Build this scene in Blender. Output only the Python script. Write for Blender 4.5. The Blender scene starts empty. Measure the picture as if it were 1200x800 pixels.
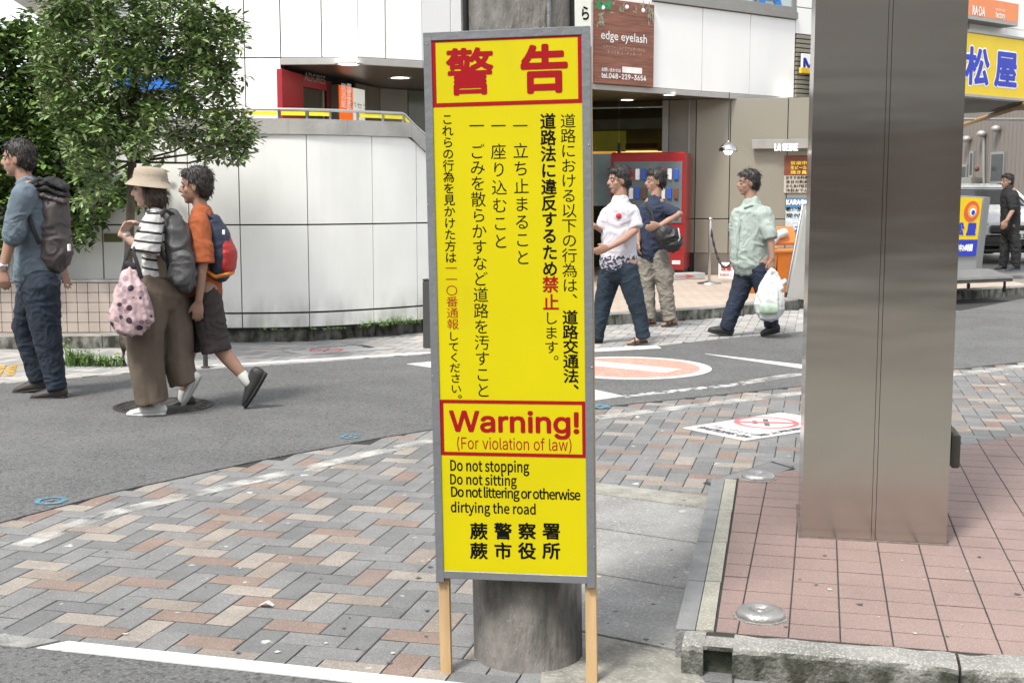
import bpy, math, random
from mathutils import Vector, Matrix, noise
random.seed(7)
SC = bpy.context.scene
COL = SC.collection
PI = math.pi
# ---------------------------------------------------------------- camera, light, exposure
F, H = 1475.0, 1.38
P = math.atan(172 / F)
cd = bpy.data.cameras.new('camera'); cam = bpy.data.objects.new('camera', cd); COL.objects.link(cam)
cd.sensor_width = 36; cd.sensor_fit = 'HORIZONTAL'; cd.lens = F / 1200 * 36
cd.clip_start = .05; cd.clip_end = 3000
cam.location = (0, 0, H); cam.rotation_euler = (PI / 2 - P, 0, 0)
SC.camera = cam
SUN_EL, SUN_AZ = math.radians(58), math.radians(215)      # azimuth of the sun, clockwise from +Y
W = bpy.data.worlds.new('World'); SC.world = W; W.use_nodes = True
nt = W.node_tree; nt.nodes.clear()
sky = nt.nodes.new('ShaderNodeTexSky'); sky.sky_type = 'NISHITA'; sky.sun_disc = False
sky.sun_elevation = SUN_EL; sky.sun_rotation = SUN_AZ; sky.dust_density = 2.0; sky.air_density = 1.0; sky.ozone_density = 1
hs = nt.nodes.new('ShaderNodeHueSaturation'); hs.inputs['Saturation'].default_value = .22
bg = nt.nodes.new('ShaderNodeBackground'); bg.inputs['Strength'].default_value = .128
wo = nt.nodes.new('ShaderNodeOutputWorld')
nt.links.new(sky.outputs[0], hs.inputs['Color']); nt.links.new(hs.outputs[0], bg.inputs[0]); nt.links.new(bg.outputs[0], wo.inputs[0])
sd = bpy.data.lights.new('sun', 'SUN'); sun = bpy.data.objects.new('sun', sd); COL.objects.link(sun)
sd.energy = 1.5; sd.angle = math.radians(10); sd.color = (1, .965, .90)
sdir = Vector((math.sin(SUN_AZ) * math.cos(SUN_EL), math.cos(SUN_AZ) * math.cos(SUN_EL), math.sin(SUN_EL)))
sun.rotation_euler = sdir.to_track_quat('Z', 'Y').to_euler(); sun.location = (0, 0, 30)
SC.view_settings.view_transform = 'Standard'; SC.view_settings.look = 'None'
SC.view_settings.exposure = 1.5; SC.view_settings.gamma = 1

# ---------------------------------------------------------------- measuring helpers (pixels of the photograph -> metres)
def ray(u, v):
    a = (u - 600) / F; b = (400 - v) / F
    return Vector((a, math.cos(P) + b * math.sin(P), -math.sin(P) + b * math.cos(P)))
def up(u, v, z=0.):                      # point on the level z
    d = ray(u, v); return Vector((0, 0, H)) + d * ((z - H) / d.z)
def at(u, v, Y):                         # point at the distance Y
    d = ray(u, v); return Vector((0, 0, H)) + d * (Y / d.y)
def seg(u, v, A, B):                     # point on the vertical plane through A and B (plan)
    d = ray(u, v); n = Vector((B[1] - A[1], A[0] - B[0], 0))
    t = (n.x * A[0] + n.y * A[1]) / (n.x * d.x + n.y * d.y)
    return Vector((0, 0, H)) + d * t
# ---------------------------------------------------------------- object helpers
def tag(o, label=None, cat=None, group=None, kind=None):
    if label: o['label'] = label
    if cat: o['category'] = cat
    if group: o['group'] = group
    if kind: o['kind'] = kind
    return o
def thing(name, label, cat, loc, group=None):
    o = bpy.data.objects.new(name, None); COL.objects.link(o); o.location = loc; o.empty_display_size = .1
    return tag(o, label, cat, group)
def wloc(o):
    l = Vector((0, 0, 0))
    while o is not None: l = l + o.location; o = o.parent
    return l
class MB:
    """collects world-space geometry; build() links it as one mesh object"""
    def __init__(s): s.v = []; s.f = []; s.m = []; s.c = None; s.smooth = False
    def face(s, pts, m=0):
        b = len(s.v); s.v += [Vector(p) for p in pts]; s.f.append(tuple(range(b, b + len(pts)))); s.m.append(m); return s
    def box(s, c, size, rz=0, m=0, M=None, bev=0):
        c = Vector(c); hx, hy, hz = size[0] / 2, size[1] / 2, size[2] / 2
        R = M.to_3x3() if M else Matrix.Rotation(rz, 3, 'Z')
        b = len(s.v)
        if bev <= 0:
            for z in (-hz, hz):
                for x, y in ((-hx, -hy), (hx, -hy), (hx, hy), (-hx, hy)): s.v.append(c + R @ Vector((x, y, z)))
            q = [(0, 3, 2, 1), (4, 5, 6, 7), (0, 1, 5, 4), (1, 2, 6, 5), (2, 3, 7, 6), (3, 0, 4, 7)]
        else:
            ks = ((-hz, bev), (-hz + bev, 0), (hz - bev, 0), (hz, bev))
            for z, i in ks:
                for x, y in ((-hx + i, -hy + i), (hx - i, -hy + i), (hx - i, hy - i), (-hx + i, hy - i)): s.v.append(c + R @ Vector((x, y, z)))
            q = [(0, 3, 2, 1), (12, 13, 14, 15)]
            for k in range(3):
                for i in range(4):
                    j = (i + 1) % 4; q.append((k * 4 + i, k * 4 + j, k * 4 + 4 + j, k * 4 + 4 + i))
        for a in q: s.f.append(tuple(b + i for i in a)); s.m.append(m)
        return s
    def prism(s, poly, z0, z1, m=0):     # plan polygon, counter-clockwise
        n = len(poly); b = len(s.v)
        ar = sum(poly[i][0] * poly[(i + 1) % n][1] - poly[(i + 1) % n][0] * poly[i][1] for i in range(n))
        if ar < 0: poly = poly[::-1]
        for z in (z0, z1):
            for p in poly: s.v.append(Vector((p[0], p[1], z)))
        s.f.append(tuple(b + i for i in range(n))[::-1]); s.m.append(m)
        s.f.append(tuple(b + n + i for i in range(n))); s.m.append(m)
        for i in range(n):
            j = (i + 1) % n; s.f.append((b + i, b + j, b + n + j, b + n + i)); s.m.append(m)
        return s
    def slab(s, poly, off, m=0):         # 3-D polygon extruded by the vector off
        n = len(poly); b = len(s.v); off = Vector(off); poly = [Vector(p) for p in poly]
        s.v += poly + [p + off for p in poly]
        nn = (poly[1] - poly[0]).cross(poly[2] - poly[0])
        fl = nn.dot(off) > 0
        A = tuple(b + i for i in range(n)); B = tuple(b + n + i for i in range(n))
        s.f += [A[::-1] if fl else A, B if fl else B[::-1]]; s.m += [m, m]
        for i in range(n):
            j = (i + 1) % n; q = (b + i, b + j, b + n + j, b + n + i); s.f.append(q if fl else q[::-1]); s.m.append(m)
        return s
    def tube(s, pts, r, seg=10, m=0, ax=None, rb=None, cap=True, endcap=True):
        """tube through pts; r, rb radii (scalars or lists); rb is measured along ax"""
        pts = [Vector(p) for p in pts]; n = len(pts)
        r = list(r) if hasattr(r, '__len__') else [r] * n
        rb = r if rb is None else (list(rb) if hasattr(rb, '__len__') else [rb] * n)
        b = len(s.v); rings = []
        if cap:
            P0 = [pts[0] - (pts[1] - pts[0]).normalized() * min(r[0], rb[0]) * k for k in (.96, .65)]
            P1 = [pts[-1] + (pts[-1] - pts[-2]).normalized() * min(r[-1], rb[-1]) * k for k in (.65, .96)] if endcap else []
            pts2 = P0 + pts + P1
            r = [r[0] * .28, r[0] * .76] + r + ([r[-1] * .76, r[-1] * .28] if endcap else [])
            rb = [rb[0] * .28, rb[0] * .76] + rb + ([rb[-1] * .76, rb[-1] * .28] if endcap else [])
        else: pts2 = pts
        n = len(pts2)
        for i in range(n):
            t = (pts2[min(i + 1, n - 1)] - pts2[max(i - 1, 0)]).normalized()
            up_ = Vector(ax) if ax is not None else (Vector((0, 0, 1)) if abs(t.z) < .9 else Vector((0, 1, 0)))
            e1 = t.cross(up_)
            if e1.length < 1e-6: e1 = t.cross(Vector((1, 0, 0)))
            e1.normalize(); e2 = e1.cross(t).normalized()
            for k in range(seg):
                a = 2 * PI * k / seg
                s.v.append(pts2[i] + e1 * (math.cos(a) * r[i]) + e2 * (math.sin(a) * rb[i]))
        for i in range(n - 1):
            for k in range(seg):
                j = (k + 1) % seg
                s.f.append((b + i * seg + k, b + (i + 1) * seg + k, b + (i + 1) * seg + j, b + i * seg + j)); s.m.append(m)
        s.f.append(tuple(b + k for k in range(seg))); s.m.append(m)
        s.f.append(tuple(b + (n - 1) * seg + k for k in range(seg))[::-1]); s.m.append(m)
        return s
    def ball(s, c, rad, seg=14, rings=9, m=0, M=None):
        c = Vector(c); rad = Vector(rad) if hasattr(rad, '__len__') else Vector((rad,) * 3)
        R = M.to_3x3() if M else Matrix.Identity(3); b = len(s.v)
        s.v.append(c + R @ Vector((0, 0, rad.z)))
        for i in range(1, rings):
            th = PI * i / rings
            for k in range(seg):
                a = 2 * PI * k / seg
                s.v.append(c + R @ Vector((math.sin(th) * math.cos(a) * rad.x, math.sin(th) * math.sin(a) * rad.y, math.cos(th) * rad.z)))
        s.v.append(c + R @ Vector((0, 0, -rad.z))); e = len(s.v) - 1
        for k in range(seg):
            j = (k + 1) % seg
            s.f.append((b, b + 1 + k, b + 1 + j)); s.m.append(m)
            for i in range(rings - 2):
                o = b + 1 + i * seg; s.f.append((o + k, o + seg + k, o + seg + j, o + j)); s.m.append(m)
            o = b + 1 + (rings - 2) * seg; s.f.append((o + k, e, o + j)); s.m.append(m)
        return s
    def lathe(s, c, prof, seg=24, m=0, M=None):
        c = Vector(c); R = M.to_3x3() if M else Matrix.Identity(3); b = len(s.v); n = len(prof)
        for r, z in prof:
            for k in range(seg):
                a = 2 * PI * k / seg; s.v.append(c + R @ Vector((math.cos(a) * max(r, 1e-4), math.sin(a) * max(r, 1e-4), z)))
        for i in range(n - 1):
            for k in range(seg):
                j = (k + 1) % seg; s.f.append((b + i * seg + k, b + i * seg + j, b + (i + 1) * seg + j, b + (i + 1) * seg + k)); s.m.append(m)
        return s
    def mesh(s, name, org=Vector((0, 0, 0))):
        me = bpy.data.meshes.new(name); me.from_pydata([tuple(p - org) for p in s.v], [], s.f); return me
    def build(s, name, mats, parent=None, smooth=False, label=None, kind=None):
        if not isinstance(mats, (list, tuple)): mats = [mats]
        me = s.mesh(name, wloc(parent))
        for x in mats: me.materials.append(x)
        if len(mats) > 1: me.polygons.foreach_set('material_index', s.m)
        if smooth: me.polygons.foreach_set('use_smooth', [True] * len(me.polygons))
        o = bpy.data.objects.new(name, me); COL.objects.link(o); o.parent = parent
        return tag(o, label, kind=kind)
def remesh(mb, name, mats, parent, voxel=.008, sm=3, wr=None, label=None):
    """voxel union of all closed shapes in mb, smoothed, optionally displaced by wr(co)"""
    me = mb.mesh(name, wloc(parent)); o = bpy.data.objects.new(name, me); COL.objects.link(o)
    q = o.modifiers.new('r', 'REMESH'); q.mode = 'VOXEL'; q.voxel_size = voxel
    if sm: q2 = o.modifiers.new('s', 'SMOOTH'); q2.factor = .5; q2.iterations = sm
    dg = bpy.context.evaluated_depsgraph_get(); dg.update()
    m2 = bpy.data.meshes.new_from_object(o.evaluated_get(dg))
    o.modifiers.clear(); o.data = m2; m2.name = name; bpy.data.meshes.remove(me)
    if wr:
        vs = m2.vertices; nor = [v.normal.copy() for v in vs]
        for v, n in zip(vs, nor): v.co = v.co + n * wr(v.co)
    if not isinstance(mats, (list, tuple)): mats = [mats]
    m2.materials.clear()
    for x in mats: m2.materials.append(x)
    m2.polygons.foreach_set('use_smooth', [True] * len(m2.polygons))
    o.parent = parent
    return tag(o, label)
# ---------------------------------------------------------------- materials
def rgb(r, g, b): # sRGB 0-255 -> linear
    return tuple(((c / 255) / 12.92 if c <= 10 else (((c / 255) + .055) / 1.055) ** 2.4) for c in (r, g, b))
MATS = {}
def mat(name, col, rough=.7, metal=0., var=.12, vs=6., bump=0., bs=60., emit=0., spec=.5, stretch=(1, 1, 1), var2=0., vs2=1., coat=0., coord='Object'):
    if name in MATS: return MATS[name]
    m = bpy.data.materials.new(name); m.use_nodes = True; MATS[name] = m
    N = m.node_tree.nodes; L = m.node_tree.links; b = N['Principled BSDF']
    b.inputs['Roughness'].default_value = rough; b.inputs['Metallic'].default_value = metal
    b.inputs['Specular IOR Level'].default_value = spec; b.inputs['Coat Weight'].default_value = coat
    if coord == 'World': src = N.new('ShaderNodeNewGeometry').outputs['Position']
    else: src = N.new('ShaderNodeTexCoord').outputs['Object']
    mp = N.new('ShaderNodeMapping'); mp.inputs['Scale'].default_value = stretch; L.new(src, mp.inputs[0])
    no = N.new('ShaderNodeTexNoise'); no.inputs['Scale'].default_value = vs; no.inputs['Detail'].default_value = 5; L.new(mp.outputs[0], no.inputs['Vector'])
    r = N.new('ShaderNodeMapRange'); r.inputs[1].default_value = .3; r.inputs[2].default_value = .7; r.inputs[3].default_value = 1 - var; r.inputs[4].default_value = 1 + var
    L.new(no.outputs[0], r.inputs[0]); fac = r.outputs[0]
    if var2:
        n2 = N.new('ShaderNodeTexNoise'); n2.inputs['Scale'].default_value = vs2; n2.inputs['Detail'].default_value = 4; L.new(src, n2.inputs['Vector'])
        r2 = N.new('ShaderNodeMapRange'); r2.inputs[1].default_value = .35; r2.inputs[2].default_value = .65; r2.inputs[3].default_value = 1 - var2; r2.inputs[4].default_value = 1 + var2
        L.new(n2.outputs[0], r2.inputs[0]); mm = N.new('ShaderNodeMath'); mm.operation = 'MULTIPLY'; L.new(fac, mm.inputs[0]); L.new(r2.outputs[0], mm.inputs[1]); fac = mm.outputs[0]
    mx = N.new('ShaderNodeVectorMath'); mx.operation = 'SCALE'; mx.inputs[0].default_value = col[:3]; L.new(fac, mx.inputs['Scale']); L.new(mx.outputs[0], b.inputs['Base Color'])
    m['_c'] = 1
    if emit:
        L.new(mx.outputs[0], b.inputs['Emission Color']); b.inputs['Emission Strength'].default_value = emit
    if bump:
        bn = N.new('ShaderNodeTexNoise'); bn.inputs['Scale'].default_value = bs; bn.inputs['Detail'].default_value = 4; L.new(mp.outputs[0], bn.inputs['Vector'])
        bu = N.new('ShaderNodeBump'); bu.inputs['Strength'].default_value = bump; bu.inputs['Distance'].default_value = .01; L.new(bn.outputs[0], bu.inputs['Height']); L.new(bu.outputs[0], b.inputs['Normal'])
    return m
def mixinto(m, fac_out, col, rough=None):
    """mix a second colour over the base colour of m by a node output"""
    N = m.node_tree.nodes; L = m.node_tree.links; b = N['Principled BSDF']
    old = b.inputs['Base Color'].links[0].from_socket if b.inputs['Base Color'].links else None
    mx = N.new('ShaderNodeMix'); mx.data_type = 'RGBA'
    if old is not None: L.new(old, mx.inputs[6])
    else: mx.inputs[6].default_value = b.inputs['Base Color'].default_value
    mx.inputs[7].default_value = (*col[:3], 1); L.new(fac_out, mx.inputs[0]); L.new(mx.outputs[2], b.inputs['Base Color'])
def noisefac(m, scale, lo, hi, amt=1., stretch=(1, 1, 1), detail=6, coord='Object'):
    N = m.node_tree.nodes; L = m.node_tree.links
    src = N.new('ShaderNodeNewGeometry').outputs['Position'] if coord == 'World' else N.new('ShaderNodeTexCoord').outputs['Object']
    mp = N.new('ShaderNodeMapping'); mp.inputs['Scale'].default_value = stretch; L.new(src, mp.inputs[0])
    n = N.new('ShaderNodeTexNoise'); n.inputs['Scale'].default_value = scale; n.inputs['Detail'].default_value = detail; L.new(mp.outputs[0], n.inputs['Vector'])
    r = N.new('ShaderNodeMapRange'); r.inputs[1].default_value = lo; r.inputs[2].default_value = hi; r.inputs[4].default_value = amt; L.new(n.outputs[0], r.inputs[0])
    return r.outputs[0]
def speck(m, scale, thr, col, amt=1., coord='World'):
    """small flecks (aggregate) from a voronoi cell colour"""
    N = m.node_tree.nodes; L = m.node_tree.links
    src = N.new('ShaderNodeNewGeometry').outputs['Position'] if coord == 'World' else N.new('ShaderNodeTexCoord').outputs['Object']
    vo = N.new('ShaderNodeTexVoronoi'); vo.inputs['Scale'].default_value = scale; L.new(src, vo.inputs['Vector'])
    sp = N.new('ShaderNodeSeparateColor'); L.new(vo.outputs['Color'], sp.inputs[0])
    g = N.new('ShaderNodeMath'); g.operation = 'GREATER_THAN'; g.inputs[1].default_value = thr; L.new(sp.outputs[0], g.inputs[0])
    k = N.new('ShaderNodeMath'); k.operation = 'MULTIPLY'; k.inputs[1].default_value = amt; L.new(g.outputs[0], k.inputs[0])
    mixinto(m, k.outputs[0], col)

# ---------------------------------------------------------------- lettering
try: SANS = bpy.data.fonts.load(bpy.utils.system_resource('DATAFILES', path='fonts') + '/Inter.woff2')   # the font that ships with Blender
except Exception: SANS = None
try: CJK = bpy.data.fonts.load(bpy.utils.system_resource('DATAFILES', path='fonts') + '/Noto Sans CJK Regular.woff2')
except Exception: CJK = None
def text_mb(body, spacing=1., res=3, serif=False):
    c = bpy.data.curves.new('t', 'FONT'); c.body = body; c.size = 1; c.space_character = spacing
    if SANS and not serif and all(ord(q) < 128 for q in body): c.font = SANS
    if serif == 'cjk' and CJK: c.font = CJK
    c.resolution_u = res
    o = bpy.data.objects.new('t', c); COL.objects.link(o)
    dg = bpy.context.evaluated_depsgraph_get(); dg.update()
    me = bpy.data.meshes.new_from_object(o.evaluated_get(dg))
    v = [Vector((p.co.x, p.co.y)) for p in me.vertices]; f = [tuple(p.vertices) for p in me.polygons]
    bpy.data.objects.remove(o); bpy.data.curves.remove(c); bpy.data.meshes.remove(me)
    return v, f
TC = {}
def put_text(mb, body, O, X, Z, w=None, h=None, bold=0., em=None, anchor='c', lift=.0015, spacing=1., m=0, serif=False, step=.00004):
    """text centred on O in the plane X,Z; fitted to width w / height h, or em size for one CJK glyph"""
    k = (body, spacing, serif)
    if k not in TC: TC[k] = text_mb(body, spacing, serif=serif)
    v, f = TC[k]
    if not v: return
    x0 = min(p.x for p in v); x1 = max(p.x for p in v); y0 = min(p.y for p in v); y1 = max(p.y for p in v)
    N = Vector(X).cross(Vector(Z)) ; N.normalize()
    if em is not None:
        cx, cy = .5, .36; sx = sy = em
        if isinstance(em, tuple): sx, sy = em
        if body in '、。': cx, cy = -.1, -.2
    else:
        cx, cy = (x0 + x1) / 2, (y0 + y1) / 2
        if anchor == 'l': cx = x0
        sx = w / (x1 - x0) if w else None; sy = h / (y1 - y0) if h else None
        if sx is None: sx = sy
        if sy is None: sy = sx
    offs = [(0, 0)]
    if bold:
        nb = 12 if bold > .03 else 6
        offs += [(bold * .9 * math.cos(2 * PI * i / nb), bold * .9 * math.sin(2 * PI * i / nb)) for i in range(nb)]
    sb = sy if em is None else max(sx, sy)
    for kk, (ox, oy) in enumerate(offs):
        b = len(mb.v)
        for p in v: mb.v.append(O + X * ((p.x - cx) * sx + ox * sb) + Z * ((p.y - cy) * sy + oy * sb) + N * (lift + kk * step))
        for q in f: mb.f.append(tuple(b + i for i in q)); mb.m.append(m)

# ================================================================ GROUND
G = math.radians(-13.8)                       # direction of the paver and tile rows
GX = Vector((math.cos(G), math.sin(G), 0)); GY = Vector((-math.sin(G), math.cos(G), 0))
m_ground = mat('ground_mat', rgb(120, 118, 112), .95, var=.1, bump=.3, coord='World')
m_bed = mat('joint_mortar', (.025, .024, .022), .95, var=.3, vs=30, coord='World')
m_asph = mat('asphalt', (.110, .110, .108), .9, var=.16, vs=2.2, var2=.16, vs2=.35, bump=.9, bs=170, coord='World')
speck(m_asph, 130, .72, (.17, .17, .165), .7); speck(m_asph, 90, .86, (.035, .035, .035), .6)
m_conc = mat('gutter_concrete', (.215, .214, .205), .92, var=.16, vs=5, bump=.5, bs=120, var2=.14, vs2=1.7, coord='World')
speck(m_conc, 160, .8, (.42, .41, .38), .4)
mixinto(m_conc, noisefac(m_conc, 2.6, .5, .72, .45, coord='World'), (.12, .115, .10))
mixinto(m_conc, noisefac(m_conc, 9, .66, .72, .5, coord='World'), (.5, .5, .48))
m_white = mat('road_paint_white', (.54, .54, .52), .7, var=.08, vs=9, bump=.4, bs=120, coord='World')
mixinto(m_white, noisefac(m_white, 26, .58, .72, .55, coord='World'), (.25, .25, .24))
m_worn = mat('road_paint_worn', (.62, .62, .6), .8, var=.1, vs=9, coord='World')

MB().box((0, 450, -.53), (1400, 1000, 1)).build('ground', m_ground, kind='structure')

def sheet(name, pts, z, m, parent=None, label=None, kind=None, th=.004):
    return MB().prism([(p[0], p[1]) for p in pts], z - th, z, ).build(name, m, parent, label=label, kind=kind)
near_edge = [up(-90, 637), up(0, 614), up(87, 591), up(143, 574.5), up(260, 549), up(368, 527), up(440, 514.5), up(509, 502), up(600, 489.5), up(697, 478), up(816, 466), up(942, 452.5), up(1115, 433.5), up(1200, 424)]
e1 = near_edge[-1]; d31 = Vector((math.cos(math.radians(31)), math.sin(math.radians(31)), 0))
near_edge.append(e1 + d31 * 14)
far_edge = [up(-120, 462), up(0, 450.5), up(120, 440), up(245, 433), up(380, 425), up(495, 415), up(600, 411), up(697, 411.5), up(760, 407), up(860, 396), up(945, 389), up(1115, 367), up(1200, 350)]
far_edge.append(far_edge[-1] + Vector((9, 9, 0)))
l0 = near_edge[0] + Vector((-8, -9, 0)); l1 = far_edge[0] + Vector((-9, -5, 0))
# the road is built of strips between the two edges
def strip_between(A, B, z, name, m, kind='structure', parent=None):
    mb = MB()
    n = 40
    def samp(L, t):
        ln = [0]
        for i in range(len(L) - 1): ln.append(ln[-1] + (L[i + 1] - L[i]).length)
        d = t * ln[-1]
        for i in range(len(L) - 1):
            if d <= ln[i + 1] + 1e-9: return L[i].lerp(L[i + 1], (d - ln[i]) / max(1e-9, ln[i + 1] - ln[i]))
        return L[-1]
    a = [samp(A, i / n) for i in range(n + 1)]; b = [samp(B, i / n) for i in range(n + 1)]
    for p in a + b: mb.v.append(Vector((p.x, p.y, z)))
    for i in range(n): mb.f.append((i, i + 1, n + 2 + i, n + 1 + i)); mb.m.append(0)
    k = len(mb.v)
    for p in a + b: mb.v.append(Vector((p.x, p.y, z - .02)))
    for i in range(n):
        mb.f.append((k + i + 1, k + i, i, i + 1)); mb.m.append(0)
        mb.f.append((k + n + 1 + i, k + n + 2 + i, n + 2 + i, n + 1 + i)); mb.m.append(0)
    return mb.build(name, m, parent, kind=kind)
NE = [l0] + near_edge; FE = [l1] + far_edge
road = strip_between(NE, FE, .006, 'road', m_asph)
# front road, this side of the white line
f0 = up(-300, 713.5); f1 = up(1500, 906)
wl_dir = (up(498, 799) - up(87, 755)).normalized(); wl_n = Vector((-wl_dir.y, wl_dir.x, 0))
W0 = up(87, 755)
fr = [W0 - wl_dir * 6, W0 + wl_dir * 1.55, W0 + wl_dir * 1.55 - wl_n * 6, W0 - wl_dir * 6 - wl_n * 6]
road2 = sheet('road', fr, .006, m_asph, kind='structure')

# ---- pavement with herringbone pavers
pav_bed = sheet('pavement', [W0 - wl_dir * 8, Vector((.9, 3.3, 0)), Vector((14, 12, 0)), Vector((16, 22, 0)), Vector((-9, 6, 0))], -.0022, m_bed, kind='structure', th=.02)
PC = [('paver_grey', (.172, .172, .168)), ('paver_grey_dark', (.138, .139, .137)), ('paver_beige', (.262, .232, .20)), ('paver_salmon', (.198, .146, .12)), ('paver_buff', (.225, .19, .158))]
pav_m = []
for n_, c_ in PC:
    q = mat(n_, c_, .88, var=.13, vs=7, bump=.55, bs=260, coord='World', var2=.10, vs2=1.3)
    speck(q, 260, .82, tuple(min(1, x * 1.7) for x in c_), .45); speck(q, 230, .84, tuple(x * .5 for x in c_), .4)
    mixinto(q, noisefac(q, 3.1, .56, .74, .38, coord='World'), tuple(.5 * x + .12 for x in c_))
    mixinto(q, noisefac(q, 11, .69, .73, .7, coord='World'), (.62, .61, .58))
    mixinto(q, noisefac(q, 13, .27, .31, .0, coord='World'), (.1, .1, .1))
    pav_m.append(q)
def inpoly(p, poly):
    c = False; n = len(poly)
    for i in range(n):
        a, b = poly[i], poly[(i + 1) % n]
        if (a[1] > p[1]) != (b[1] > p[1]) and p[0] < (b[0] - a[0]) * (p[1] - a[1]) / (b[1] - a[1]) + a[0]: c = not c
    return c
# gutter (concrete slabs left of the tiled island) and island, plan
ISZ = .09
isl_fl = up(815, 741, ISZ); isl_bl = up(850, 562, ISZ); isl_bl.z = isl_fl.z = 0
ld = (isl_bl - isl_fl).normalized()
isl_br = isl_bl + Vector((math.cos(math.radians(30.4)), math.sin(math.radians(30.4)), 0)) * 4.6
gut = [up(632, 812), up(838, 812), isl_fl - GX * .03, isl_bl - GX * .03 + ld * .02, up(700, 566), up(655, 580)]
gutp = [(p.x, p.y) for p in gut]
isl = [(isl_fl.x, isl_fl.y), (isl_fl.x + 4.6 * GX.x, isl_fl.y + 4.6 * GX.y), (isl_br.x, isl_br.y), (isl_bl.x, isl_bl.y)]
region = [(p.x, p.y) for p in near_edge]
region = region + [(16, 10), (2.9, 2.9), (isl_fl.x, isl_fl.y - .3), ((W0 + wl_dir * 1.5 - wl_n * .2).x, (W0 + wl_dir * 1.5 - wl_n * .2).y), ((W0 - wl_dir * 2.4 - wl_n * .2).x, (W0 - wl_dir * 2.4 - wl_n * .2).y)]
def clip(poly, a, n):                     # keep the side where (p-a).n >= 0
    out = []
    for i in range(len(poly)):
        p, q = poly[i], poly[(i + 1) % len(poly)]
        dp = (p[0] - a[0]) * n[0] + (p[1] - a[1]) * n[1]; dq = (q[0] - a[0]) * n[0] + (q[1] - a[1]) * n[1]
        if dp >= 0: out.append(p)
        if (dp >= 0) != (dq >= 0):
            t = dp / (dp - dq); out.append((p[0] + (q[0] - p[0]) * t, p[1] + (q[1] - p[1]) * t))
    return out
def herring(org, xr, yr, test):
    """yield (centre, is_vertical, key) of 0.2 x 0.1 pavers"""
    for i in range(*xr):
        for j in range(*yr):
            r = (i + j) % 4
            if r == 0: c = org + GX * (.1 * i + .1) + GY * (.1 * j + .05); v = False
            elif r == 2: c = org + GX * (.1 * i + .05) + GY * (.1 * j + .1); v = True
            else: continue
            if test(c): yield c, v
colr = random.Random(3)
PG = {}
def pcol(c=None):
    k0 = None if c is None else (int(c.x // .2), int(c.y // .2))
    for _ in range(8):
        x = colr.random(); k = 0 if x < .36 else 1 if x < .55 else 2 if x < .72 else 3 if x < .88 else 4
        if c is None or k == 0 or not any(kk == k and (cc - c).length < (.17 if k > 1 else .12) for i in (-1, 0, 1) for j in (-1, 0, 1) for cc, kk in PG.get((k0[0] + i, k0[1] + j), ())): break
    if c is not None: PG.setdefault(k0, []).append((c, k))
    return k
def paver_mb(c, v, size=(.2, .1), gap=.0056, z=0., m=0, mb=None, clips=()):
    mb = mb or MB(); L_, W_ = (size[0], size[1]) if not v else (size[1], size[0])
    hx, hy = L_ / 2 - gap / 2, W_ / 2 - gap / 2; b_ = .0035
    outer = [(-hx, -hy), (hx, -hy), (hx, hy), (-hx, hy)]
    inner = [(-hx + b_, -hy + b_), (hx - b_, -hy + b_), (hx - b_, hy - b_), (-hx + b_, hy - b_)]
    tw = lambda p, zz: c + GX * p[0] + GY * p[1] + Vector((0, 0, zz))
    b = len(mb.v)
    for p in outer: mb.v.append(tw(p, z - .02))
    for p in outer: mb.v.append(tw(p, z - .0015))
    for p in inner: mb.v.append(tw(p, z))
    mb.f.append((b + 8, b + 9, b + 10, b + 11)); mb.m.append(m)
    for k in (0, 4):
        for i in range(4): j = (i + 1) % 4; mb.f.append((b + k + i, b + k + j, b + k + 4 + j, b + k + 4 + i)); mb.m.append(m)
    return mb
def clipped_mb(c, v, clips, m, mb, gap=.0056):
    L_, W_ = (.2, .1) if not v else (.1, .2)
    hx, hy = L_ / 2 - gap / 2, W_ / 2 - gap / 2
    poly = [((c + GX * x + GY * y).x, (c + GX * x + GY * y).y) for x, y in ((-hx, -hy), (hx, -hy), (hx, hy), (-hx, hy))]
    for a, n in clips:
        poly = clip(poly, a, n)
        if len(poly) < 3: return
    mb.prism(poly, -.02, 0, m)
org = Vector((-.05, 3.2, 0))
smooth_patch = [(p.x, p.y) for p in [up(827, 566), up(905, 541), up(930, 548), up(850, 590)]]
def t_near(c):
    p = (c.x, c.y)
    return inpoly(p, region) and not inpoly(p, isl) 
cl_front = ((W0 + wl_n * .004).to_tuple()[:2], (wl_n.x, wl_n.y))
cands = []
for c, v in herring(org, (-60, 130), (-10, 110), t_near):
    cands.append((c.length, c, v, pcol(c)))
cands.sort(key=lambda q: q[0])
protos = {}
def place(name, c, v, k, parent):
    key = (v, k)
    if key not in protos:
        mb = paver_mb(Vector((0, 0, 0)), v); me = mb.mesh('paver'); me.materials.append(pav_m[k]); protos[key] = me
    o = bpy.data.objects.new(name, protos[key]); o.parent = parent; COL.objects.link(o)
    o.location = Vector((c.x, c.y, random.uniform(-.0006, .001))) - wloc(parent)
    o.rotation_euler = (random.uniform(-.004, .004), random.uniform(-.004, .004), 0)
    return o
def visible(c):
    zc = c.y * math.cos(P) + H * math.sin(P); u = 600 + F * c.x / zc; v = 400 + F * (H * math.cos(P) - c.y * math.sin(P)) / zc
    hid = (505 < u < 700 and v < 690) or (553 < u < 686) or (930 < u < 1120 and v < 600)
    return -25 < u < 1225 and v < 815 and not hid
rest = MB(); cutp = MB(); nobj = 0
gl, gm = Vector(gutp[0]), Vector(gutp[-1])
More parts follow.
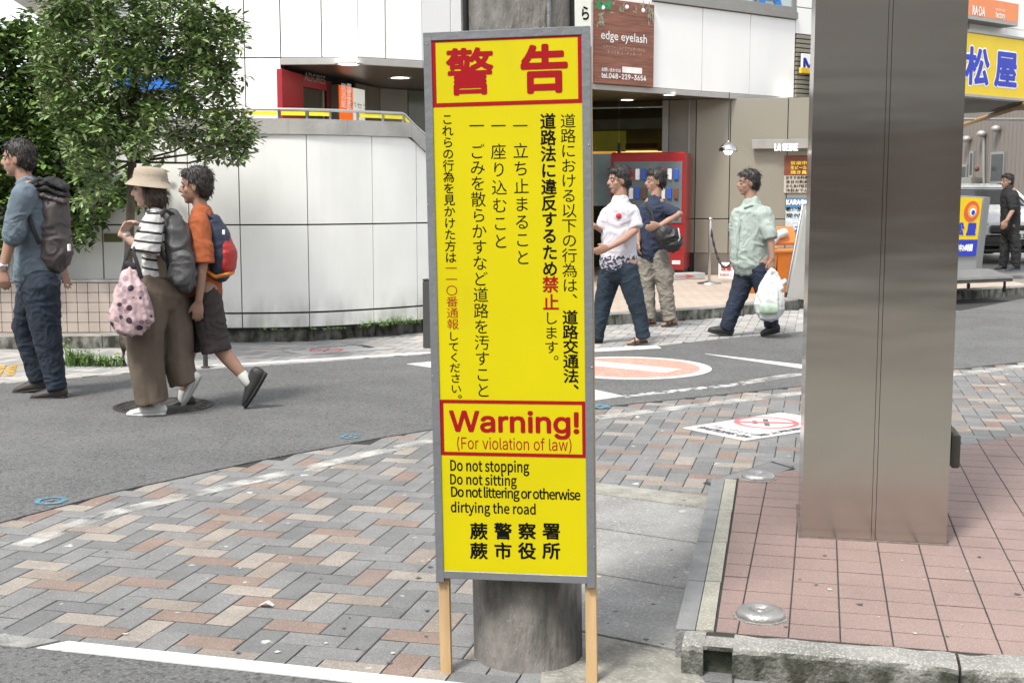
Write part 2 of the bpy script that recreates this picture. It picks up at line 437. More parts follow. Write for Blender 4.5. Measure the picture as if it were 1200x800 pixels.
for d_, c, v, k in cands:
    if all(inpoly(((c + GX * a_ + GY * b_).x, (c + GX * a_ + GY * b_).y), gutp) for a_, b_ in ((-.1, -.1), (.1, -.1), (.1, .1), (-.1, .1))): continue
    fd = (c - W0).dot(wl_n)
    if fd < .105 and fd > -.1:
        clipped_mb(c, v, [cl_front], k, cutp)
    elif fd <= -.1: continue
    elif nobj < 297 and visible(c): place('paver', c, v, k, pav_bed); nobj += 1
    elif -3.6 < c.x: paver_mb(c, v, m=k, mb=rest)
rest.build('paver_field', pav_m, pav_bed, kind='stuff')
if cutp.v: cutp.build('paver_edge_row', pav_m, pav_bed, kind='stuff')

# ---- painted white line along the front edge and worn lines
def line_sheet(name, a, b, w, z, m, parent=None, w2=None):
    d = (b - a); d.z = 0; d.normalize(); n = Vector((-d.y, d.x, 0)); w2 = w2 or w
    return sheet(name, [a - n * w / 2, b - n * w2 / 2, b + n * w2 / 2, a + n * w / 2], z, m, parent, kind='structure' if parent is None else None)
wa = W0 - wl_dir * .02
sheet('painted_line', [wa, W0 + wl_dir * 1.52, W0 + wl_dir * 1.52 - wl_n * .075, wa - wl_n * .075 - wl_dir * .06], .011, m_white, kind='structure')
m_gc = mat('rough_concrete_strip', (.22, .22, .21), .95, var=.25, vs=18, bump=.9, bs=90, coord='World')
sheet('gutter_strip', [wa - wl_dir * .03, wa - wl_dir * 3, wa - wl_dir * 3 - wl_n * .085, wa - wl_dir * .09 - wl_n * .085], .0105, m_gc, kind='structure')
def worn_line_mat(name, base=(.66, .66, .63), lo=.44, hi=.56, sc=14):
    m = mat(name, base, .8, var=.1, vs=9, coord='World')
    N = m.node_tree.nodes; L = m.node_tree.links
    f = noisefac(m, sc, lo, hi, 1, coord='World', detail=8); L.new(f, N['Principled BSDF'].inputs['Alpha']); return m
m_faint = worn_line_mat('faint_line', (.5, .49, .46), .36, .80, 7)
m_faint2 = worn_line_mat('fainter_line', (.6, .6, .58), .45, .62, 16)
for a, b in (((25, 640), (120, 604)), ((120, 604), (290, 565)), ((290, 565), (430, 533)), ((430, 533), (506, 516))):
    line_sheet('worn_line', up(*a), up(*b), .10, .0045, m_faint)
for a, b in (((697, 490), (830, 474)), ((830, 474), (942, 460)), ((942, 460), (1115, 440)), ((1115, 440), (1215, 427))):
    line_sheet('worn_line', up(*a), up(*b), .12, .0045, m_faint)
line_sheet('worn_line', up(730, 466), up(870, 451), .08, .0105, m_faint2); line_sheet('worn_line', up(870, 450), up(945, 438), .12, .0105, m_faint)
# markings on the road
def quad_sheet(name, px, z, m): return sheet(name, [up(*p) for p in px], z, m, kind='structure')
quad_sheet('painted_line', [(826, 415.5), (945, 429), (945, 433.5), (848, 419)], .0105, m_white)
quad_sheet('painted_line', [(640, 413), (700, 409.5), (770, 406), (775, 409), (700, 413), (640, 419)], .0105, m_white)
quad_sheet('painted_line', [(640, 448), (697, 458), (731, 465.5), (700, 470), (640, 478)], .0105, m_white)
quad_sheet('painted_line', [(477, 427.5), (520, 423.5), (580, 430), (520, 434)], .0105, m_white)
rc = Vector((.93, 9.97, 0)); m_sal = mat('roundel_salmon', (.42, .21, .16), .8, var=.12, vs=8, coord='World'); speck(m_sal, 120, .8, (.8, .6, .5), .4)
def disc(name, c, rx, z, m, parent=None, n=48, ri=None, kind='structure', ry=None):
    ry = ry or rx; mb = MB()
    pts = [Vector((c.x + rx * math.cos(2 * PI * i / n), c.y + ry * math.sin(2 * PI * i / n), 0)) for i in range(n)]
    if ri is None: mb.prism([(p.x, p.y) for p in pts], z - .003, z)
    else:
        q = [Vector((c.x + ri * math.cos(2 * PI * i / n), c.y + ri * ry / rx * math.sin(2 * PI * i / n), 0)) for i in range(n)]
        for i in range(n):
            j = (i + 1) % n; mb.face([(pts[i].x, pts[i].y, z), (pts[j].x, pts[j].y, z), (q[j].x, q[j].y, z), (q[i].x, q[i].y, z)])
    return mb.build(name, m, parent, kind=kind)
rt = thing('road_marking', 'faded salmon no entry roundel painted on the asphalt', 'road marking', rc)
disc('white_disc', rc, .66, .0105, m_white, rt, kind=None); disc('salmon_disc', rc, .565, .0142, m_sal, rt, kind=None)
ba = Vector((1.2, 9.72, 0)) - rc; bd = Vector((.80, -.62, 0)).normalized(); bn = Vector((.62, .8, 0)).normalized()
MB().prism([((rc + bd * x + bn * y).x, (rc + bd * x + bn * y).y) for x, y in ((-.42, -.12), (.42, -.12), (.42, .12), (-.42, .12))], .0145, .0178).build('white_bar', m_white, rt)

# ---- gutter concrete slabs
gut_bed = sheet('gutter', gut, -.011, m_bed, kind='structure', th=.02)
gd = Vector((math.cos(math.radians(-31)), math.sin(math.radians(-31)), 0))
cuts = [up(765, 588), up(765, 629), up(765, 684), up(765, 757)]
gn = Vector((-gd.y, gd.x, 0))
offs = sorted([c.dot(gn) for c in cuts])
m_c2 = mat('gutter_concrete_mossy', (.21, .205, .175), .95, var=.3, vs=9, bump=.8, bs=70, coord='World', var2=.2, vs2=2)
speck(m_c2, 110, .78, (.33, .31, .28), .5)
lims = [-99] + offs + [99]
for i in range(len(lims) - 1):
    pl = gutp
    pl = clip(pl, tuple((gn * (lims[i] + .007)).to_2d()), (gn.x, gn.y)); pl = clip(pl, tuple((gn * (lims[i + 1] - .007)).to_2d()), (-gn.x, -gn.y))
    if len(pl) > 2: MB().prism(pl, -.02, .0025 + .0008 * (i % 2)).build('concrete_slab', m_c2 if i in (0, 4) else m_conc, gut_bed)
# framed concrete access cover at the corner of the island
acp = [up(q[0], q[1]) for q in ((824, 566), (905, 541), (932, 549), (880, 566), (850, 575))]
ac = thing('access_cover', 'grey concrete access cover with a dark frame behind the pink tile corner', 'access cover', acp[0])
sheet('frame', acp, .0035, mat('frame_dark', (.03, .03, .03), .7), ac); cA = sum(acp, Vector()) / 5
sheet('cover', [cA + (q - cA) * .90 for q in acp], .0062, m_gk_ := mat('cover_concrete', (.15, .152, .15), .9, var=.15, bump=.5, bs=100, coord='World'), ac)
# front apron below the island kerb
ap0 = isl_fl - GY * .17
sheet('gutter_apron', [ap0 - GX * .25 - GY * .01, ap0 + GX * 4, ap0 + GX * 4 - GY * 1.2, ap0 - GX * .25 - GY * 1.2], .0042, m_c2, kind='structure', th=.014)

# ================================================================ TILED ISLAND
m_tile = mat('pink_tile', (.205, .150, .132), .72, var=.10, vs=3, bump=.35, bs=240, coord='World', var2=.14, vs2=1.1)
speck(m_tile, 420, .7, (.36, .25, .22), .5); speck(m_tile, 380, .82, (.16, .09, .08), .5)
mixinto(m_tile, noisefac(m_tile, 3.5, .6, .8, .3, coord='World'), (.2, .15, .14))
m_grout = mat('tile_grout', (.03, .027, .024), .95, var=.3, vs=20, coord='World')
m_kerb = mat('kerb_concrete', (.205, .203, .185), .95, var=.2, vs=8, bump=1, bs=70, coord='World', var2=.15, vs2=2)
speck(m_kerb, 190, .75, (.42, .41, .38), .5)
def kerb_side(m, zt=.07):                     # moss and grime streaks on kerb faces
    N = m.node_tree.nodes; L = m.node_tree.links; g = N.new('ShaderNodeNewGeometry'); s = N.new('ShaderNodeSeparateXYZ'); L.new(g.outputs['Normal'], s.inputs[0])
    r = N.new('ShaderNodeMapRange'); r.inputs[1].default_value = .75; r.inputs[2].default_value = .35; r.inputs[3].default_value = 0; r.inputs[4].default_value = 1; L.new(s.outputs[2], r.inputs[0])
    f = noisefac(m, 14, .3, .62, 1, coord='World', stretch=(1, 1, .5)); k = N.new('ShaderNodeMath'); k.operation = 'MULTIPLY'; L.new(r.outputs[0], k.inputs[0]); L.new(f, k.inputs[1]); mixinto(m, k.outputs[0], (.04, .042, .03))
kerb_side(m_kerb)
m_yk = mat('pale_kerb_concrete', (.29, .28, .23), .95, var=.14, vs=9, bump=.8, bs=90, coord='World'); speck(m_yk, 170, .75, (.42, .4, .35), .5)
m_gk = mat('grey_kerb_stone', (.19, .193, .19), .9, var=.15, vs=9, bump=.6, bs=110, coord='World')
# base below the tiles
isl_base = MB().prism(isl, -.02, ISZ - .0014).build('island', m_grout, kind='structure')
# outer kerb along the left side: grey stone then pale concrete strip, tiles start after it
nl = Vector((ld.y, -ld.x, 0))                 # towards the tiles
for i in range(4):
    a = isl_fl + ld * (.02 + i * .49); b = isl_fl + ld * (.012 + (i + 1) * .49) if i < 3 else isl_bl
    MB().prism([tuple((a - nl * .06).to_2d()), tuple((a - nl * .003).to_2d()), tuple((b - nl * .003).to_2d()), tuple((b - nl * .06).to_2d())], -.02, ISZ + .002).build('kerb_stone', m_gk, isl_base)
    MB().prism([tuple((a + nl * .0).to_2d()), tuple((a + nl * .052).to_2d()), tuple((b + nl * .05).to_2d()), tuple((b + nl * .0).to_2d())], ISZ - .02, ISZ + .0045).build('kerb_strip', m_yk, isl_base)
# tiles
TS, TG = .1455, .005
tclip = [(tuple((isl_fl + nl * .06).to_2d()), (nl.x, nl.y))]
bk = Vector((math.cos(math.radians(30.4)), math.sin(math.radians(30.4)), 0)); bkn = Vector((bk.y, -bk.x, 0))
tclip.append((tuple((isl_fl + GY * .024).to_2d()), (GY.x, GY.y)))
tclip.append((tuple((isl_bl - bkn * -.0).to_2d()), (bkn.x, bkn.y)))
t0 = up(1106, 745, ISZ); t0.z = 0
tmesh = None; tcount = 0
tfar = MB()
for i in range(-6, 26):
    for j in range(-1, 40):
        c = t0 + GX * ((i + .5) * (TS + TG * .5) + 0) + GY * ((j + .5) * .1455 + .004)
        zz = ISZ + random.uniform(-.0005, .0012)
        hx, hy = TS / 2 - TG / 4, .1455 / 2 - .0034
        corners = [((c + GX * x + GY * y).x, (c + GX * x + GY * y).y) for x, y in ((-hx, -hy), (hx, -hy), (hx, hy), (-hx, hy))]
        inside = all(all((q[0] - a[0]) * n[0] + (q[1] - a[1]) * n[1] >= 0 for a, n in tclip) for q in corners)
        if c.x > isl[1][0] - .1: continue
        zc = c.y * math.cos(P) + 1.3 * math.sin(P); u = 600 + F * c.x / zc
        if u > 1290 and inside: tfar.prism(corners, ISZ - .012, zz); continue
        if inside:
            if tmesh is None:
                mb = MB(); b_ = .002
                for zq, ins in ((-.012, 0), (-.001, 0), (0, b_)):
                    for x, y in ((-hx + ins, -hy + ins), (hx - ins, -hy + ins), (hx - ins, hy - ins), (-hx + ins, hy - ins)): mb.v.append(GX * x + GY * y + Vector((0, 0, zq)))
                mb.f.append((8, 9, 10, 11))
                for k in (0, 4):
                    for q in range(4): r_ = (q + 1) % 4; mb.f.append((k + q, k + r_, k + 4 + r_, k + 4 + q))
                tmesh = mb.mesh('tile'); tmesh.materials.append(m_tile)
            o = bpy.data.objects.new('tile', tmesh); COL.objects.link(o); o.parent = isl_base; o.location = (c.x, c.y, zz); o.rotation_euler = (random.uniform(-.004, .004), random.uniform(-.004, .004), 0); tcount += 1
        else:
            pl = corners
            for a, n in tclip:
                pl = clip(pl, a, n)
                if len(pl) < 3: break
            if len(pl) > 2: MB().prism(pl, ISZ - .012, zz).build('tile', m_tile, isl_base); tcount += 1
tfar.build('tile_field', m_tile, isl_base, kind='stuff')
# front kerb blocks
def kblock(a, b, name='kerb_stone', m=m_kerb, dep=.115, rough_=1):
    """bevelled, slightly chipped concrete kerb block between plan points a and b (front top edge)"""
    L_ = (b - a).length; n = max(2, int(L_ / .03)); mb = MB(); d = (b - a).normalized(); nn = Vector((-d.y, d.x, 0))
    prof = [(0.004, -.02), (0, .02), (.0, ISZ - .014), (.006, ISZ - .003), (.018, ISZ + .004), (dep * .6, ISZ + .004), (dep, ISZ + .002), (dep, -.02)]
    for i in range(n + 1):
        t = i / n; p = a + d * (L_ * t)
        for k, (y, z) in enumerate(prof):
            q = p + nn * y + Vector((0, 0, z)); j = noise.noise(q * 22) * .006 * (k not in (0, 7))
            if k == 6: q += nn * noise.noise(Vector((p.x * 9, p.y * 9, 3))) * .03
            e = .006 * (1 if i in (0, n) and k in (2, 3, 4) else 0)
            mb.v.append(q + nn * j + Vector((0, 0, -abs(j) * .5 - e)))
    K = len(prof)
    for i in range(n):
        for k in range(K - 1): mb.f.append((i * K + k, (i + 1) * K + k, (i + 1) * K + k + 1, i * K + k + 1)); mb.m.append(0)
    mb.f.append(tuple(range(K))); mb.f.append(tuple(n * K + k for k in range(K))[::-1]); mb.m += [0, 0]
    return mb.build(name, m, isl_base)
kf = isl_fl - GY * .105 - GX * .03
kblock(kf + GX * .0, kf + GX * .062)
kblock(kf + GX * .145, kf + GX * .76); kblock(kf + GX * .768, kf + GX * 1.38); kblock(kf + GX * 1.388, kf + GX * 2.0); kblock(kf + GX * 2.008, kf + GX * 3.2); kblock(kf + GX * 3.208, kf + GX * 4.5)
m_dk = mat('mossy_recess', (.05, .055, .04), .95, var=.4, vs=30, bump=.8, coord='World')
MB().box(kf + GX * .103 + GY * .075 + Vector((0, 0, .035)), (.09, .07, .105), G).build('drain_back', m_dk, isl_base)
MB().box(kf + GX * .103 + GY * .045 + Vector((0, 0, ISZ - .006)), (.084, .085, .012), G).build('drain_lintel', m_kerb, isl_base)
# broken red edge showing between tiles and kerb
m_red = mat('broken_tile_edge', (.14, .05, .035), .95, var=.4, vs=20, bump=1, coord='World')
MB().box(isl_fl + GX * 2.38 + GY * .006 + Vector((0, 0, ISZ - .012)), (4.5, .018, .018), G).build('tile_edge', m_red, isl_base)

# ================================================================ COLUMN
cb = up(1023, 634, ISZ); cb.z = ISZ
m_steel = bpy.data.materials.new('brushed_steel'); m_steel.use_nodes = True
N = m_steel.node_tree.nodes; L = m_steel.node_tree.links; b = N['Principled BSDF']; b.inputs['Metallic'].default_value = 1; b.inputs['Roughness'].default_value = .3
tcn = N.new('ShaderNodeTexCoord'); mp = N.new('ShaderNodeMapping'); mp.inputs['Scale'].default_value = (.5, .5, 1.6); L.new(tcn.outputs['Object'], mp.inputs[0])
n1 = N.new('ShaderNodeTexNoise'); n1.inputs['Scale'].default_value = 1.3; n1.inputs['Detail'].default_value = 6; L.new(mp.outputs[0], n1.inputs['Vector'])
cr = N.new('ShaderNodeValToRGB'); cr.color_ramp.elements[0].position = .3; cr.color_ramp.elements[0].color = (.42, .395, .36, 1); cr.color_ramp.elements[1].position = .7; cr.color_ramp.elements[1].color = (.57, .54, .50, 1)
L.new(n1.outputs[0], cr.inputs[0]); L.new(cr.outputs[0], b.inputs['Base Color'])
mp2 = N.new('ShaderNodeMapping'); mp2.inputs['Scale'].default_value = (.6, .6, 330); L.new(tcn.outputs['Object'], mp2.inputs[0])
n2 = N.new('ShaderNodeTexNoise'); n2.inputs['Scale'].default_value = 3; n2.inputs['Detail'].default_value = 3; L.new(mp2.outputs[0], n2.inputs['Vector'])
r2 = N.new('ShaderNodeMapRange'); r2.inputs[3].default_value = .13; r2.inputs[4].default_value = .22; L.new(n2.outputs[0], r2.inputs[0]); L.new(r2.outputs[0], b.inputs['Roughness'])
mp3 = N.new('ShaderNodeMapping'); mp3.inputs['Scale'].default_value = (1, 1, 5); L.new(tcn.outputs['Object'], mp3.inputs[0])
n3 = N.new('ShaderNodeTexNoise'); n3.inputs['Scale'].default_value = 1.1; n3.inputs['Detail'].default_value = 2; L.new(mp3.outputs[0], n3.inputs['Vector'])
bu = N.new('ShaderNodeBump'); bu.inputs['Strength'].default_value = .07; bu.inputs['Distance'].default_value = .04; L.new(n3.outputs[0], bu.inputs['Height']); L.new(bu.outputs[0], b.inputs['Normal'])
CG = math.radians(-11.5)
CX = Vector((math.cos(CG), math.sin(CG), 0)); CY = Vector((-math.sin(CG), math.cos(CG), 0))
colm = thing('column', 'tall brushed stainless steel clad square column on pink tiles', 'column', cb)
cw = .525; tilt = .000
def colbox(x0, x1, y0, y1, z0, z1, name, m, bev=.006):
    c = cb + CX * ((x0 + x1) / 2) + CY * ((y0 + y1) / 2 ) + Vector((0, 0, (z0 + z1) / 2))
    return MB().box(c, (x1 - x0, y1 - y0, z1 - z0), CG, bev=bev).build(name, m, colm)
colbox(-cw / 2, -.0082, 0, .5, 0, 3.9, 'steel_panel', m_steel); colbox(.0082, cw / 2, 0, .5, 0, 3.9, 'steel_panel', m_steel)
m_dkm = mat('dark_metal', (.05, .05, .048), .5, .6)
colbox(-.0064, .0064, .0008, .49, 0, 3.9, 'seam_strip', m_steel, 0)
colbox(cw / 2 + .001, cw / 2 + .018, .12, .24, .33, .43, 'bracket', m_dkm, .002); colbox(cw / 2 + .0182, cw / 2 + .05, .10, .26, .27, .40, 'outlet_box', mat('outlet_box_mat', (.06, .06, .05), .5, .4), .006)

MB().box(cb + CY * .25 + Vector((0, 0, -.001)), (cw + .02, .522, .012), CG, bev=.003).build('base_sealant', mat('sealant', (.11, .085, .075), .9, var=.3, vs=30), colm)
# unseen block added behind the viewer, made up to give the steel reflections
m_refl = mat('reflection_wall', (.34, .315, .29), .8, var=.1, vs=1); rfb = MB().box((0, -15.5, 4.5), (60, 3, 9)).build('reflection_block', m_refl, kind='structure')
MB().box((0, -13.9, 3.3), (60, .6, .5)).build('reflection_band', mat('reflection_pale', (.5, .5, .48), .6), rfb)  # added pale band, only there to be reflected
for k in range(14): MB().box((-26 + k * 4, -13.96, 1.5), (2.9, .06, 2.6)).build('window', mat('reflection_dark', (.03, .035, .04), .1), rfb)  # added dark panels, made up to vary the reflection in the column
MB().box((0, -13.6, 1.42), (60, .3, .16)).build('reflection_stripe', mat('reflection_orange', (.6, .18, .04), .5), rfb)  # added stripe, made up for an orange band in the steel's reflection
# ================================================================ HAND HOLE COVERS
m_lid = mat('cast_steel', (.42, .41, .39), .42, .85, var=.15, vs=20, bump=.4, bs=80)
for (u, v, rr, lab) in ((888, 560, .074, 'small round steel cap at the far corner of the pink tiles'), (891, 722, .072, 'round steel cap set in the pink tiles by the front kerb')):
    c = up(u, v, ISZ); t = thing('steel_cap', lab, 'ground cap', c)
    MB().lathe(c, [(rr * 1.02, -.004), (rr * 1.04, .010), (rr * .98, .020), (rr * .9, .024), (rr * .62, .0265), (rr * .42, .025), (rr * .36, .017), (.0001, .017)], 32).build('ring', m_lid, t, smooth=True)
    MB().lathe(c + Vector((0, 0, .0172)), [(rr * .22, 0), (rr * .2, .005), (.0001, .006)], 16).build('bolt', m_lid, t, smooth=True)
    MB().lathe(c + Vector((0, 0, -.003)), [(rr * 1.22, 0), (rr * 1.18, .006), (rr * 1.0, .007)], 11).build('mortar_collar', m_kerb, t)

# ================================================================ UTILITY POLE
m_pole = mat('weathered_concrete', (.185, .172, .155), .95, var=.25, vs=7, bump=1, bs=55, stretch=(1, 1, .35), var2=.25, vs2=2.5)
mixinto(m_pole, noisefac(m_pole, 6, .56, .66, .6, stretch=(1, 1, .18)), (.24, .24, .235))
mixinto(m_pole, noisefac(m_pole, 9, .60, .70, .7, stretch=(1, 1, .3)), (.035, .032, .03))
speck(m_pole, 260, .96, (.3, .29, .27), .4, coord='Object')
mixinto(m_pole, noisefac(m_pole, 9, .45, .62, .62, stretch=(1, 1, .38)), (.018, .017, .015))
pb = Vector((.050, 3.685, 0)); pt = at(606.5, 0, 3.685)
pd = (Vector((pt.x, pt.y, pt.z)) - pb); pd.x = (at(606.5, 10, 3.685).x - pb.x)
pole = thing('utility_pole', 'weathered grey concrete utility pole behind the yellow sign', 'pole', pb)
nP = 30; mbp = MB(); SGP = 40
for i in range(nP + 1):
    t = i / nP; z = t * 7.; cx = pb.x + pd.x / pd.z * z; r = .1645 - .001 * z
    for k in range(SGP):
        a = 2 * PI * k / SGP; q = Vector((math.cos(a), math.sin(a), z * .35))
        rr = r + noise.noise(q * 5) * .0025
        mbp.v.append(Vector((cx + rr * math.cos(a), pb.y + rr * math.sin(a), z - .05)))
for i in range(nP):
    for k in range(SGP):
        j = (k + 1) % SGP; mbp.f.append((i * SGP + k, i * SGP + j, (i + 1) * SGP + j, (i + 1) * SGP + k)); mbp.m.append(0)
mbp.build('shaft', m_pole, pole, smooth=True)
m_strap = mat('dark_strap', (.02, .02, .02), .5)
MB().lathe(pb + Vector((.006, 0, .395)), [(.161, 0), (.170, .001), (.170, .016), (.161, .017)], 40).build('strap', m_strap, pole, smooth=True)
MB().box(Vector((.208, 3.60, .40)), (.03, .03, .055), .4, bev=.004).build('strap_buckle', m_strap, pole)
# pale film stuck on the upper pole, and the white notice at its right side
m_film = mat('weathered_film', (.25, .265, .27), .7, var=.2, vs=9, bump=.8, bs=40)
mbf = MB()
for i in range(13):
    a = math.radians(-100 + i * 3.2) 
    for z in (1.93, 2.6):
        cx = pb.x + pd.x / pd.z * z; rr = .1665 + .002 * math.sin(i * 1.1)
        mbf.v.append(Vector((cx + rr * math.cos(a), pb.y + rr * math.sin(a), z)))
for i in range(12): mbf.f.append((2 * i, 2 * i + 2, 2 * i + 3, 2 * i + 1)); mbf.m.append(0)
mbf.build('stuck_film', m_film, pole, smooth=True)
for a0, z0, z1 in ((-150, 1.6, 7), (-25, 1.6, 7), (-60, 1.6, 7)):   # cables and conduit lines running up the pole
    a = math.radians(a0); pts = [Vector((pb.x + pd.x / pd.z * z + 1.0 * .169 * math.cos(a), pb.y + .169 * math.sin(a), z)) for z in (z0, (z0 + z1) / 2, z1)]
    MB().tube(pts, .006 if a0 != -150 else .009, 8).build('cable', m_strap if a0 != -60 else m_film, pole, smooth=True)

# ================================================================ YELLOW WARNING SIGN
SX, SY, SYAW, SROLL, SZ0, SH, SW = .007868, 3.47, -.183136, .01709, .29141, 1.531735, .45855
ex = Vector((math.cos(SYAW), math.sin(SYAW), 0)); ez = Vector((0, 0, 1))
sX = ex * math.cos(SROLL) + ez * math.sin(SROLL); sZ = -ex * math.sin(SROLL) + ez * math.cos(SROLL); sN = sX.cross(sZ)  # towards the camera
sO = Vector((SX, SY, SZ0))
SM = Matrix((sX, -sN, sZ)).transposed()
def s2(u, v):                              # photograph pixel on the sign face -> local (x, z)
    d = ray(u, v); o = Vector((0, 0, H)); t = (sO - o).dot(sN) / d.dot(sN); p = o + d * t - sO
    return p.dot(sX), p.dot(sZ)
def sp(u, v, lift=0.): x, z = s2(u, v); return sO + sX * x + sZ * z + sN * lift
def spx(v): return (sp(600, v) - sp(601, v)).length  # metres per pixel at this height
m_yel = mat('sign_yellow', (.50, .43, .0), .4, var=.05, vs=2.5, bump=.12, bs=5, spec=.3)
mixinto(m_yel, noisefac(m_yel, 5, .58, .85, .35, stretch=(1, 1, .4)), (.33, .27, .02))
m_sred = mat('sign_red', (.27, .004, .008), .6, var=.03, spec=.15); m_sblk = mat('sign_black', (.004, .0035, .003), .8, var=.05, spec=.08)
m_alu = mat('sign_grey_tape', (.17, .178, .186), .45, .3, var=.06, vs=8, bump=.2, bs=50)
m_wood = mat('pine_stake', (.45, .30, .15), .6, var=.22, vs=5, stretch=(6, 6, .35), bump=.3, bs=60)
sign = thing('warning_sign', 'tall yellow warning sign with red and black lettering on wooden stakes', 'sign', Vector((SX, SY, 0)))
FW = .0225
def sbox(x0, x1, z0, z1, d0, d1, name, m, bev=.0012):
    c = sO + sX * ((x0 + x1) / 2) + sZ * ((z0 + z1) / 2) + sN * ((d0 + d1) / 2)
    return MB().box(c, (x1 - x0, abs(d1 - d0), z1 - z0), M=SM, bev=bev).build(name, m, sign)
sbox(-SW / 2 + .004, SW / 2 - .004, .004, SH - .004, -.010, -.002, 'board', m_yel)
for x0, x1, z0, z1 in ((-SW / 2, -SW / 2 + FW, -.012, SH), (SW / 2 - FW, SW / 2, -.012, SH), (-SW / 2 + FW + .0005, SW / 2 - FW - .0005, 0, FW), (-SW / 2 + FW + .0005, SW / 2 - FW - .0005, SH - FW, SH)):
    sbox(x0, x1, z0, z1, -.014, .0015, 'frame_strip', m_alu)
for x in (-SW / 2 + .002, SW / 2 - .0335 + .003):
    c0 = sO + sX * (x + .0155) - sN * .026
    zb = -c0.z / sZ.z - .03
    c = c0 + sZ * ((zb + SH - .05) / 2)
    MB().box(c, (.031, .022, SH - .05 - zb), M=SM, bev=.001).build('stake', m_wood, sign)
def sborder(tl, tr, br, bl, w, name):
    P4 = [s2(*q) for q in (tl, tr, br, bl)]
    x0 = (P4[0][0] + P4[3][0]) / 2; x1 = (P4[1][0] + P4[2][0]) / 2; z1 = (P4[0][1] + P4[1][1]) / 2; z0 = (P4[2][1] + P4[3][1]) / 2
    x0 = max(x0, -SW / 2 + FW); x1 = min(x1, SW / 2 - FW); mb = MB()
    for a, b_, c_, d_ in ((x0, x1, z1 - w, z1), (x0, x1, z0, z0 + w), (x0, x0 + w, z0 + w, z1 - w), (x1 - w, x1, z0 + w, z1 - w)):
        mb.face([sO + sX * a + sZ * c_ - sN * .0012, sO + sX * b_ + sZ * c_ - sN * .0012, sO + sX * b_ + sZ * d_ - sN * .0012, sO + sX * a + sZ * d_ - sN * .0012])
    mb.build(name, m_sred, sign)
sborder((500, 45), (687, 39), (689, 121), (503, 125.5), .0108, 'red_border')
sborder((512, 468.5), (691, 469.8), (692, 536.5), (514, 533), .0098, 'red_border')
def col_text(chars, u0, v0, u1, v1, size, bold, m, name, sq=1.):
    mb = MB(); n = len(chars)
    for i, ch in enumerate(chars):
        t = i / max(1, n - 1); u = u0 + (u1 - u0) * t; v = v0 + (v1 - v0) * t
        if ch in ' 　': continue
        e = size * spx(v); put_text(mb, ch, sp(u, v), sX, sZ, em=(e, e * sq), bold=bold, lift=-.0015)
    return mb.build(name, m, sign)
col_text('道路における以下の行為は、', 665.5, 142, 668, 352, 18.5, .0, m_sblk, 'lettering', .93)
col_text('道路交通法、', 668, 372, 669.5, 458, 18.5, .022, m_sblk, 'lettering', .93)
col_text('道路法に違反するため', 642, 142.5, 644.5, 315, 18.8, .024, m_sblk, 'lettering')
col_text('禁止', 645, 333.5, 645.5, 354.5, 19.5, .024, m_sred, 'lettering')
col_text('します。', 645.5, 373, 646.5, 424, 17.5, .0, m_sblk, 'lettering', .93)
def dash(u, v, w):
    mb = MB(); mb.face([sp(u - w / 2, v + .8, -.0012), sp(u + w / 2, v + .5, -.0012), sp(u + w / 2, v - .8, -.0012), sp(u - w / 2, v - .5, -.0012)]); mb.build('lettering', m_sblk, sign)
for u in (609.5, 584, 558.5): dash(u, 147.3, 17)
col_text('立ち止まること', 610, 177, 612.5, 302, 19, .0, m_sblk, 'lettering')
col_text('座り込むこと', 584, 178, 586.5, 283, 19, .0, m_sblk, 'lettering')
col_text('ごみを散らかすなど道路を汚すこと', 559, 178, 566, 457.5, 18.6, .0, m_sblk, 'lettering')
col_text('これらの行為を見かけた方は', 524, 140, 528, 302, 14.2, .008, m_sblk, 'lettering', .95)
col_text('一一〇番通報', 528.5, 314.5, 530.5, 380, 14.6, .0, m_sred, 'lettering', .9)
col_text('してください。', 531, 394, 535, 468, 13.6, .008, m_sblk, 'lettering', .88)
mbt = MB(); e = 56 * spx(85); put_text(mbt, '警', sp(550.5, 85), sX, sZ, em=(e * 1.04, e), bold=.028, lift=-.0015); mbt.build('lettering', m_sred, sign); mbt = MB(); put_text(mbt, '告', sp(637.5, 81.5), sX, sZ, em=(e * 1.04, e), bold=.036, lift=-.0015); mbt.build('lettering', m_sred, sign)
def row(body, u0, u1, vt, vb, m, bold=0, spacing=1., serif=False):
    mb = MB(); c = sp((u0 + u1) / 2, (vt + vb) / 2); w = (sp(u1, (vt + vb) / 2) - sp(u0, (vt + vb) / 2)).length; h = (sp(600, vt) - sp(600, vb)).length
    put_text(mb, body, c, sX, sZ, w=w, h=h, bold=bold, lift=-.0015, spacing=spacing, serif=serif); mb.build('lettering', m, sign)
row('Warning!', 526.5, 677, 482, 513, m_sred, .026); row('(For violation of law)', 535, 669, 512.5, 529.5, m_sred, .0)
row('Do not stopping', 527.5, 619.5, 539, 556.5, m_sblk, .006, serif='cjk'); row('Do not sitting', 527.5, 605, 555.5, 572, m_sblk, .006, serif='cjk')
row('Do not littering or otherwise', 528, 679, 571, 587.5, m_sblk, .006, .95, serif='cjk'); row('dirtying the road', 528, 627, 588.5, 605, m_sblk, .006, serif='cjk')
for s_, v in (('蕨警察署', 622.5), ('蕨市役所', 645.5)):
    mbt = MB()
    for ch, u in zip(s_, (561, 589.3, 617.5, 646)): e = 21.5 * spx(v); put_text(mbt, ch, sp(u, v), sX, sZ, em=(e, e * .95), bold=.028, lift=-.0015)
    mbt.build('lettering', m_sblk, sign)
for (u, v) in ((500, 52), (501, 240), (507, 440), (511, 600), (690, 170), (694, 430), (696, 640)):
    MB().ball(sp(u, v, .0015), .0022, 8, 5).build('tack', m_lid, sign)

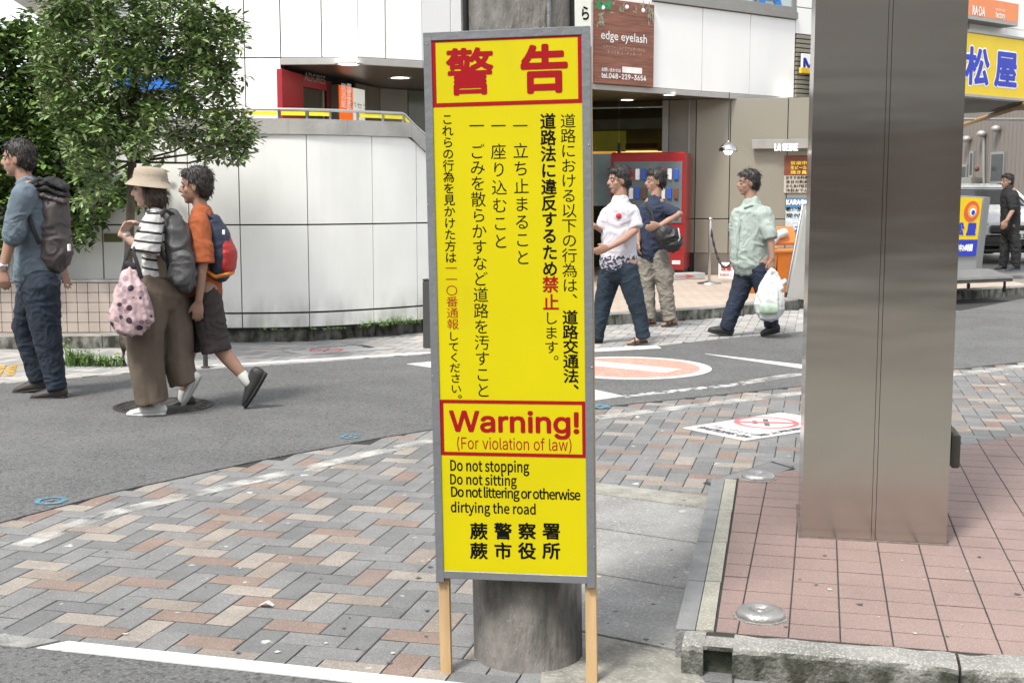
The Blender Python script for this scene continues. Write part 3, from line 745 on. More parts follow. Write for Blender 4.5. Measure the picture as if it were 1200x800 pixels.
# ================================================================ FAR PAVEMENT STRIP AND KERBS
fk = [up(-160, 410), up(120, 408), up(254, 401), up(361, 399.5), up(440, 393.5), up(495, 389), up(600, 388), up(706, 381.5), up(830, 373.5), up(946, 361), up(1115, 351), up(1215, 345)]
def stripz(A, B, z, name, m): return strip_between([p + Vector((0, 0, z)) for p in A], [p + Vector((0, 0, z)) for p in B], z, name, m)
strip_bed = strip_between(FE[1:], fk, -.010, 'pavement', m_bed)
fs = MB()
stp = [(p.x, p.y) for p in FE[1:-1]] + [(p.x, p.y) for p in fk[::-1]]
fcol = [mat('far_paver_' + n, c, .9, var=.12, vs=5, coord='World') for n, c in (('grey', (.29, .285, .275)), ('dark', (.24, .24, .235)), ('beige', (.36, .33, .30)))]
for c, v in herring(Vector((0, 9, 0)), (-70, 75), (-20, 70), lambda c: inpoly((c.x, c.y), stp)):
    x = colr.random(); paver_mb(c, v, m=0 if x < .5 else 1 if x < .75 else 2, mb=fs)
fs.build('paver_field', fcol, strip_bed, kind='stuff')
line_sheet('worn_line', up(-20, 452 - 3), up(250, 429), .10, .0045, m_faint); line_sheet('worn_line', up(250, 429), up(506, 413.5), .10, .0045, m_white)
line_sheet('worn_line', up(640, 404), up(760, 394.5), .09, .0045, m_faint); line_sheet('worn_line', up(760, 394.5), up(946, 378), .09, .0045, m_faint)
m_yl = worn_line_mat('worn_yellow_paint', (.55, .36, .08), .35, .7, 14)
for k in range(5): line_sheet('worn_line', up(-25 + k * 9, 441 - k * 3), up(8 + k * 9 - k * 3, 441 - k * 3.4), .05, .0045, m_yl)
for k in range(3): line_sheet('worn_line', up(-20 + k * 16, 441), up(-8 + k * 12, 428), .05, .0085, m_yl)
# kerb and pavement behind it
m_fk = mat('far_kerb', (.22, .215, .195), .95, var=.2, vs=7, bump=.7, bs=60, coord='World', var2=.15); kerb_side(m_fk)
m_fpav = mat('far_sidewalk', (.38, .31, .25), .9, var=.08, vs=3, coord='World', var2=.1)
def brick_tex(m, sx, sy, rot, c2, mort, ms=.02):
    N = m.node_tree.nodes; L = m.node_tree.links
    g = N.new('ShaderNodeNewGeometry'); mp = N.new('ShaderNodeMapping'); mp.inputs['Rotation'].default_value = (0, 0, rot); L.new(g.outputs['Position'], mp.inputs[0])
    b = N.new('ShaderNodeTexBrick'); b.inputs['Scale'].default_value = 1; b.inputs['Brick Width'].default_value = sx; b.inputs['Row Height'].default_value = sy; b.inputs['Mortar Size'].default_value = ms
    b.inputs['Color1'].default_value = (0, 0, 0, 1); b.inputs['Color2'].default_value = (.6, .6, .6, 1); b.inputs['Mortar'].default_value = (0, 0, 0, 1); L.new(mp.outputs[0], b.inputs[0])
    mixinto(m, b.outputs['Color'], c2); mixinto(m, b.outputs['Fac'], mort)
brick_tex(m_fpav, .2, .1, math.radians(-42), (.45, .38, .32), (.24, .2, .17), .006)
KZ = .125
walk = [fk[i] for i in range(len(fk))]
swalk = MB()
back_ = [Vector((p.x, p.y + 16, 0)) for p in walk]
sidewalk = None
for i in range(len(walk) - 1): swalk.face([(walk[i].x, walk[i].y + .1, KZ - .004), (walk[i + 1].x, walk[i + 1].y + .1, KZ - .004), (walk[i + 1].x, walk[i + 1].y + 16, KZ - .004), (walk[i].x, walk[i].y + 16, KZ - .004)])
sidewalk = swalk.build('sidewalk', m_fpav, kind='structure')
for i in range(len(walk) - 1):
    a, b = walk[i], walk[i + 1]; L_ = (b - a).length; n = max(1, round(L_ / .62)); d = (b - a) / n; nn = Vector((-d.y, d.x, 0)).normalized()
    for k in range(n):
        p, q = a + d * k + d.normalized() * .004, a + d * (k + 1) - d.normalized() * .004; mb = MB()
        pr = [(0, -.03), (0, KZ - .015), (.015, KZ), (.15, KZ), (.15, -.03)]
        for t in (p, q):
            for y, z in pr: mb.v.append(t + nn * y + Vector((0, 0, z + random.uniform(-.002, .002))))
        for j in range(4): mb.f.append((j, 5 + j, 6 + j, 1 + j))
        mb.f += [(0, 1, 2, 3, 4), (9, 8, 7, 6, 5)]; mb.m += [0] * 6
        mb.build('kerb_stone', m_fk, sidewalk)

# ================================================================ CURVED WHITE RAMP WALL
m_wp = mat('white_wall_panel', (.80, .80, .76), .5, var=.035, vs=2, bump=.08, bs=9, coord='World')
mixinto(m_wp, noisefac(m_wp, 2.2, .48, .75, .30, stretch=(1, 1, .35), coord='World'), (.56, .56, .52))
def grime(m, z0, z1, col, amt=.5):            # splashed dirt near the foot of a wall
    N = m.node_tree.nodes; L = m.node_tree.links; g = N.new('ShaderNodeNewGeometry'); s = N.new('ShaderNodeSeparateXYZ'); L.new(g.outputs['Position'], s.inputs[0])
    r = N.new('ShaderNodeMapRange'); r.inputs[1].default_value = z1; r.inputs[2].default_value = z0; r.inputs[3].default_value = 0; r.inputs[4].default_value = 1; L.new(s.outputs[2], r.inputs[0])
    f = noisefac(m, 7, .35, .7, amt, coord='World', stretch=(1, 1, .4)); k = N.new('ShaderNodeMath'); k.operation = 'MULTIPLY'; L.new(r.outputs[0], k.inputs[0]); L.new(f, k.inputs[1]); mixinto(m, k.outputs[0], col)
grime(m_wp, .12, .5, (.22, .21, .17), .8)
m_gap = mat('panel_joint', (.03, .03, .03), .9)
m_cop = mat('coping_concrete', (.36, .35, .325), .85, var=.12, vs=4, bump=.3, bs=40, coord='World', var2=.12)
m_ss = mat('stainless_rail', (.55, .55, .53), .3, 1., var=.05)
WP = [Vector((-7.4, 12.1)), Vector((-5.2, 11.86)), Vector((-3.75, 11.74)), Vector((-2.75, 11.69)), Vector((-1.92, 11.80)), Vector((-1.35, 12.13)), Vector((-.90, 12.5)), Vector((-.25, 13.2))]
def spline(pts, n=10):
    out = []
    for i in range(len(pts) - 1):
        p0 = pts[max(i - 1, 0)]; p1 = pts[i]; p2 = pts[i + 1]; p3 = pts[min(i + 2, len(pts) - 1)]
        for k in range(n):
            t = k / n; out.append(.5 * ((2 * p1) + (p2 - p0) * t + (2 * p0 - 5 * p1 + 4 * p2 - p3) * t * t + (3 * p1 - p0 - 3 * p2 + p3) * t ** 3))
    out.append(pts[-1]); return out
WC = spline(WP)
def wall_u(p, z=1.0): zc = p.y * math.cos(P) + (H - z) * math.sin(P); return 600 + F * p.x / zc
def wall_pt(u, z=1.0):
    for i in range(len(WC) - 1):
        a, b = wall_u(WC[i], z), wall_u(WC[i + 1], z)
        if a <= u <= b: return i + (u - a) / (b - a)
    return 0 if u < wall_u(WC[0], z) else len(WC) - 1.001
def wat(s): i = int(s); return WC[i].lerp(WC[min(i + 1, len(WC) - 1)], s - i)
def curved_panel(s0, s1, z0, z1, off0, off1, mb, zt=None, n=None):
    n = n or max(2, int(abs(s1 - s0) * 1.5)); R = []
    for i in range(n + 1):
        s = s0 + (s1 - s0) * i / n; p = wat(s); q = wat(min(s + .05, len(WC) - 1.001)) - wat(max(s - .05, 0)); q.normalize(); nn = Vector((q.y, -q.x))
        zz = z1 if zt is None else zt(s)
        R.append([(*(p + nn * off0), z0), (*(p + nn * off0), zz), (*(p + nn * off1), zz), (*(p + nn * off1), z0)])
    b = len(mb.v)
    for r in R: mb.v += [Vector(q) for q in r]
    for i in range(n):
        for k in range(4): j = (k + 1) % 4; mb.f.append((b + i * 4 + k, b + i * 4 + j, b + i * 4 + 4 + j, b + i * 4 + 4 + k)); mb.m.append(0)
    mb.f += [(b, b + 3, b + 2, b + 1), (b + 4 * n, b + 4 * n + 1, b + 4 * n + 2, b + 4 * n + 3)]; mb.m += [0, 0]
ramp = thing('ramp_wall', 'curved white panelled ramp wall with yellow edged handrail', 'wall', Vector((-2.7, 11.7, KZ)))
sl0 = wall_pt(481, 1.9)
def topz(s): return 1.93 if s < sl0 else 1.93 - (s - sl0) * .055
def topc(s): return topz(s) + .15
mb = MB(); curved_panel(0, len(WC) - 1.001, KZ, 1.9, -.03, -.2, mb, zt=lambda s: topz(s) - .004, n=60); mb.build('backing', m_gap, ramp, smooth=False)
us = [-60, 15, 66, 120, 171, 222, 281.5, 361, 437, 488.5, 560]
ss = [wall_pt(u) for u in us]; ss = [0] + ss
rows = [(KZ + .02, .270), (.288, 1.094), (1.108, None)]
for i in range(len(ss) - 1):
    for z0, z1 in rows:
        mb = MB(); curved_panel(ss[i] + .055, ss[i + 1] - .055, z0, z1, 0, -.03, mb, zt=(None if z1 else topz), n=6); mb.build('wall_panel', m_wp, ramp, smooth=False)
cps = [0, 12, 22, 30, 38, 46, sl0, len(WC) - 1.001]
for i in range(len(cps) - 1):
    mb = MB(); n = 8; R = []
    for k in range(n + 1):
        s = cps[i] + .01 + (cps[i + 1] - cps[i] - .02) * k / n; p = wat(s); q = wat(min(s + .05, len(WC) - 1.001)) - wat(max(s - .05, 0)); q.normalize(); nn = Vector((q.y, -q.x)); z = topz(s)
        R.append([(*(p + nn * .02), z + .003), (*(p + nn * .02), z + .145), (*(p - nn * .24), z + .15), (*(p - nn * .24), z + .003)])
    for r in R: mb.v += [Vector(q) for q in r]
    for k in range(n):
        for j in range(4): jj = (j + 1) % 4; mb.f.append((k * 4 + j, k * 4 + jj, k * 4 + 4 + jj, k * 4 + 4 + j)); mb.m.append(0)
    mb.f += [(0, 3, 2, 1), (4 * n, 4 * n + 1, 4 * n + 2, 4 * n + 3)]; mb.m += [0, 0]
    mb.build('coping', m_cop, ramp, smooth=False)
def wnorm(s): q = wat(min(s + .05, len(WC) - 1.001)) - wat(max(s - .05, 0)); q.normalize(); return Vector((q.y, -q.x))
def w3(s, off, z): p = wat(s) + wnorm(s) * off; return Vector((p.x, p.y, z))
rl = [10 + k * .5 for k in range(int((len(WC) - 12) * 2))]
mb = MB(); mb.tube([w3(s, -.10, topc(s) + .085) for s in rl], .014, 8); mb.build('handrail', m_ss, ramp, smooth=True)
m_ye = mat('yellow_rail_strip', (.78, .68, .03), .5, var=.08, vs=12)
pu = [205, 236, 282, 327, 362, 392, 425, 455, 480, 500]
ps = [wall_pt(u, 2.1) for u in pu]
for s in ps: mb = MB(); c = w3(s, -.10, topc(s) + .04); mb.box(c, (.022, .022, .085), bev=.002); mb.build('rail_post', m_ss, ramp)
for i in range(len(ps) - 1):
    if i == 5: continue
    a, b = ps[i] + .25, ps[i + 1] - .25; n = 5
    mb = MB(); R = []
    for k in range(n + 1):
        s = a + (b - a) * k / n; z = topc(s) + .03; R.append([w3(s, -.092, z), w3(s, -.092, z + .036), w3(s, -.104, z + .036), w3(s, -.104, z)])
    for r in R: mb.v += r
    for k in range(n):
        for j in range(4): jj = (j + 1) % 4; mb.f.append((k * 4 + j, k * 4 + jj, k * 4 + 4 + jj, k * 4 + 4 + j)); mb.m.append(0)
    mb.f += [(0, 3, 2, 1), (4 * n, 4 * n + 1, 4 * n + 2, 4 * n + 3)]; mb.m += [0, 0]
    mb.build('rail_strip', m_ye, ramp)
# small green metal hatch on the wall
s = wall_pt(134, .8); MB().box(w3(s, .008, .98), (.17, .02, .075), 0, bev=.004).build('hatch', mat('olive_metal', (.13, .13, .05), .5, .3), ramp)

# ================================================================ PLANTER WALL (small beige tiles)
m_pt = mat('beige_wall_tile', (.38, .32, .28), .55, var=.07, vs=4, coord='World', var2=.1, bump=.1)
plw = thing('planter_wall', 'low planter wall clad in square beige tiles behind the walking man', 'wall', Vector((-4, 11.5, KZ)))
PY0 = 11.46; px1 = -2.98
MB().box(((-7 + px1) / 2, PY0 + .09, (KZ + .585) / 2 + .0), (px1 + 7, .14, .585 - KZ), 0).build('core', mat('tile_joint_dark', (.09, .07, .06), .95), plw)
tme = None
for i in range(36):
    for j in range(5):
        x = px1 - .05 - i * .0995; z = .582 - .045 - j * .0915
        if x < -6.6: continue
        if tme is None: tme = MB().box((0, 0, 0), (.094, .012, .086), bev=.0025).mesh('tile'); tme.materials.append(m_pt)
        o = bpy.data.objects.new('tile', tme); COL.objects.link(o); o.parent = plw; o.location = Vector((x, PY0 + .014 + random.uniform(-.0006, .0006), z)) - plw.location
MB().box(((-7 + px1) / 2, PY0 + .085, .596), (px1 + 7.02, .17, .02), bev=.004).build('coping', m_cop, plw)
MB().box(((-7 + px1) / 2, PY0 + .16, .55), (px1 + 7, .22, .05), 0).build('soil', mat('soil', (.05, .035, .025), 1, bump=1, bs=40), plw)

# ================================================================ WHITE BUILDING
m_wb = mat('white_metal_panel', (.82, .815, .79), .42, var=.025, vs=.8, coord='World', bump=.05, bs=3)
mixinto(m_wb, noisefac(m_wb, 1.1, .5, .85, .22, coord='World', stretch=(1, 1, .2)), (.55, .55, .52))
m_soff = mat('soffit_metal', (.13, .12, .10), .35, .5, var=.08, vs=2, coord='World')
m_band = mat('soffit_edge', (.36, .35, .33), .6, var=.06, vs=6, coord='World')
ZS, ZB = 2.85, 2.93
A00, A0, A, B_, C_, D_, E_ = (up(45, 68, ZB), up(200, 68, ZB), up(329, 68, ZB), up(420, 67.5, ZB), up(495, 72, ZB), up(695, 98, ZB), up(945, 116, ZB))
X_ = up(560, 79, ZB)
bld = thing('building', 'white panelled shop building with covered ground floor arcade', 'building', Vector((0, 17, 0)))
def pl2(p): return Vector((p.x, p.y, 0))
def panel(a, b, z0, z1, name, m, th=.03, gap=.014, off=0., parent=None, label=None, bev=.003):
    a, b = pl2(a), pl2(b); d = (b - a); L_ = d.length; d.normalize(); n = Vector((d.y, -d.x, 0))   # towards the viewer
    c = (a + b) / 2 + n * (off - th / 2); c.z = (z0 + z1) / 2
    return MB().box(c, (L_ - gap, th, z1 - z0 - gap), math.atan2(d.y, d.x), bev=bev).build(name, m, parent or bld, label=label)
def cutu(A_, B2, u, v=60): return seg(u, v, A_, B2)
# joint-coloured core walls behind the panels
def core(a, b, z0, z1, name='backing', m=None, th=.2, off=-.032): return panel(a, b, z0, z1, name, m or m_gap, th, 0, off, bev=0)
for a, b, z0 in ((A00, A0, .2), (A0, A, .2), (A, B_, ZB), (B_, C_, ZB), (C_, X_, ZB), (X_, D_, ZB), (D_, E_, ZB)): core(a, b, z0, 7.5)
pu_ = [45, 118, 200, 286.5]
pp = [cutu(A00, A, u) for u in pu_] + [A]
for i in range(len(pp) - 1):
    panel(pp[i], pp[i + 1], 1.0, ZB - .0, 'wall_panel', m_wb); panel(pp[i], pp[i + 1], ZB, 4.4, 'wall_panel', m_wb); panel(pp[i], pp[i + 1], 4.4, 6, 'wall_panel', m_wb)
for a, b in ((A, cutu(A, B_, 377)), (cutu(A, B_, 377), B_), (B_, cutu(B_, C_, 452)), (cutu(B_, C_, 452), C_), (C_, cutu(C_, X_, 528)), (cutu(C_, X_, 528), X_), (X_, cutu(X_, D_, 626)), (cutu(X_, D_, 626), D_)):
    panel(a, b, ZB, 4.6, 'wall_panel', m_wb); panel(a, b, 4.6, 6.2, 'wall_panel', m_wb)
# right part: brown sign, white panels, ribbon window above
ZW0 = seg(850, 11, D_, E_).z
us2 = [695, 763.5, 823, 879, 931.5]; q = [cutu(D_, E_, u, 60) for u in us2]
for i in range(1, 4): panel(q[i], q[i + 1], ZB, ZW0 - .02, 'wall_panel', m_wb)
panel(q[0], q[1], ZB, 6, 'wall_panel', m_wb)
m_alf = mat('aluminium_frame', (.30, .29, .27), .45, .6, var=.05)
m_glass = mat('bright_window_glass', (.42, .50, .52), .08, .0, var=.1, vs=.7, spec=.8, coord='World')
wnd = panel(q[1], q[4], ZW0 - .02, ZW0 + .09, 'window_sill', m_alf, .08, .004, .05)
wf = panel(q[1], q[4], ZW0 + .09, ZW0 + .17, 'window', m_alf, .05, .004, .02)
panel(q[1], q[4], ZW0 + .17, 6.2, 'pane', m_glass, .02, .01, -.02)
panel(q[2] + (q[3] - q[2]) * .5, q[2] + (q[3] - q[2]) * .58, ZW0 + .17, 6.2, 'mullion', m_alf, .04, 0, .01)
panel(q[4] + (q[3] - q[4]).normalized() * .08, q[4], ZW0 + .17, 6.2, 'mullion', m_alf, .05, 0, .01)
def on_facade(u, v, off=.03):
    p = seg(u, v, D_, E_); d = (pl2(E_) - pl2(D_)).normalized(); n = Vector((d.y, -d.x, 0)); return p + n * off, d, n
# lettering of the window: blue capital seen at the top edge
p_, d_, n_ = on_facade(903, -12, .0); mbt = MB(); put_text(mbt, 'A', p_, d_, Vector((0, 0, 1)), h=.62, lift=.004, bold=.03); mbt.build('window_lettering', mat('window_blue', (.03, .2, .55), .5), bld)
p_, d_, n_ = on_facade(862, -14, .0); mbt = MB(); put_text(mbt, 'RC', p_, d_, Vector((0, 0, 1)), h=.62, lift=.004); mbt.build('window_lettering', mat('window_grey', (.12, .14, .15), .5), bld)
# soffit and its edge band
poly = [A, B_, C_, X_, D_, E_]
for i in range(5): panel(poly[i], poly[i + 1], ZS, ZB, 'soffit_edge', m_band, .05, .002, .012, bev=.004)
sof = [(p.x, p.y) for p in poly]; sof = sof + [(E_.x + 3, E_.y + 6), (A.x - 1, E_.y + 6), (A.x - 1, A.y + .1)]
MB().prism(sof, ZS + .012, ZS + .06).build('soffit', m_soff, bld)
# alcove wall behind the ramp
bw = [up(331, 78, ZS), up(386, 89.8, ZS), up(402, 93.4, ZS), up(416.5, 96.6, ZS), up(431, 99.8, ZS), up(445, 103, ZS), up(478, 105.2, ZS), up(530, 109, ZS)]
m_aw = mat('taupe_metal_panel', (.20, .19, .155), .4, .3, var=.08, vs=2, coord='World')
m_redp = mat('red_shop_panel', (.33, .018, .026), .35, var=.06, vs=2, coord='World')
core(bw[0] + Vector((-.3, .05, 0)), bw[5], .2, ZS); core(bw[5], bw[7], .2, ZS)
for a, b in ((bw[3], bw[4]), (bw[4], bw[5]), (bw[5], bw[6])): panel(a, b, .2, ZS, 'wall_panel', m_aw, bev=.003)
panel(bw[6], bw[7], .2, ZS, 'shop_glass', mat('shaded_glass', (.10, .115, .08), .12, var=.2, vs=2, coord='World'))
rp = [seg(u, 100, bw[0], bw[5]) for u in (331, 350.5, 380, 386)]
shop = thing('shopfront', 'red game shop front in the raised arcade behind the ramp', 'shop front', Vector((rp[0].x, rp[0].y, .2)))
ztop = ZS - .06
panel(rp[0] - Vector((.0, .35, 0)), rp[1] - Vector((0, .06, 0)), .2, ztop, 'red_pier', m_redp, .06, .004, .06, shop)
panel(rp[1], rp[2], 2.66, ztop, 'fascia', m_redp, .05, .004, .03, shop); panel(rp[2], rp[3], .2, ztop, 'red_pier', mat('dark_red_panel', (.12, .012, .012), .4), .05, .004, .03, shop)
panel(rp[1], rp[1] + (rp[2] - rp[1]) * .07, .2, 2.66, 'door_frame', m_redp, .05, .004, .03, shop)
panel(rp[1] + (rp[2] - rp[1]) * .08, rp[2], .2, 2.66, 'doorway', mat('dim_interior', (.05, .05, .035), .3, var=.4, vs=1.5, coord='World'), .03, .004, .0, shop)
panel(rp[1] + (rp[2] - rp[1]) * .86, rp[1] + (rp[2] - rp[1]) * .93, .2, 2.66, 'door_frame', m_alf, .05, .004, .02, shop)
dd = (pl2(rp[2]) - pl2(rp[1])).normalized(); mbt = MB(); pc = seg(366, 92, bw[0], bw[5]); put_text(mbt, 'ADORES', pc + Vector((dd.y, -dd.x, 0)) * .035, dd, Vector((0, 0, 1)), w=(rp[2] - rp[1]).length * .82, h=.10, serif=True); mbt.build('lettering', mat('silver_letters', (.45, .42, .36), .3, .6), shop)
def lit_sign(a, b, z0, z1, m, name, label, cat='sign', th=.12, off=.12):
    c = (pl2(a) + pl2(b)) / 2; t = thing(name, label, cat, Vector((c.x, c.y, z0)))
    panel(a, b, z0, z1, 'face', m, .012, .01, off + .012, t); panel(a, b, z0, z1, 'casing', m_alf, th, .0, off - .0005, t); return t
m_or = mat('orange_lit_face', (.75, .13, .012), .5, emit=.28, var=.08, vs=3); m_wl = mat('white_lit_face', (.6, .6, .56), .5, emit=.25, var=.06, vs=3)
t = lit_sign(bw[1], bw[2], .9, ZS - .1, m_or, 'shop_sign', 'orange lit sign with white vertical characters beside the red shop')
d_ = (pl2(bw[2]) - pl2(bw[1])).normalized(); n_ = Vector((d_.y, -d_.x, 0)); m_wt = mat('white_letters', (.85, .84, .8), .5, emit=.1)
mbt = MB()
for cx_, st in ((.30, '居酒屋'), (.70, '個室宴会')):
    for k, ch in enumerate(st):
        u = 386 + 16 * cx_; o_ = seg(u, 103 + k * 8 + (k * 1.5 if cx_ < .5 else 0), bw[1], bw[2]) + n_ * .135; put_text(mbt, ch, o_, d_, Vector((0, 0, 1)), em=(.17, .105), bold=.008)
mbt.build('lettering', m_wt, t)
t = lit_sign(seg(402.8, 100, bw[2], bw[3]), bw[3], .8, ZS - .1, m_wl, 'shop_sign', 'white lit sign with faint green lettering right of the orange sign')
mbt = MB(); put_text(mbt, 'パセラ', seg(409.5, 124, bw[2], bw[3]) + n_ * .137, d_, Vector((0, 0, 1)), w=.55, h=.07); mbt.build('lettering', mat('green_letters', (.1, .22, .13), .5), t)
# downlights in the soffit
m_lamp = mat('lamp_glow', (1, .98, .88), .5, emit=5, var=0)
def downlight(u, v, lab, r=.12, z=None):
    z = z or ZS + .012; c = up(u, v, z); t = thing('ceiling_light', lab, 'ceiling light', c)
    MB().lathe(c, [(r, 0), (r, -.012), (r * .8, -.014), (r * .8, -.006), (r, 0)], 20).build('ring', m_band, t); MB().lathe(c + Vector((0, 0, -.0065)), [(r * .8, 0), (.0001, -.001)], 20).build('lens', m_lamp, t)
    return t
downlight(408.5, 74.5, 'round ceiling light nearest the corner of the left arcade soffit', .16); downlight(469, 90.5, 'round ceiling light deep in the left arcade soffit', .15)
downlight(735, 116.5, 'round ceiling light below the brown salon sign', .13); downlight(785, 110.5, 'round ceiling light right of the brown salon sign', .12); downlight(926, 118.6, 'round ceiling light near the stainless column', .11)
# blue sign behind the tree
t = thing('blue_sign', 'blue and white sign on the white wall behind the tree', 'sign', seg(174, 105, A00, A)); a, b = seg(137, 90, A00, A), seg(209, 90, A00, A)
z0, z1 = seg(174, 106, A00, A).z, seg(174, 66, A00, A).z
panel(a, b, z0, z1, 'face', mat('blue_face', (.01, .13, .50), .5, var=.1), .06, .01, .10, t); panel(seg(168, 90, A00, A), seg(200, 90, A00, A), z0 + .14, z0 + .30, 'white_stripe', m_wb, .02, .0, .125, t)
# eave at the far left
mbv = MB(); Yv = 14.2; mbv.slab([at(10, -3, Yv), at(47, 21, Yv + .2), at(62, 33, Yv + .3), at(120, 33, Yv + .3), at(120, -40, Yv), at(10, -40, Yv)], (0, .35, 0)); mbv.build('eave', mat('eave_metal', (.55, .54, .50), .5, var=.04), bld)

# ---- wood grain salon sign
pa, pb_ = seg(695, 60, D_, E_), seg(763, 60, D_, E_)
zt, zb_ = seg(729, 2, D_, E_).z, seg(729, 101, D_, E_).z
ss_ = thing('salon_sign', 'wood grain salon sign reading edge eyelash above the arcade', 'sign', Vector((pa.x, pa.y, zb_)))
m_ws = mat('wood_grain_print', (.23, .085, .048), .5, var=.0, coord='World')
mixinto(m_ws, noisefac(m_ws, 3, .42, .58, .75, stretch=(.6, .6, 14), coord='World'), (.12, .04, .025)); mixinto(m_ws, noisefac(m_ws, 7, .5, .6, .5, stretch=(.5, .5, 22), coord='World'), (.36, .17, .11))
panel(seg(695, 60, D_, E_), pb_, zb_ + .01, zt, 'sign_face', m_ws, .05, .0, .055, ss_, bev=.004)
def ont(u, v, off=.058): p, d, n = on_facade(u, v, off); return p, d
m_wl2 = mat('sign_white_print', (.8, .78, .75), .5)
def ftext(body, u0, u1, v, h_px, m, parent, bold=0, serif=False, sp_=1., name='lettering', off=.058):
    p, d = ont((u0 + u1) / 2, v, off); a_, _ = ont(u0, v, off); b2, _ = ont(u1, v, off); mpp = (p - Vector((0, 0, H))).length / F
    mbt = MB(); put_text(mbt, body, p, d, Vector((0, 0, 1)), w=(b2 - a_).length, h=h_px * mpp, bold=bold, serif=serif, spacing=sp_, step=.0002); mbt.build(name, m, parent)
ftext('edge eyelash', 701.5, 755, 45.5, 12.5, m_wl2, ss_, .012, True); ftext('ヘアカラー・メイクアップ・ネイル', 703.5, 753, 57.5, 3.8, mat('sign_tan_print', (.55, .42, .33), .5), ss_); ftext('すべてをコーディネート', 708.5, 748.5, 63, 3.6, mat('sign_tan_print', (.55, .42, .33), .5), ss_)
ftext('お問い合わせは', 702, 724, 82.6, 4.3, m_wl2, ss_, .03); ftext('tel.048-229-3654', 702, 754, 90.6, 5.6, m_wl2, ss_, .03)
a_, d_ = ont(726, 83, .0585); b2, _ = ont(749, 83, .0585); MB().box((a_ + b2) / 2 + Vector((0, 0, 0)), ((b2 - a_).length, .003, .085), math.atan2(d_.y, d_.x)).build('white_patch', m_wl2, ss_)
# printed greenery along the top of the salon sign
for (mm, n, lo) in ((mat('print_green', (.03, .28, .10), .6), 26, 0), (mat('print_sage', (.28, .26, .18), .6, var=.4, vs=30), 46, 1)):
    mb = MB(); rr = random.Random(4 + lo)
    for k in range(n):
        u = rr.uniform(695, 712) if not lo else rr.choice([rr.uniform(706, 762), rr.uniform(696, 704), rr.uniform(756, 763)]); v = rr.uniform(3, 11) if not lo else (rr.uniform(3, 16) if 704 < u < 756 else rr.uniform(6, 30))
        p, d = ont(u, v, .0585 + k * .0001); a = rr.uniform(0, PI); s1 = .055; s2_ = .016
        e1_ = d * math.cos(a) + Vector((0, 0, 1)) * math.sin(a); e2_ = -d * math.sin(a) + Vector((0, 0, 1)) * math.cos(a)
        mb.face([p - e1_ * s1, p - e2_ * s2_, p + e1_ * s1, p + e2_ * s2_])
    mb.build('printed_leaves', mm, ss_, kind='stuff')
for u, v in ((703, 10), (731, 9), (750, 13)): p, d = ont(u, v, .063); MB().ball(p, (.03, .01, .03), 8, 6).build('white_flower', m_wl2, ss_)
# white notice between pole and salon sign
m_not = mat('cream_notice', (.78, .79, .70), .6, var=.03)
ns = thing('notice_board', 'cream notice board with dark brush strokes beside the pole top', 'sign', at(684, 30, 17.2)); MB().box((at(662, 0, 17.2) + at(694, 0, 17.2)) / 2, (.40, .05, .9), math.atan2(2, 2.5), bev=.003).build('board', m_not, ns)
cN = (at(662, 0, 17.2) + at(694, 0, 17.2)) / 2; nd = Vector((math.cos(math.atan2(2, 2.5)), math.sin(math.atan2(2, 2.5)), 0)); nn_ = Vector((nd.y, -nd.x, 0))
mbt = MB(); put_text(mbt, 'ら', cN + nd * .10 + nn_ * .027 - Vector((0, 0, .17)), nd, Vector((0, 0, 1)), h=.17, w=.12, bold=.03); mbt.build('lettering', m_sblk, ns)

# ================================================================ ARCADE BACK WALL AND SHOP
RW0, RW1 = Vector((1.0, 20.5, 0)), Vector((5.6, 19.25, 0))
def rw(u, v=200): return seg(u, v, RW0, RW1)
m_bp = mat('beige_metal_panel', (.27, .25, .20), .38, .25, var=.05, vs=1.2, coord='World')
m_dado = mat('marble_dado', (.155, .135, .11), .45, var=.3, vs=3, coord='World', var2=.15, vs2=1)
core(rw(778), rw(975), KZ, ZS)
for a, b in ((783, 815), (815, 855), (855, 922), (922, 975)):
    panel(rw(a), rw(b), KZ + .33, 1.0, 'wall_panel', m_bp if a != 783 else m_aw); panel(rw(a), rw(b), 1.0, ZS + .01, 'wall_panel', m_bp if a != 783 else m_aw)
    if a >= 815: panel(rw(a), rw(b), KZ, KZ + .33, 'dado_panel', m_dado, .04, .004, .01)
panel(rw(806), rw(808), KZ + .33, ZS, 'wall_fin', m_alf, .05, 0, .02)
# shop window with lit interior
sw = thing('shop_window', 'dim shop window with warm lit shelves under the arcade', 'shop window', Vector((rw(735).x, rw(735).y, KZ)))
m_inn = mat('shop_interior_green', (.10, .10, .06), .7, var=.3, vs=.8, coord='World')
dq = (pl2(RW1) - pl2(RW0)).normalized(); bkv = Vector((-dq.y, dq.x, 0))
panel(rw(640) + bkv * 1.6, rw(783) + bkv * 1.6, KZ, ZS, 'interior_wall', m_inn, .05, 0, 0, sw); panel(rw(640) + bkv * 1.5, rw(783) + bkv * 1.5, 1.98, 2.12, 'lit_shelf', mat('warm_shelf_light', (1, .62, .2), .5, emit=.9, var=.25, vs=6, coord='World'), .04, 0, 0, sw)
panel(rw(716) + bkv * 1.3, rw(772) + bkv * 1.2, 2.14, 2.24, 'shelf_header', mat('brown_header', (.2, .08, .02), .5, var=.3), .04, 0, 0, sw); panel(rw(640) + bkv * 1.3, rw(716) + bkv * 1.3, 2.1, 2.45, 'menu_board', mat('olive_board', (.2, .17, .02), .5, emit=.1), .04, 0, 0, sw)
panel(rw(757) + bkv * 1.2, rw(767) + bkv * 1.2, 2.1, 2.5, 'hanging_banner', mat('mustard_banner', (.4, .27, .03), .6), .02, 0, 0, sw)
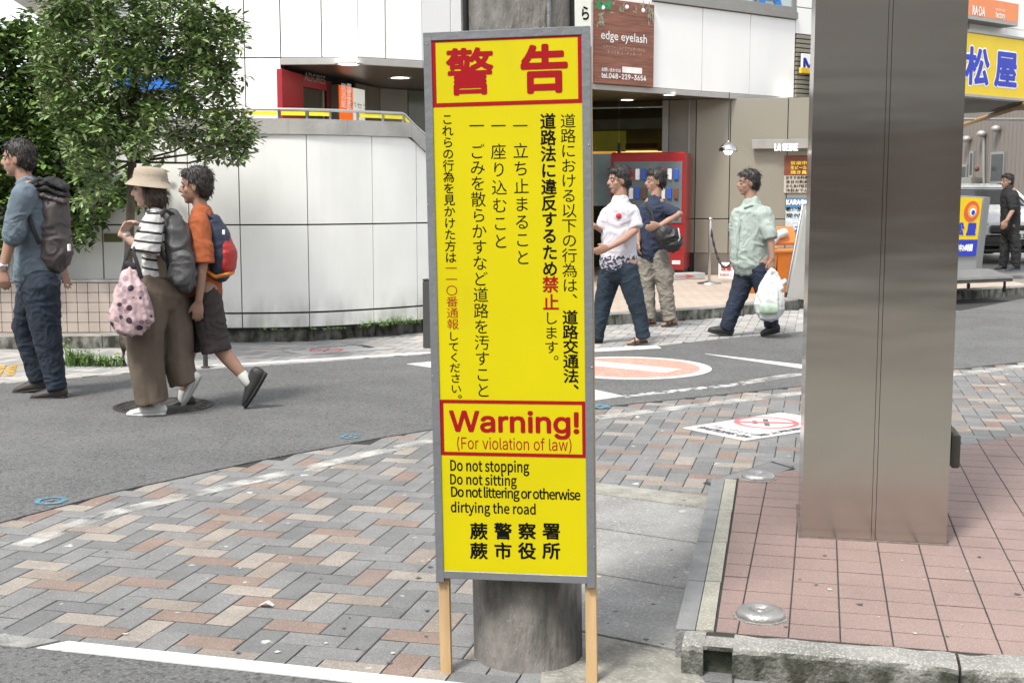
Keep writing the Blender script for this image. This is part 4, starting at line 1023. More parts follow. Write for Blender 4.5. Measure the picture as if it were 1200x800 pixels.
panel(rw(640) + bkv * 1.0, rw(783) + bkv * .6, 2.45, 2.62, 'ceiling_beam', mat('grey_green_beam', (.20, .20, .16), .5), .05, 0, 0, sw)
gl_m = bpy.data.materials.new('shop_glass_mat'); gl_m.use_nodes = True; gb = gl_m.node_tree.nodes['Principled BSDF']; gb.inputs['Base Color'].default_value = (.75, .8, .75, 1); gb.inputs['Roughness'].default_value = .03; gb.inputs['Transmission Weight'].default_value = 1; gb.inputs['IOR'].default_value = 1.1
panel(rw(640), rw(724), KZ + .05, ZS, 'pane', gl_m, .012, .01, 0, sw); panel(rw(726), rw(776), KZ + .05, ZS, 'pane', gl_m, .012, .01, 0, sw)
panel(rw(723.5), rw(727), KZ, 2.2, 'mullion', mat('black_frame', (.02, .02, .02), .4), .06, 0, .02, sw); panel(rw(776), rw(783), KZ, ZS, 'window_frame', m_alf, .12, 0, .05, sw)
t = thing('notice_board', 'pale blue board standing inside the shop window beside the sign', 'notice board', rw(705)); panel(rw(690) - bkv * .15, rw(722) - bkv * .15, 1.2, 2.02, 'face', mat('pale_teal', (.28, .38, .40), .5), .03, 0, .0, t); panel(rw(690) - bkv * .15, rw(723) - bkv * .15, 2.02, 2.06, 'edge', mat('orange_edge', (.7, .35, .06), .5, emit=.2), .05, 0, .0, t)
for u_, v_ in ((750, 134), (770, 168)): downlight(u_, v_ - 3, 'small round light inside the shop, %s' % ('higher and further left' if u_ == 750 else 'lower and further right'), .08, z=ZS - .03 if u_ == 750 else 2.3)
# red vending machine
vm = thing('vending_machine', 'red vending machine standing against the arcade wall', 'vending machine', Vector((rw(770).x, rw(770).y - .8, KZ)))
m_vr = mat('vending_red', (.30, .010, .012), .3, var=.05, vs=2, coat=.4); va, vb_ = rw(727) - bkv * .1, rw(811) - bkv * .1
def vbox(t0, t1, y0, y1, z0, z1, name, m, bev=.006):
    a, b = pl2(va) + (pl2(vb_) - pl2(va)) * t0, pl2(va) + (pl2(vb_) - pl2(va)) * t1; c = (a + b) / 2 - bkv * ((y0 + y1) / 2); c.z = (z0 + z1) / 2
    MB().box(c, ((b - a).length, abs(y1 - y0), z1 - z0), math.atan2(dq.y, dq.x), bev=bev).build(name, m, vm)
vbox(0, 1, 0, .7, KZ + .10, 2.02, 'cabinet', m_vr, .02); vbox(.04, .96, .7, .715, .95, 1.88, 'display_window', mat('display_glass', (.13, .16, .17), .08, var=.1), .002)
cans = [mat('can_' + n, c, .4) for n, c in (('red', (.6, .03, .03)), ('blue', (.03, .1, .5)), ('green', (.05, .35, .1)), ('white', (.8, .8, .8)), ('brown', (.15, .06, .03)))]
for r_ in range(3):
    for k in range(10): vbox(.08 + k * .086, .08 + k * .086 + .055, .716, .745, 1.02 + r_ * .29, 1.19 + r_ * .29, 'drink_sample', cans[(k * 3 + r_ * 2) % 5], .01)
vbox(.62, .9, .7, .716, .62, .86, 'coin_panel', mat('panel_grey', (.35, .35, .36), .4, .3), .003); vbox(.80, .90, .7165, .725, .66, .80, 'label', m_wl2, .001); vbox(.12, .75, .7, .712, .30, .50, 'pickup_flap', mat('flap_black', (.03, .03, .03), .4), .004); vbox(.84, .95, .7, .708, .32, .38, 'label', m_wl2, .001)
vbox(.02, .98, .05, .62, KZ, KZ + .10, 'plinth', mat('plinth_dark', (.04, .04, .04), .6), 0)
# anti-tip step plate with arrow in front
sp_t = thing('step_plate', 'low grey plate with an arrow lying before the vending machine', 'floor plate', Vector((2.2, 18.9, KZ)))
a, b = up(768, 328, KZ), up(821, 326, KZ); d_ = (b - a).normalized(); c = (a + b) / 2
MB().box(c + Vector((0, 0, .045)), ((b - a).length, .22, .09), math.atan2(d_.y, d_.x), bev=.006).build('plate', mat('plate_grey', (.36, .36, .35), .6), sp_t)
n_ = Vector((d_.y, -d_.x, 0)); mbt = MB(); put_text(mbt, '→', c + n_ * .112 + Vector((0, 0, .045)) + d_ * .05, d_, Vector((0, 0, 1)), w=.35, h=.05, serif=True, bold=.02); mbt.build('lettering', mat('red_print', (.5, .05, .04), .6), sp_t)
# pendant lamp
pc = at(853.5, 173, 18.6); pdt = thing('pendant_lamp', 'polished dome pendant lamp hanging under the arcade', 'lamp', Vector((pc.x, pc.y, pc.z)))
m_chr = mat('polished_steel', (.55, .54, .52), .18, 1.)
MB().lathe(pc, [(.135, -.055), (.14, -.04), (.125, .0), (.09, .045), (.045, .07), (.018, .082), (.018, .10), (.0001, .105)], 28).build('shade', m_chr, pdt, smooth=True); MB().tube([pc + Vector((0, 0, .1)), Vector((pc.x, pc.y, ZS))], .006, 8).build('cord', m_strap, pdt); MB().ball(pc - Vector((0, 0, .04)), .065, 14, 8).build('bulb', m_lamp, pdt, smooth=True)
# dome camera
dc = up(880.5, 124, ZS); t = thing('dome_camera', 'small black dome camera under the arcade ceiling', 'security camera', dc); MB().lathe(dc, [(.075, .01), (.08, -.02), (.06, -.03)], 20).build('base', m_band, t, smooth=True); MB().ball(dc - Vector((0, 0, .03)), (.055, .055, .06)).build('dome', mat('black_gloss', (.01, .01, .01), .1), t, smooth=True)
# lit name bar
lb = thing('name_sign', 'grey bar sign with glowing white letters on the arcade wall', 'sign', rw(925)); panel(rw(882, 172), rw(975, 172), 2.08, 2.22, 'bar', mat('brushed_bar', (.36, .35, .32), .4, .5), .08, 0, .14, lb)
o_ = rw(925, 173) - bkv * .152; mbt = MB(); put_text(mbt, 'LA SEINE', rw(922, 173) - bkv * .152, dq, Vector((0, 0, 1)), w=.34, h=.10, bold=.03, step=.0003); mbt.build('lettering', mat('glow_letters', (.9, .88, .8), .5, emit=.6), lb)
# posters
def poster(u0, u1, v0, v1, lab, parts):
    t = thing('poster', lab, 'poster', rw(u0, v1)); zt, zb = rw((u0 + u1) / 2, v0).z, rw((u0 + u1) / 2, v1).z
    for k, (f0, f1, m) in enumerate(parts): panel(rw(u0, v0), rw(u1, v0), zb + (zt - zb) * f0, zb + (zt - zb) * f1, 'poster_area' if k else 'paper', m, .006, 0, .02 + .001 * k, t, bev=0)
    return t, zb, zt
m_pbr = mat('poster_brown', (.16, .04, .02), .5, var=.3, vs=8, coord='World'); m_pgr = mat('poster_grey', (.42, .38, .32), .5, var=.1); m_pbl = mat('poster_blue', (.05, .16, .30), .5, var=.2, vs=8, coord='World'); m_pw = mat('poster_white', (.45, .52, .55), .5, var=.15, vs=9, coord='World')
t, zb, zt = poster(919.5, 950, 182, 226, 'brown menu poster with yellow text on the arcade wall', ((0, .46, m_pgr), (.46, 1, m_pbr)))
def ptext(body, u, v, w, h, m, t, bold=0.): mbt = MB(); put_text(mbt, body, rw(u, v) - bkv * .026, dq, Vector((0, 0, 1)), w=w, h=h, bold=bold, step=.0003); mbt.build('lettering', m, t)
m_ylw = mat('yellow_print', (.75, .5, .03), .5)
for k, s in enumerate(('営業中', '生ビール', '焼き鳥')): ptext(s, 936, 191 + k * 5.5, .24, .055, m_ylw, t, .03)
for k, s in enumerate(('おすすめ料理', '本日の刺身', 'からあげ枝豆', '冷奴おでん')): ptext(s, 934, 208 + k * 5, .33, .05, m_sblk, t, .02)
t, zb, zt = poster(921, 952, 232, 278, 'blue karaoke poster below the brown one on the arcade wall', ((0, .28, m_pbl), (.28, .72, m_pw), (.72, 1, m_pbl)))
ptext('KARAOKE', 936, 237, .37, .075, m_wl2, t, .03)
for k in range(4): ptext(('歌い放題', '受付中', 'フリータイム', '飲み放題')[k], 934, 245 + k * 7.5, .33, .06, m_sblk if k < 2 else m_wl2, t, .02)
# ================================================================ louvre wall, M sign and the facade beyond
E2 = pl2(E_) + Vector((1.6, 1.15, 0)); d2 = (E2 - pl2(E_)).normalized()
q4 = q[4]
core(q4, E2, 0.3, 7.5)
zl0, zl1 = ZS + .02, seg(945, 41, q4, E2).z
for k in range(15): panel(q4 + d2 * .02, E2, zl0 + (zl1 - zl0) * k / 15, zl0 + (zl1 - zl0) * (k + .80) / 15, 'louvre_slat', m_bp, .05, .002, .03)
panel(q4, E2, zl1, zl1 + .42, 'wall_panel', m_wb); panel(q4, E2, zl1 + .42, 6.2, 'wall_panel', m_wb)
ms = thing('bank_sign', 'white and yellow sign with a blue letter M on the louvres', 'sign', seg(945, 86, q4, E2)); z0 = seg(948, 87, q4, E2).z
n_ = Vector((d2.y, -d2.x, 0)); cM = seg(951, 75, q4, E2)
panel(seg(934, 75, q4, E2), seg(962, 75, q4, E2), z0 + .05, z0 + .30, 'plate', m_wb, .04, 0, .12, ms); panel(seg(931, 75, q4, E2), seg(962, 75, q4, E2), z0 - .01, z0 + .075, 'yellow_base', mat('sign_amber', (.75, .45, .02), .5), .05, 0, .15, ms)
mbt = MB(); put_text(mbt, 'M', seg(948, 75, q4 + n_ * .12, E2 + n_ * .12) + n_ * .003, d2, Vector((0, 0, 1)), w=.26, h=.15, bold=.05, step=.0003); mbt.build('lettering', mat('sign_navy', (.01, .03, .3), .5), ms)
# right of the column: facade with the yellow restaurant fascia
Y0 = up(1098, 110, 3.0); Y1 = up(1260, 124, 3.0); yd = (pl2(Y1) - pl2(Y0)).normalized(); yn = Vector((yd.y, -yd.x, 0))
bl2 = thing('building', 'white panelled building above the yellow restaurant sign', 'building', pl2(Y0))
def ypt(u, v, off=0.): return seg(u, v, Y0 + yn * off, Y1 + yn * off)
def yp(u0, u1, z0, z1, name, m, parent, th=.03, off=0., gap=.006):
    o3 = off if off > .2 else 0.; return panel(ypt(u0, 80, o3) - yn * o3, ypt(u1, 80, o3) - yn * o3, z0, z1, name, m, th, gap, off, parent, bev=.003)
zt = ypt(1165, 45).z; yf = thing('restaurant_sign', 'long yellow restaurant fascia sign with blue characters', 'sign', Y0)
m_yf = mat('fascia_yellow', (.60, .43, .0), .45, emit=.08, var=.05, vs=2)
yp(1098, 1290, 3.0, zt - .03, 'face', m_yf, yf, .02, .30); yp(1097.5, 1291, 2.955, 3.0, 'trim', m_band, yf, .2, .32, 0); yp(1097.5, 1291, zt - .03, zt + .01, 'trim', m_alf, yf, .2, .32, 0); yp(1098, 1290, 3.002, zt - .032, 'casing', m_band, yf, .25, .279, 0)
m_nb = mat('fascia_blue', (.015, .035, .42), .5); m_fw = mat('fascia_white', (.85, .85, .82), .5)
for ch, u, v in (('松', 1145.5, 79), ('屋', 1179, 82)):
    o_ = ypt(u, v, .302)
    mbt = MB(); put_text(mbt, ch, o_, yd, Vector((0, 0, 1)), em=(.72, .62), bold=.075, lift=.001, step=.00012); mbt.build('lettering_outline', m_fw, yf)
    mbt = MB(); put_text(mbt, ch, o_, yd, Vector((0, 0, 1)), em=(.72, .62), bold=.035, lift=.005, step=.00012); mbt.build('lettering', m_nb, yf)
core_y = yp(1098, 1290, 3.0, 8, 'backing', m_gap, bl2, .2, -.04, 0)
yp(1098, 1134, zt + .02, zt + .20, 'wall_panel', m_band, bl2); yp(1134, 1178, zt + .02, zt + .20, 'wall_panel', m_wp, bl2); yp(1178, 1290, zt + .02, zt + .2, 'wall_panel', m_wb, bl2)
for a, b in ((1098, 1192), (1192, 1290)): yp(a, b, zt + .2, 6, 'wall_panel', m_wb, bl2)
rs = thing('factory_sign', 'orange and white factory sign box at the top right', 'sign', ypt(1160, 28)); z28 = ypt(1160, 27).z
yp(1126, 1190.5, z28 - .06, z28 + .0, 'base_trim', m_band, rs, .3, .30, 0); yp(1126, 1190.5, z28, z28 + .30, 'orange_face', mat('sign_orange', (.78, .25, .09), .5, var=.04), rs, .30, .30, 0); yp(1126, 1190.5, z28 + .30, z28 + .8, 'white_face', m_wb, rs, .30, .30, 0)
mbt = MB(); put_text(mbt, 'RA·DA', ypt(1147, 13, .303), yd, Vector((0, 0, 1)), w=.36, h=.14, bold=.03, step=.0003); put_text(mbt, 'factory', ypt(1172, 19, .303), yd, Vector((0, 0, 1)), w=.29, h=.12, bold=.02, step=.0003); put_text(mbt, 'PRODUCTION', ypt(1172, 12, .303), yd, Vector((0, 0, 1)), w=.29, h=.035, step=.0003); mbt.build('lettering', m_fw, rs)
# canopy soffit behind the fascia, beam and pipes
a, b = pl2(Y0), pl2(Y1); bk2 = -yn
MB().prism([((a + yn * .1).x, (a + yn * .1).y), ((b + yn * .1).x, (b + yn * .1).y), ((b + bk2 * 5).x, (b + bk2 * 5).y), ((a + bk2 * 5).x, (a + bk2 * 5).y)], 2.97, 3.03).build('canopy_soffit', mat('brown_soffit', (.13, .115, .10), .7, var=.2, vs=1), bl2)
MB().tube([up(1118, 150, 2.9), up(1215, 118, 2.9)], .05, 8).build('ceiling_pipe', mat('ochre_pipe', (.3, .17, .04), .6), bl2, smooth=True)
MB().tube([up(1118, 140, 2.93), up(1215, 140, 2.93)], .03, 8).build('ceiling_pipe', m_alf, bl2, smooth=True)
# far beige building down the street
FB0, FB1 = at(1085, 230, 36), at(1240, 230, 30); fb = thing('building', 'beige sided building down the street behind the white car', 'building', pl2(FB0))
m_fb = mat('beige_siding', (.17, .15, .13), .8, var=.08, vs=.5, coord='World')
fd = (pl2(FB1) - pl2(FB0)).normalized(); fn = Vector((fd.y, -fd.x, 0))
n = 34
for k in range(n): panel(pl2(FB0) + (pl2(FB1) - pl2(FB0)) * (k / n), pl2(FB0) + (pl2(FB1) - pl2(FB0)) * ((k + 1) / n), 0, 7.5, 'siding_board', m_fb, .05, .012, 0, fb, bev=.002)
panel(FB0, FB1, 0, 7.5, 'backing', mat('siding_dark', (.12, .11, .1), .9), .3, 0, -.052, fb)
def fpt(u, v): return seg(u, v, FB0, FB1)
def fwin(u0, u1, v0, v1): 
    z1, z0 = fpt((u0 + u1) / 2, v0).z, fpt((u0 + u1) / 2, v1).z
    w = panel(fpt(u0, v0), fpt(u1, v0), z0, z1, 'window', m_alf, .08, 0, .05, fb); panel(fpt(u0 + 1.2, v0), fpt(u1 - 1.2, v0), z0 + .06, z1 - .06, 'pane', mat('dark_pane', (.05, .06, .06), .1), .02, 0, .055, fb)
fwin(1125.5, 1135, 193, 220); fwin(1138, 1143, 177, 208); fwin(1163, 1179, 178, 215)
for u, v, k in ((1137.5, 163, 'left'), (1155, 157, 'middle'), (1172, 151, 'right')):
    p = fpt(u, v) + fn * .12; MB().ball(p, (.12, .13, .09), 12, 8).build('vent_hood', mat('vent_grey', (.34, .33, .31), .5, .3), fb, smooth=True)
MB().tube([fpt(1155, 162) + fn * .05, fpt(1155, 230) + fn * .05], .04, 8).build('down_pipe', m_alf, fb)
panel(fpt(1139, 220), fpt(1152, 220), fpt(1145, 232).z, fpt(1145, 208).z, 'service_box', m_alf, .3, 0, .35, fb)
MB().ball(fpt(1157, 198) + fn * .3, (.07, .06, .07), 10, 6).build('cable_bundle', mat('rusty', (.12, .05, .03), .9), fb, smooth=True)
# closing block behind the arcade gap so that the street ends at a wall (the white shop building goes on)
panel(Vector((5.6, 19.25, 0)), Vector((7.0, 24, 0)), 0, 3.0, 'side_wall', m_aw, .2, 0, 0, bld)

panel(bw[7], pl2(rw(640)) + bkv * 1.6, 0, ZS, 'wall_panel', m_aw, .1, 0, 0, bld)

# ================================================================ PEOPLE
def skin_mat(n, c): 
    m = mat(n, c, .55, var=.08, vs=9, bump=.1, bs=60, spec=.35); return m
m_sk1 = skin_mat('skin_warm', (.33, .19, .135)); m_sk2 = skin_mat('skin_light', (.43, .28, .215)); m_sk3 = skin_mat('skin_tan', (.30, .175, .122))
m_hair = mat('black_hair', (.018, .014, .012), .5, var=.4, vs=20, bump=1, bs=70, stretch=(1, 1, .3)); m_hairb = mat('brown_hair', (.05, .03, .02), .5, var=.4, vs=20, bump=1, bs=70, stretch=(1, 1, .3))
m_eyew = mat('eye_white', (.40, .37, .35), .3); m_eyeb = mat('eye_dark', (.015, .01, .008), .2); m_lip = mat('lip', (.24, .10, .085), .5)
FOLD0 = lambda amp, f=9, zf=1.6: (lambda c: amp * (noise.noise(Vector((c.x * f, c.y * f, c.z * f * zf))) + .5 * noise.noise(Vector((c.x * f * 2.3 + c.z * 9, c.y * f * 2, c.z * f * 3.1 + 7)))))
def _rg(v): n = noise.noise(v); return 1 - min(1, abs(n) * 2.6)
def FOLD(amp, f=9, zf=1.6):
    def w(c):
        q = Vector((c.x * f * .8 + c.z * f * .45, c.y * f * .7, c.z * f * zf * .7 - c.x * f * .3)); q += Vector((1, 1, 1)) * noise.noise(c * f * .8) * .9
        return amp * (.95 * _rg(q) + .55 * _rg(q * 2.1 + Vector((5, 2, 8))) - .55) + amp * .5 * noise.noise(c * f * .6)
    return w
def DEN(amp):
    def w(c):
        q = Vector((c.x * 6 + c.z * 4, c.y * 6, c.z * 13 - c.x * 5)); q += Vector((1, 1, 1)) * noise.noise(c * 7) * 1.1
        return amp * (.9 * _rg(q) + .5 * _rg(q * 2.2 + Vector((3, 7, 1))) - .5)
    return w
def DEN0(amp): return lambda c: amp * (noise.noise(Vector((c.x * 9 + c.z * 8, c.y * 9, c.z * 22))) + .6 * noise.noise(Vector((c.x * 16, c.y * 14 + 3, c.z * 34))))
YX = Vector((0, 1, 0))
def hand(mb, W_, d, side, n, k=1., curl=.35, fr=.0088, clen=None):
    """palm, four unequal fingers with two bends, thumb from the side of the palm"""
    d = d.normalized(); side = (side - d * side.dot(d)).normalized(); n = (n - d * n.dot(d) - side * n.dot(side)).normalized()
    mb.tube([W_ - d * .02 * k, W_ + d * .02 * k, W_ + d * .055 * k, W_ + d * .085 * k], [.021 * k, .030 * k, .038 * k, .036 * k], 10, ax=n, rb=[.017 * k, .016 * k, .014 * k, .012 * k])
    for off, L_ in ((.029, .066), (.010, .078), (-.010, .073), (-.028, .056)):
        p = W_ + d * (.082 - abs(off) * .25) * k + side * off * k; dd = d + side * off * 2.2; dd.normalize(); pts = [p - dd * .01, p]
        for q, fl in ((.45, curl * .7), (.32, curl * 1.5), (.25, curl * 2.2)):
            e = (dd * math.cos(fl) + n * math.sin(fl)); p = p + e * L_ * k * q; pts.append(p)
        mb.tube(pts, [fr * 1.1, fr * 1.1, fr, fr * .92, fr * .8], 7)
    p = W_ + d * .028 * k + side * .028 * k; t = (d * .75 + side * .6 + n * .25).normalized()
    mb.tube([p - t * .015, p + t * .022 * k, p + t * .04 * k + d * .008, p + (t * .05 + d * .022) * k], [fr * 1.4, fr * 1.3, fr * 1.1, fr * .9], 7)
def face_dir(deg): a = math.radians(deg); return Vector((math.cos(a), math.sin(a), 0))   # 180 looks left, 270 at the camera
def head(mb, c, f, k=1.):
    l = Vector((-f.y, f.x, 0)); z = Vector((0, 0, 1)); R = Matrix((f, l, z)).transposed()
    def q(a, b_, c_): return c + (f * a + l * b_ + z * c_) * k
    mb.ball(q(-.012, 0, .035), (.098 * k, .078 * k, .09 * k), 18, 12, M=R); mb.ball(q(.018, 0, -.03), (.07 * k, .060 * k, .082 * k), 16, 10, M=R)
    mb.ball(q(.052, 0, -.092), (.026 * k, .030 * k, .022 * k), 10, 8, M=R); mb.ball(q(.072, 0, .03), (.018 * k, .052 * k, .016 * k), 10, 8, M=R)
    mb.tube([q(.084, 0, .02), q(.10, 0, -.008), q(.104, 0, -.026)], [.009 * k, .012 * k, .014 * k], 8); mb.ball(q(.09, 0, -.03), (.012 * k, .019 * k, .009 * k), 8, 6, M=R)
    mb.ball(q(.078, 0, -.058), (.016 * k, .026 * k, .013 * k), 10, 8, M=R)
    for s_ in (-1, 1): mb.ball(q(-.008, .078 * s_, -.008), (.018 * k, .010 * k, .032 * k), 10, 8, M=R); mb.ball(q(.045, .045 * s_, -.022), (.025 * k, .018 * k, .022 * k), 8, 6, M=R)
def face_parts(root, c, f, hairm, k=1.):
    l = Vector((-f.y, f.x, 0)); z = Vector((0, 0, 1)); R = Matrix((f, l, z)).transposed()
    def q(a, b_, c_): return c + (f * a + l * b_ + z * c_) * k
    for s_ in (-1, 1):
        e = MB().ball(q(.079, .031 * s_, .006), (.010 * k, .016 * k, .0085 * k), 10, 7, M=R).build('eye', m_eyew, root, smooth=True)
        MB().ball(q(.0865, .032 * s_, .006), (.0045 * k, .0075 * k, .0078 * k), 8, 6, M=R).build('iris', m_eyeb, e, smooth=True)
        MB().tube([q(.087, .014 * s_, .026), q(.088, .03 * s_, .031), q(.078, .05 * s_, .027)], [.0025 * k, .003 * k, .002 * k], 6).build('eyebrow', hairm, root, smooth=True)
    MB().ball(q(.092, 0, -.057), (.004 * k, .022 * k, .006 * k), 10, 6, M=R).build('mouth', m_lip, root, smooth=True)
def hair(root, c, f, m, k=1., long_=0., voxel=.009):
    l = Vector((-f.y, f.x, 0)); z = Vector((0, 0, 1)); R = Matrix((f, l, z)).transposed(); mb = MB()
    def q(a, b_, c_): return c + (f * a + l * b_ + z * c_) * k
    mb.ball(q(-.022, 0, .056), (.098 * k, .088 * k, .088 * k), 18, 12, M=R); mb.ball(q(-.055, 0, .005), (.062 * k, .078 * k, .085 * k), 14, 10, M=R)
    for s_ in (-1, 1): mb.ball(q(-.03, .066 * s_, .02), (.04 * k, .022 * k, .055 * k), 10, 8, M=R)
    mb.ball(q(.045, 0, .085), (.045 * k, .065 * k, .035 * k), 12, 8, M=R)
    if long_:
        mb.tube([q(-.05, 0, 0), q(-.062, 0, -.06), q(-.058, 0, -.06 - long_)], [.055 * k, .058 * k, .04 * k], 14, ax=l, rb=[.08 * k, .085 * k, .06 * k])
        for s_ in (-1, 1): mb.tube([q(.0, .075 * s_, .02), q(-.01, .083 * s_, -.05), q(-.02, .075 * s_, -.05 - long_ * .8)], .024 * k, 8)
    def wr(p): return .005 * noise.noise(Vector((p.x * 30, p.y * 30, p.z * 12))) + .003 * noise.noise(Vector((p.x * 80, p.y * 80, p.z * 25)))
    o = remesh(mb, 'hair', m, root, voxel, 1, wr)
    rr = random.Random(int(abs(c.x) * 1000)); vv = o.data.vertices; st = MB(); st.v = []; wl = wloc(root); top = c + Vector((0, 0, .14 * k))
    for _ in range(520):
        v = vv[rr.randrange(len(vv))]; p = v.co + wl; n = v.normal; d = (p - top); d = d - n * d.dot(n) + Vector((rr.gauss(0, .03), rr.gauss(0, .03), rr.gauss(0, .02)))
        if d.length < 1e-4: continue
        d.normalize(); sd_ = n.cross(d).normalized() * .0022; L_ = rr.uniform(.02, .05) * k; a = p - n * .001
        st.face([a - sd_, a + sd_, a + d * L_ * .6 + n * .007 + sd_ * .8, a + d * L_ + n * rr.uniform(.002, .012), a + d * L_ * .6 + n * .007 - sd_ * .8])
    st.build('loose_strands', m, o, kind='stuff') if False else st.build('loose_strands', m, root, kind='stuff')
    return o
class Fig:
    def __init__(s, name_label, Y, fdeg, skin, vox=.0075, z0=0., cat='person', group='people walking in the street'):
        s.Y = Y; s.s = Y / F * 1.0; s.f = face_dir(fdeg); s.skin = skin; s.vox = vox; s.lab = name_label; s.z0 = z0; s.body = MB(); s.kids = []
    def J(s, u, v, dy=0.): return at(u, v, s.Y + dy)
    def limb(s, mb, js, r, rd=None, dy=0., flat=False):
        pts = []
        for j in js: pts.append(s.J(j[0], j[1], j[2] if len(j) > 2 else dy))
        r = [x * s.s for x in r]; rd = r if rd is None else [x * s.s for x in rd]
        mb.tube(pts, r, 16, ax=YX, rb=rd, endcap=not flat)
    def start(s, base): s.root = thing('person', s.lab, 'person', base); return s.root
    def cloth(s, name, m, wr=None, sm=3, vox=None, **k):
        mb = k['mb']; return remesh(mb, name, m, s.root, vox or s.vox, sm, wr)
def shoe(fig, heel, toe, h, m_up, m_sole, name='shoe', dy=0., w=.045, collar=None, vox=.006):
    """heel, toe: pixels of the sole line; h: px height at the instep"""
    a, b = fig.J(*heel, dy), fig.J(*toe, dy); d = (b - a); L_ = d.length; d.normalize(); n = YX.cross(d).normalized()
    if n.z < 0 and abs(d.z) < .8: n = -n
    if abs(d.z) >= .8 and n.x > 0: n = -n
    hh = h * fig.s; mb = MB()
    mb.tube([a + d * L_ * .10 + n * hh * .55, a + d * L_ * .32 + n * hh * .52, a + d * L_ * .55 + n * hh * .42, a + d * L_ * .78 + n * hh * .32, a + d * L_ * .90 + n * hh * .28], [hh * .52, hh * .5, hh * .40, hh * .30, hh * .24], 14, ax=YX, rb=[w * .72, w * .8, w * .95, w, w * .8])
    if collar is not None: c = fig.J(*collar, dy); mb.tube([a + d * L_ * .22 + n * hh * .6, c], [hh * .42, hh * .38], 12, ax=YX, rb=[w * .75, w * .7])
    up_ = remesh(mb, name, m_up, fig.root, vox, 2)
    so = MB(); so.tube([a + d * L_ * .06 + n * .010, a + d * L_ * .3 + n * .008, a + d * L_ * .62 + n * .008, a + d * L_ * .95 + n * .014], .0135, 14, ax=YX, rb=[w * .78, w * .80, w * 1.03, w * .86]); so.build('sole', m_sole, up_, smooth=True)
    lc = MB()
    for t in (.42, .5, .58): p = a + d * L_ * t + n * hh * (1.02 - (t - .3) * .9); lc.tube([p - YX * w * .45, p + n * .004, p + YX * w * .45], .0028, 6)
    lc.build('laces', m_up if name != 'shoe' else MATS.get('lace_mat') or mat('lace_mat', (.08, .08, .08), .8), up_)
    return up_
def denim(n, c): m = mat(n, c, .85, var=.22, vs=14, bump=.3, bs=200, var2=.28, vs2=5); return m
m_jean1 = denim('dark_denim', (.010, .017, .030)); m_jean2 = denim('blue_denim', (.010, .021, .034)); m_jean3 = denim('indigo_denim', (.010, .017, .034))
m_chb = mat('chambray', (.11, .142, .17), .9, var=.14, vs=10, bump=.3, bs=200, var2=.22, vs2=4)
m_bsh = mat('black_shoe', (.018, .017, .017), .6, var=.2, vs=20); m_bso = mat('black_sole', (.014, .014, .014), .8); m_dbr = mat('dark_brown_shoe', (.035, .028, .025), .6, var=.2, vs=20)
m_wsh = mat('white_shoe', (.50, .50, .48), .55, var=.05, vs=12); m_wso = mat('grey_sole', (.36, .37, .34), .7)

# --- man at the left with a taupe backpack
g = Fig('man in a blue denim shirt and dark jeans with a taupe backpack', 8.55, 184, m_sk1); g.start(up(50, 465))
B = g.body; hc = g.J(21, 187)
head(B, hc, g.f, 1.); B.tube([hc + Vector((.02, 0, -.07)), g.J(30, 212), g.J(34, 220)], [.052, .056, .06], 12)
g.limb(B, [(37, 222), (41, 250), (44, 296), (44, 326)], [14, 18, 17, 18], [26, 25, 21, 22])
for dy, sh, el, wrp, hd, side, cv in ((-.2, (27, 226), (14, 274), (4, 314), Vector((0, 0, -1)), Vector((-1, 0, 0)), .45), (.2, (44, 226), (66, 272), (74, 312), Vector((.16, 0, -1)), Vector((-.5, -1, 0)), .18)):
    g.limb(B, [(*sh, dy), (*el, dy * 1.15), (*wrp, dy * 1.2)], [9, 7.5, 5]); W_ = g.J(*wrp, dy * 1.2); hand(B, W_, hd, side, Vector((-.3, -1, 0)) if dy > 0 else Vector((.5, .5, 0)), 1.05, cv)
g.limb(B, [(48, 330, -.09), (53, 388, -.08), (65, 448, -.08)], [16, 10, 6.5]); g.limb(B, [(40, 330, .1), (28, 385, .14), (44, 438, .17)], [16, 10, 6.5])
remesh(B, 'body', m_sk1, g.root, g.vox, 4); face_parts(g.root, hc, g.f, m_hair); hair(g.root, hc, g.f, m_hair)
mb = MB(); g.limb(mb, [(34, 219), (38, 228), (42, 252), (44, 290), (43, 316), (44, 326)], [13, 20, 24, 24.5, 26, 26.5], [26, 33, 32, 28, 29, 28])
for dy, sh, el in ((-.2, (29, 228), (17, 266)), (.2, (44, 228), (64, 264))): g.limb(mb, [(*sh, dy), (*el, dy * 1.15)], [14, 12.5])
g.cloth('shirt', m_chb, FOLD(.009, 8, 1.2), mb=mb, sm=4)
for dy, a, b in ((-.23, (18.5, 266), (16, 276)), (.23, (64, 264), (68, 272))): mb = MB(); g.limb(mb, [(*a, dy), (*b, dy)], [13.5, 13]); g.cloth('rolled_cuff', m_chb, FOLD(.006, 18, 1), mb=mb, sm=2)
mb = MB(); mb.tube([g.J(24, 212, -.05), g.J(30, 209, -.09), g.J(40, 212, -.06), g.J(42, 214, .04)], .014, 8); g.cloth('collar', m_chb, mb=mb, sm=1)
mb = MB(); g.limb(mb, [(46, 328, 0), (46, 345, 0)], [24, 22], [27, 27]); g.limb(mb, [(48, 335, -.09), (54, 388, -.08), (60, 420, -.08), (67, 456, -.08)], [22, 17, 14, 11.5], flat=True); g.limb(mb, [(41, 335, .08), (29, 385, .14), (37, 415, .16), (45, 446, .17)], [20, 15, 12.5, 11], flat=True)
g.cloth('jeans', m_jean1, DEN(.0065), mb=mb, sm=3)
shoe(g, (79, 467), (36, 468), 15, m_dbr, m_bso, dy=-.08, collar=(67, 450)); shoe(g, (54, 457), (16, 461), 15, m_dbr, m_bso, dy=.17, collar=(45, 441))
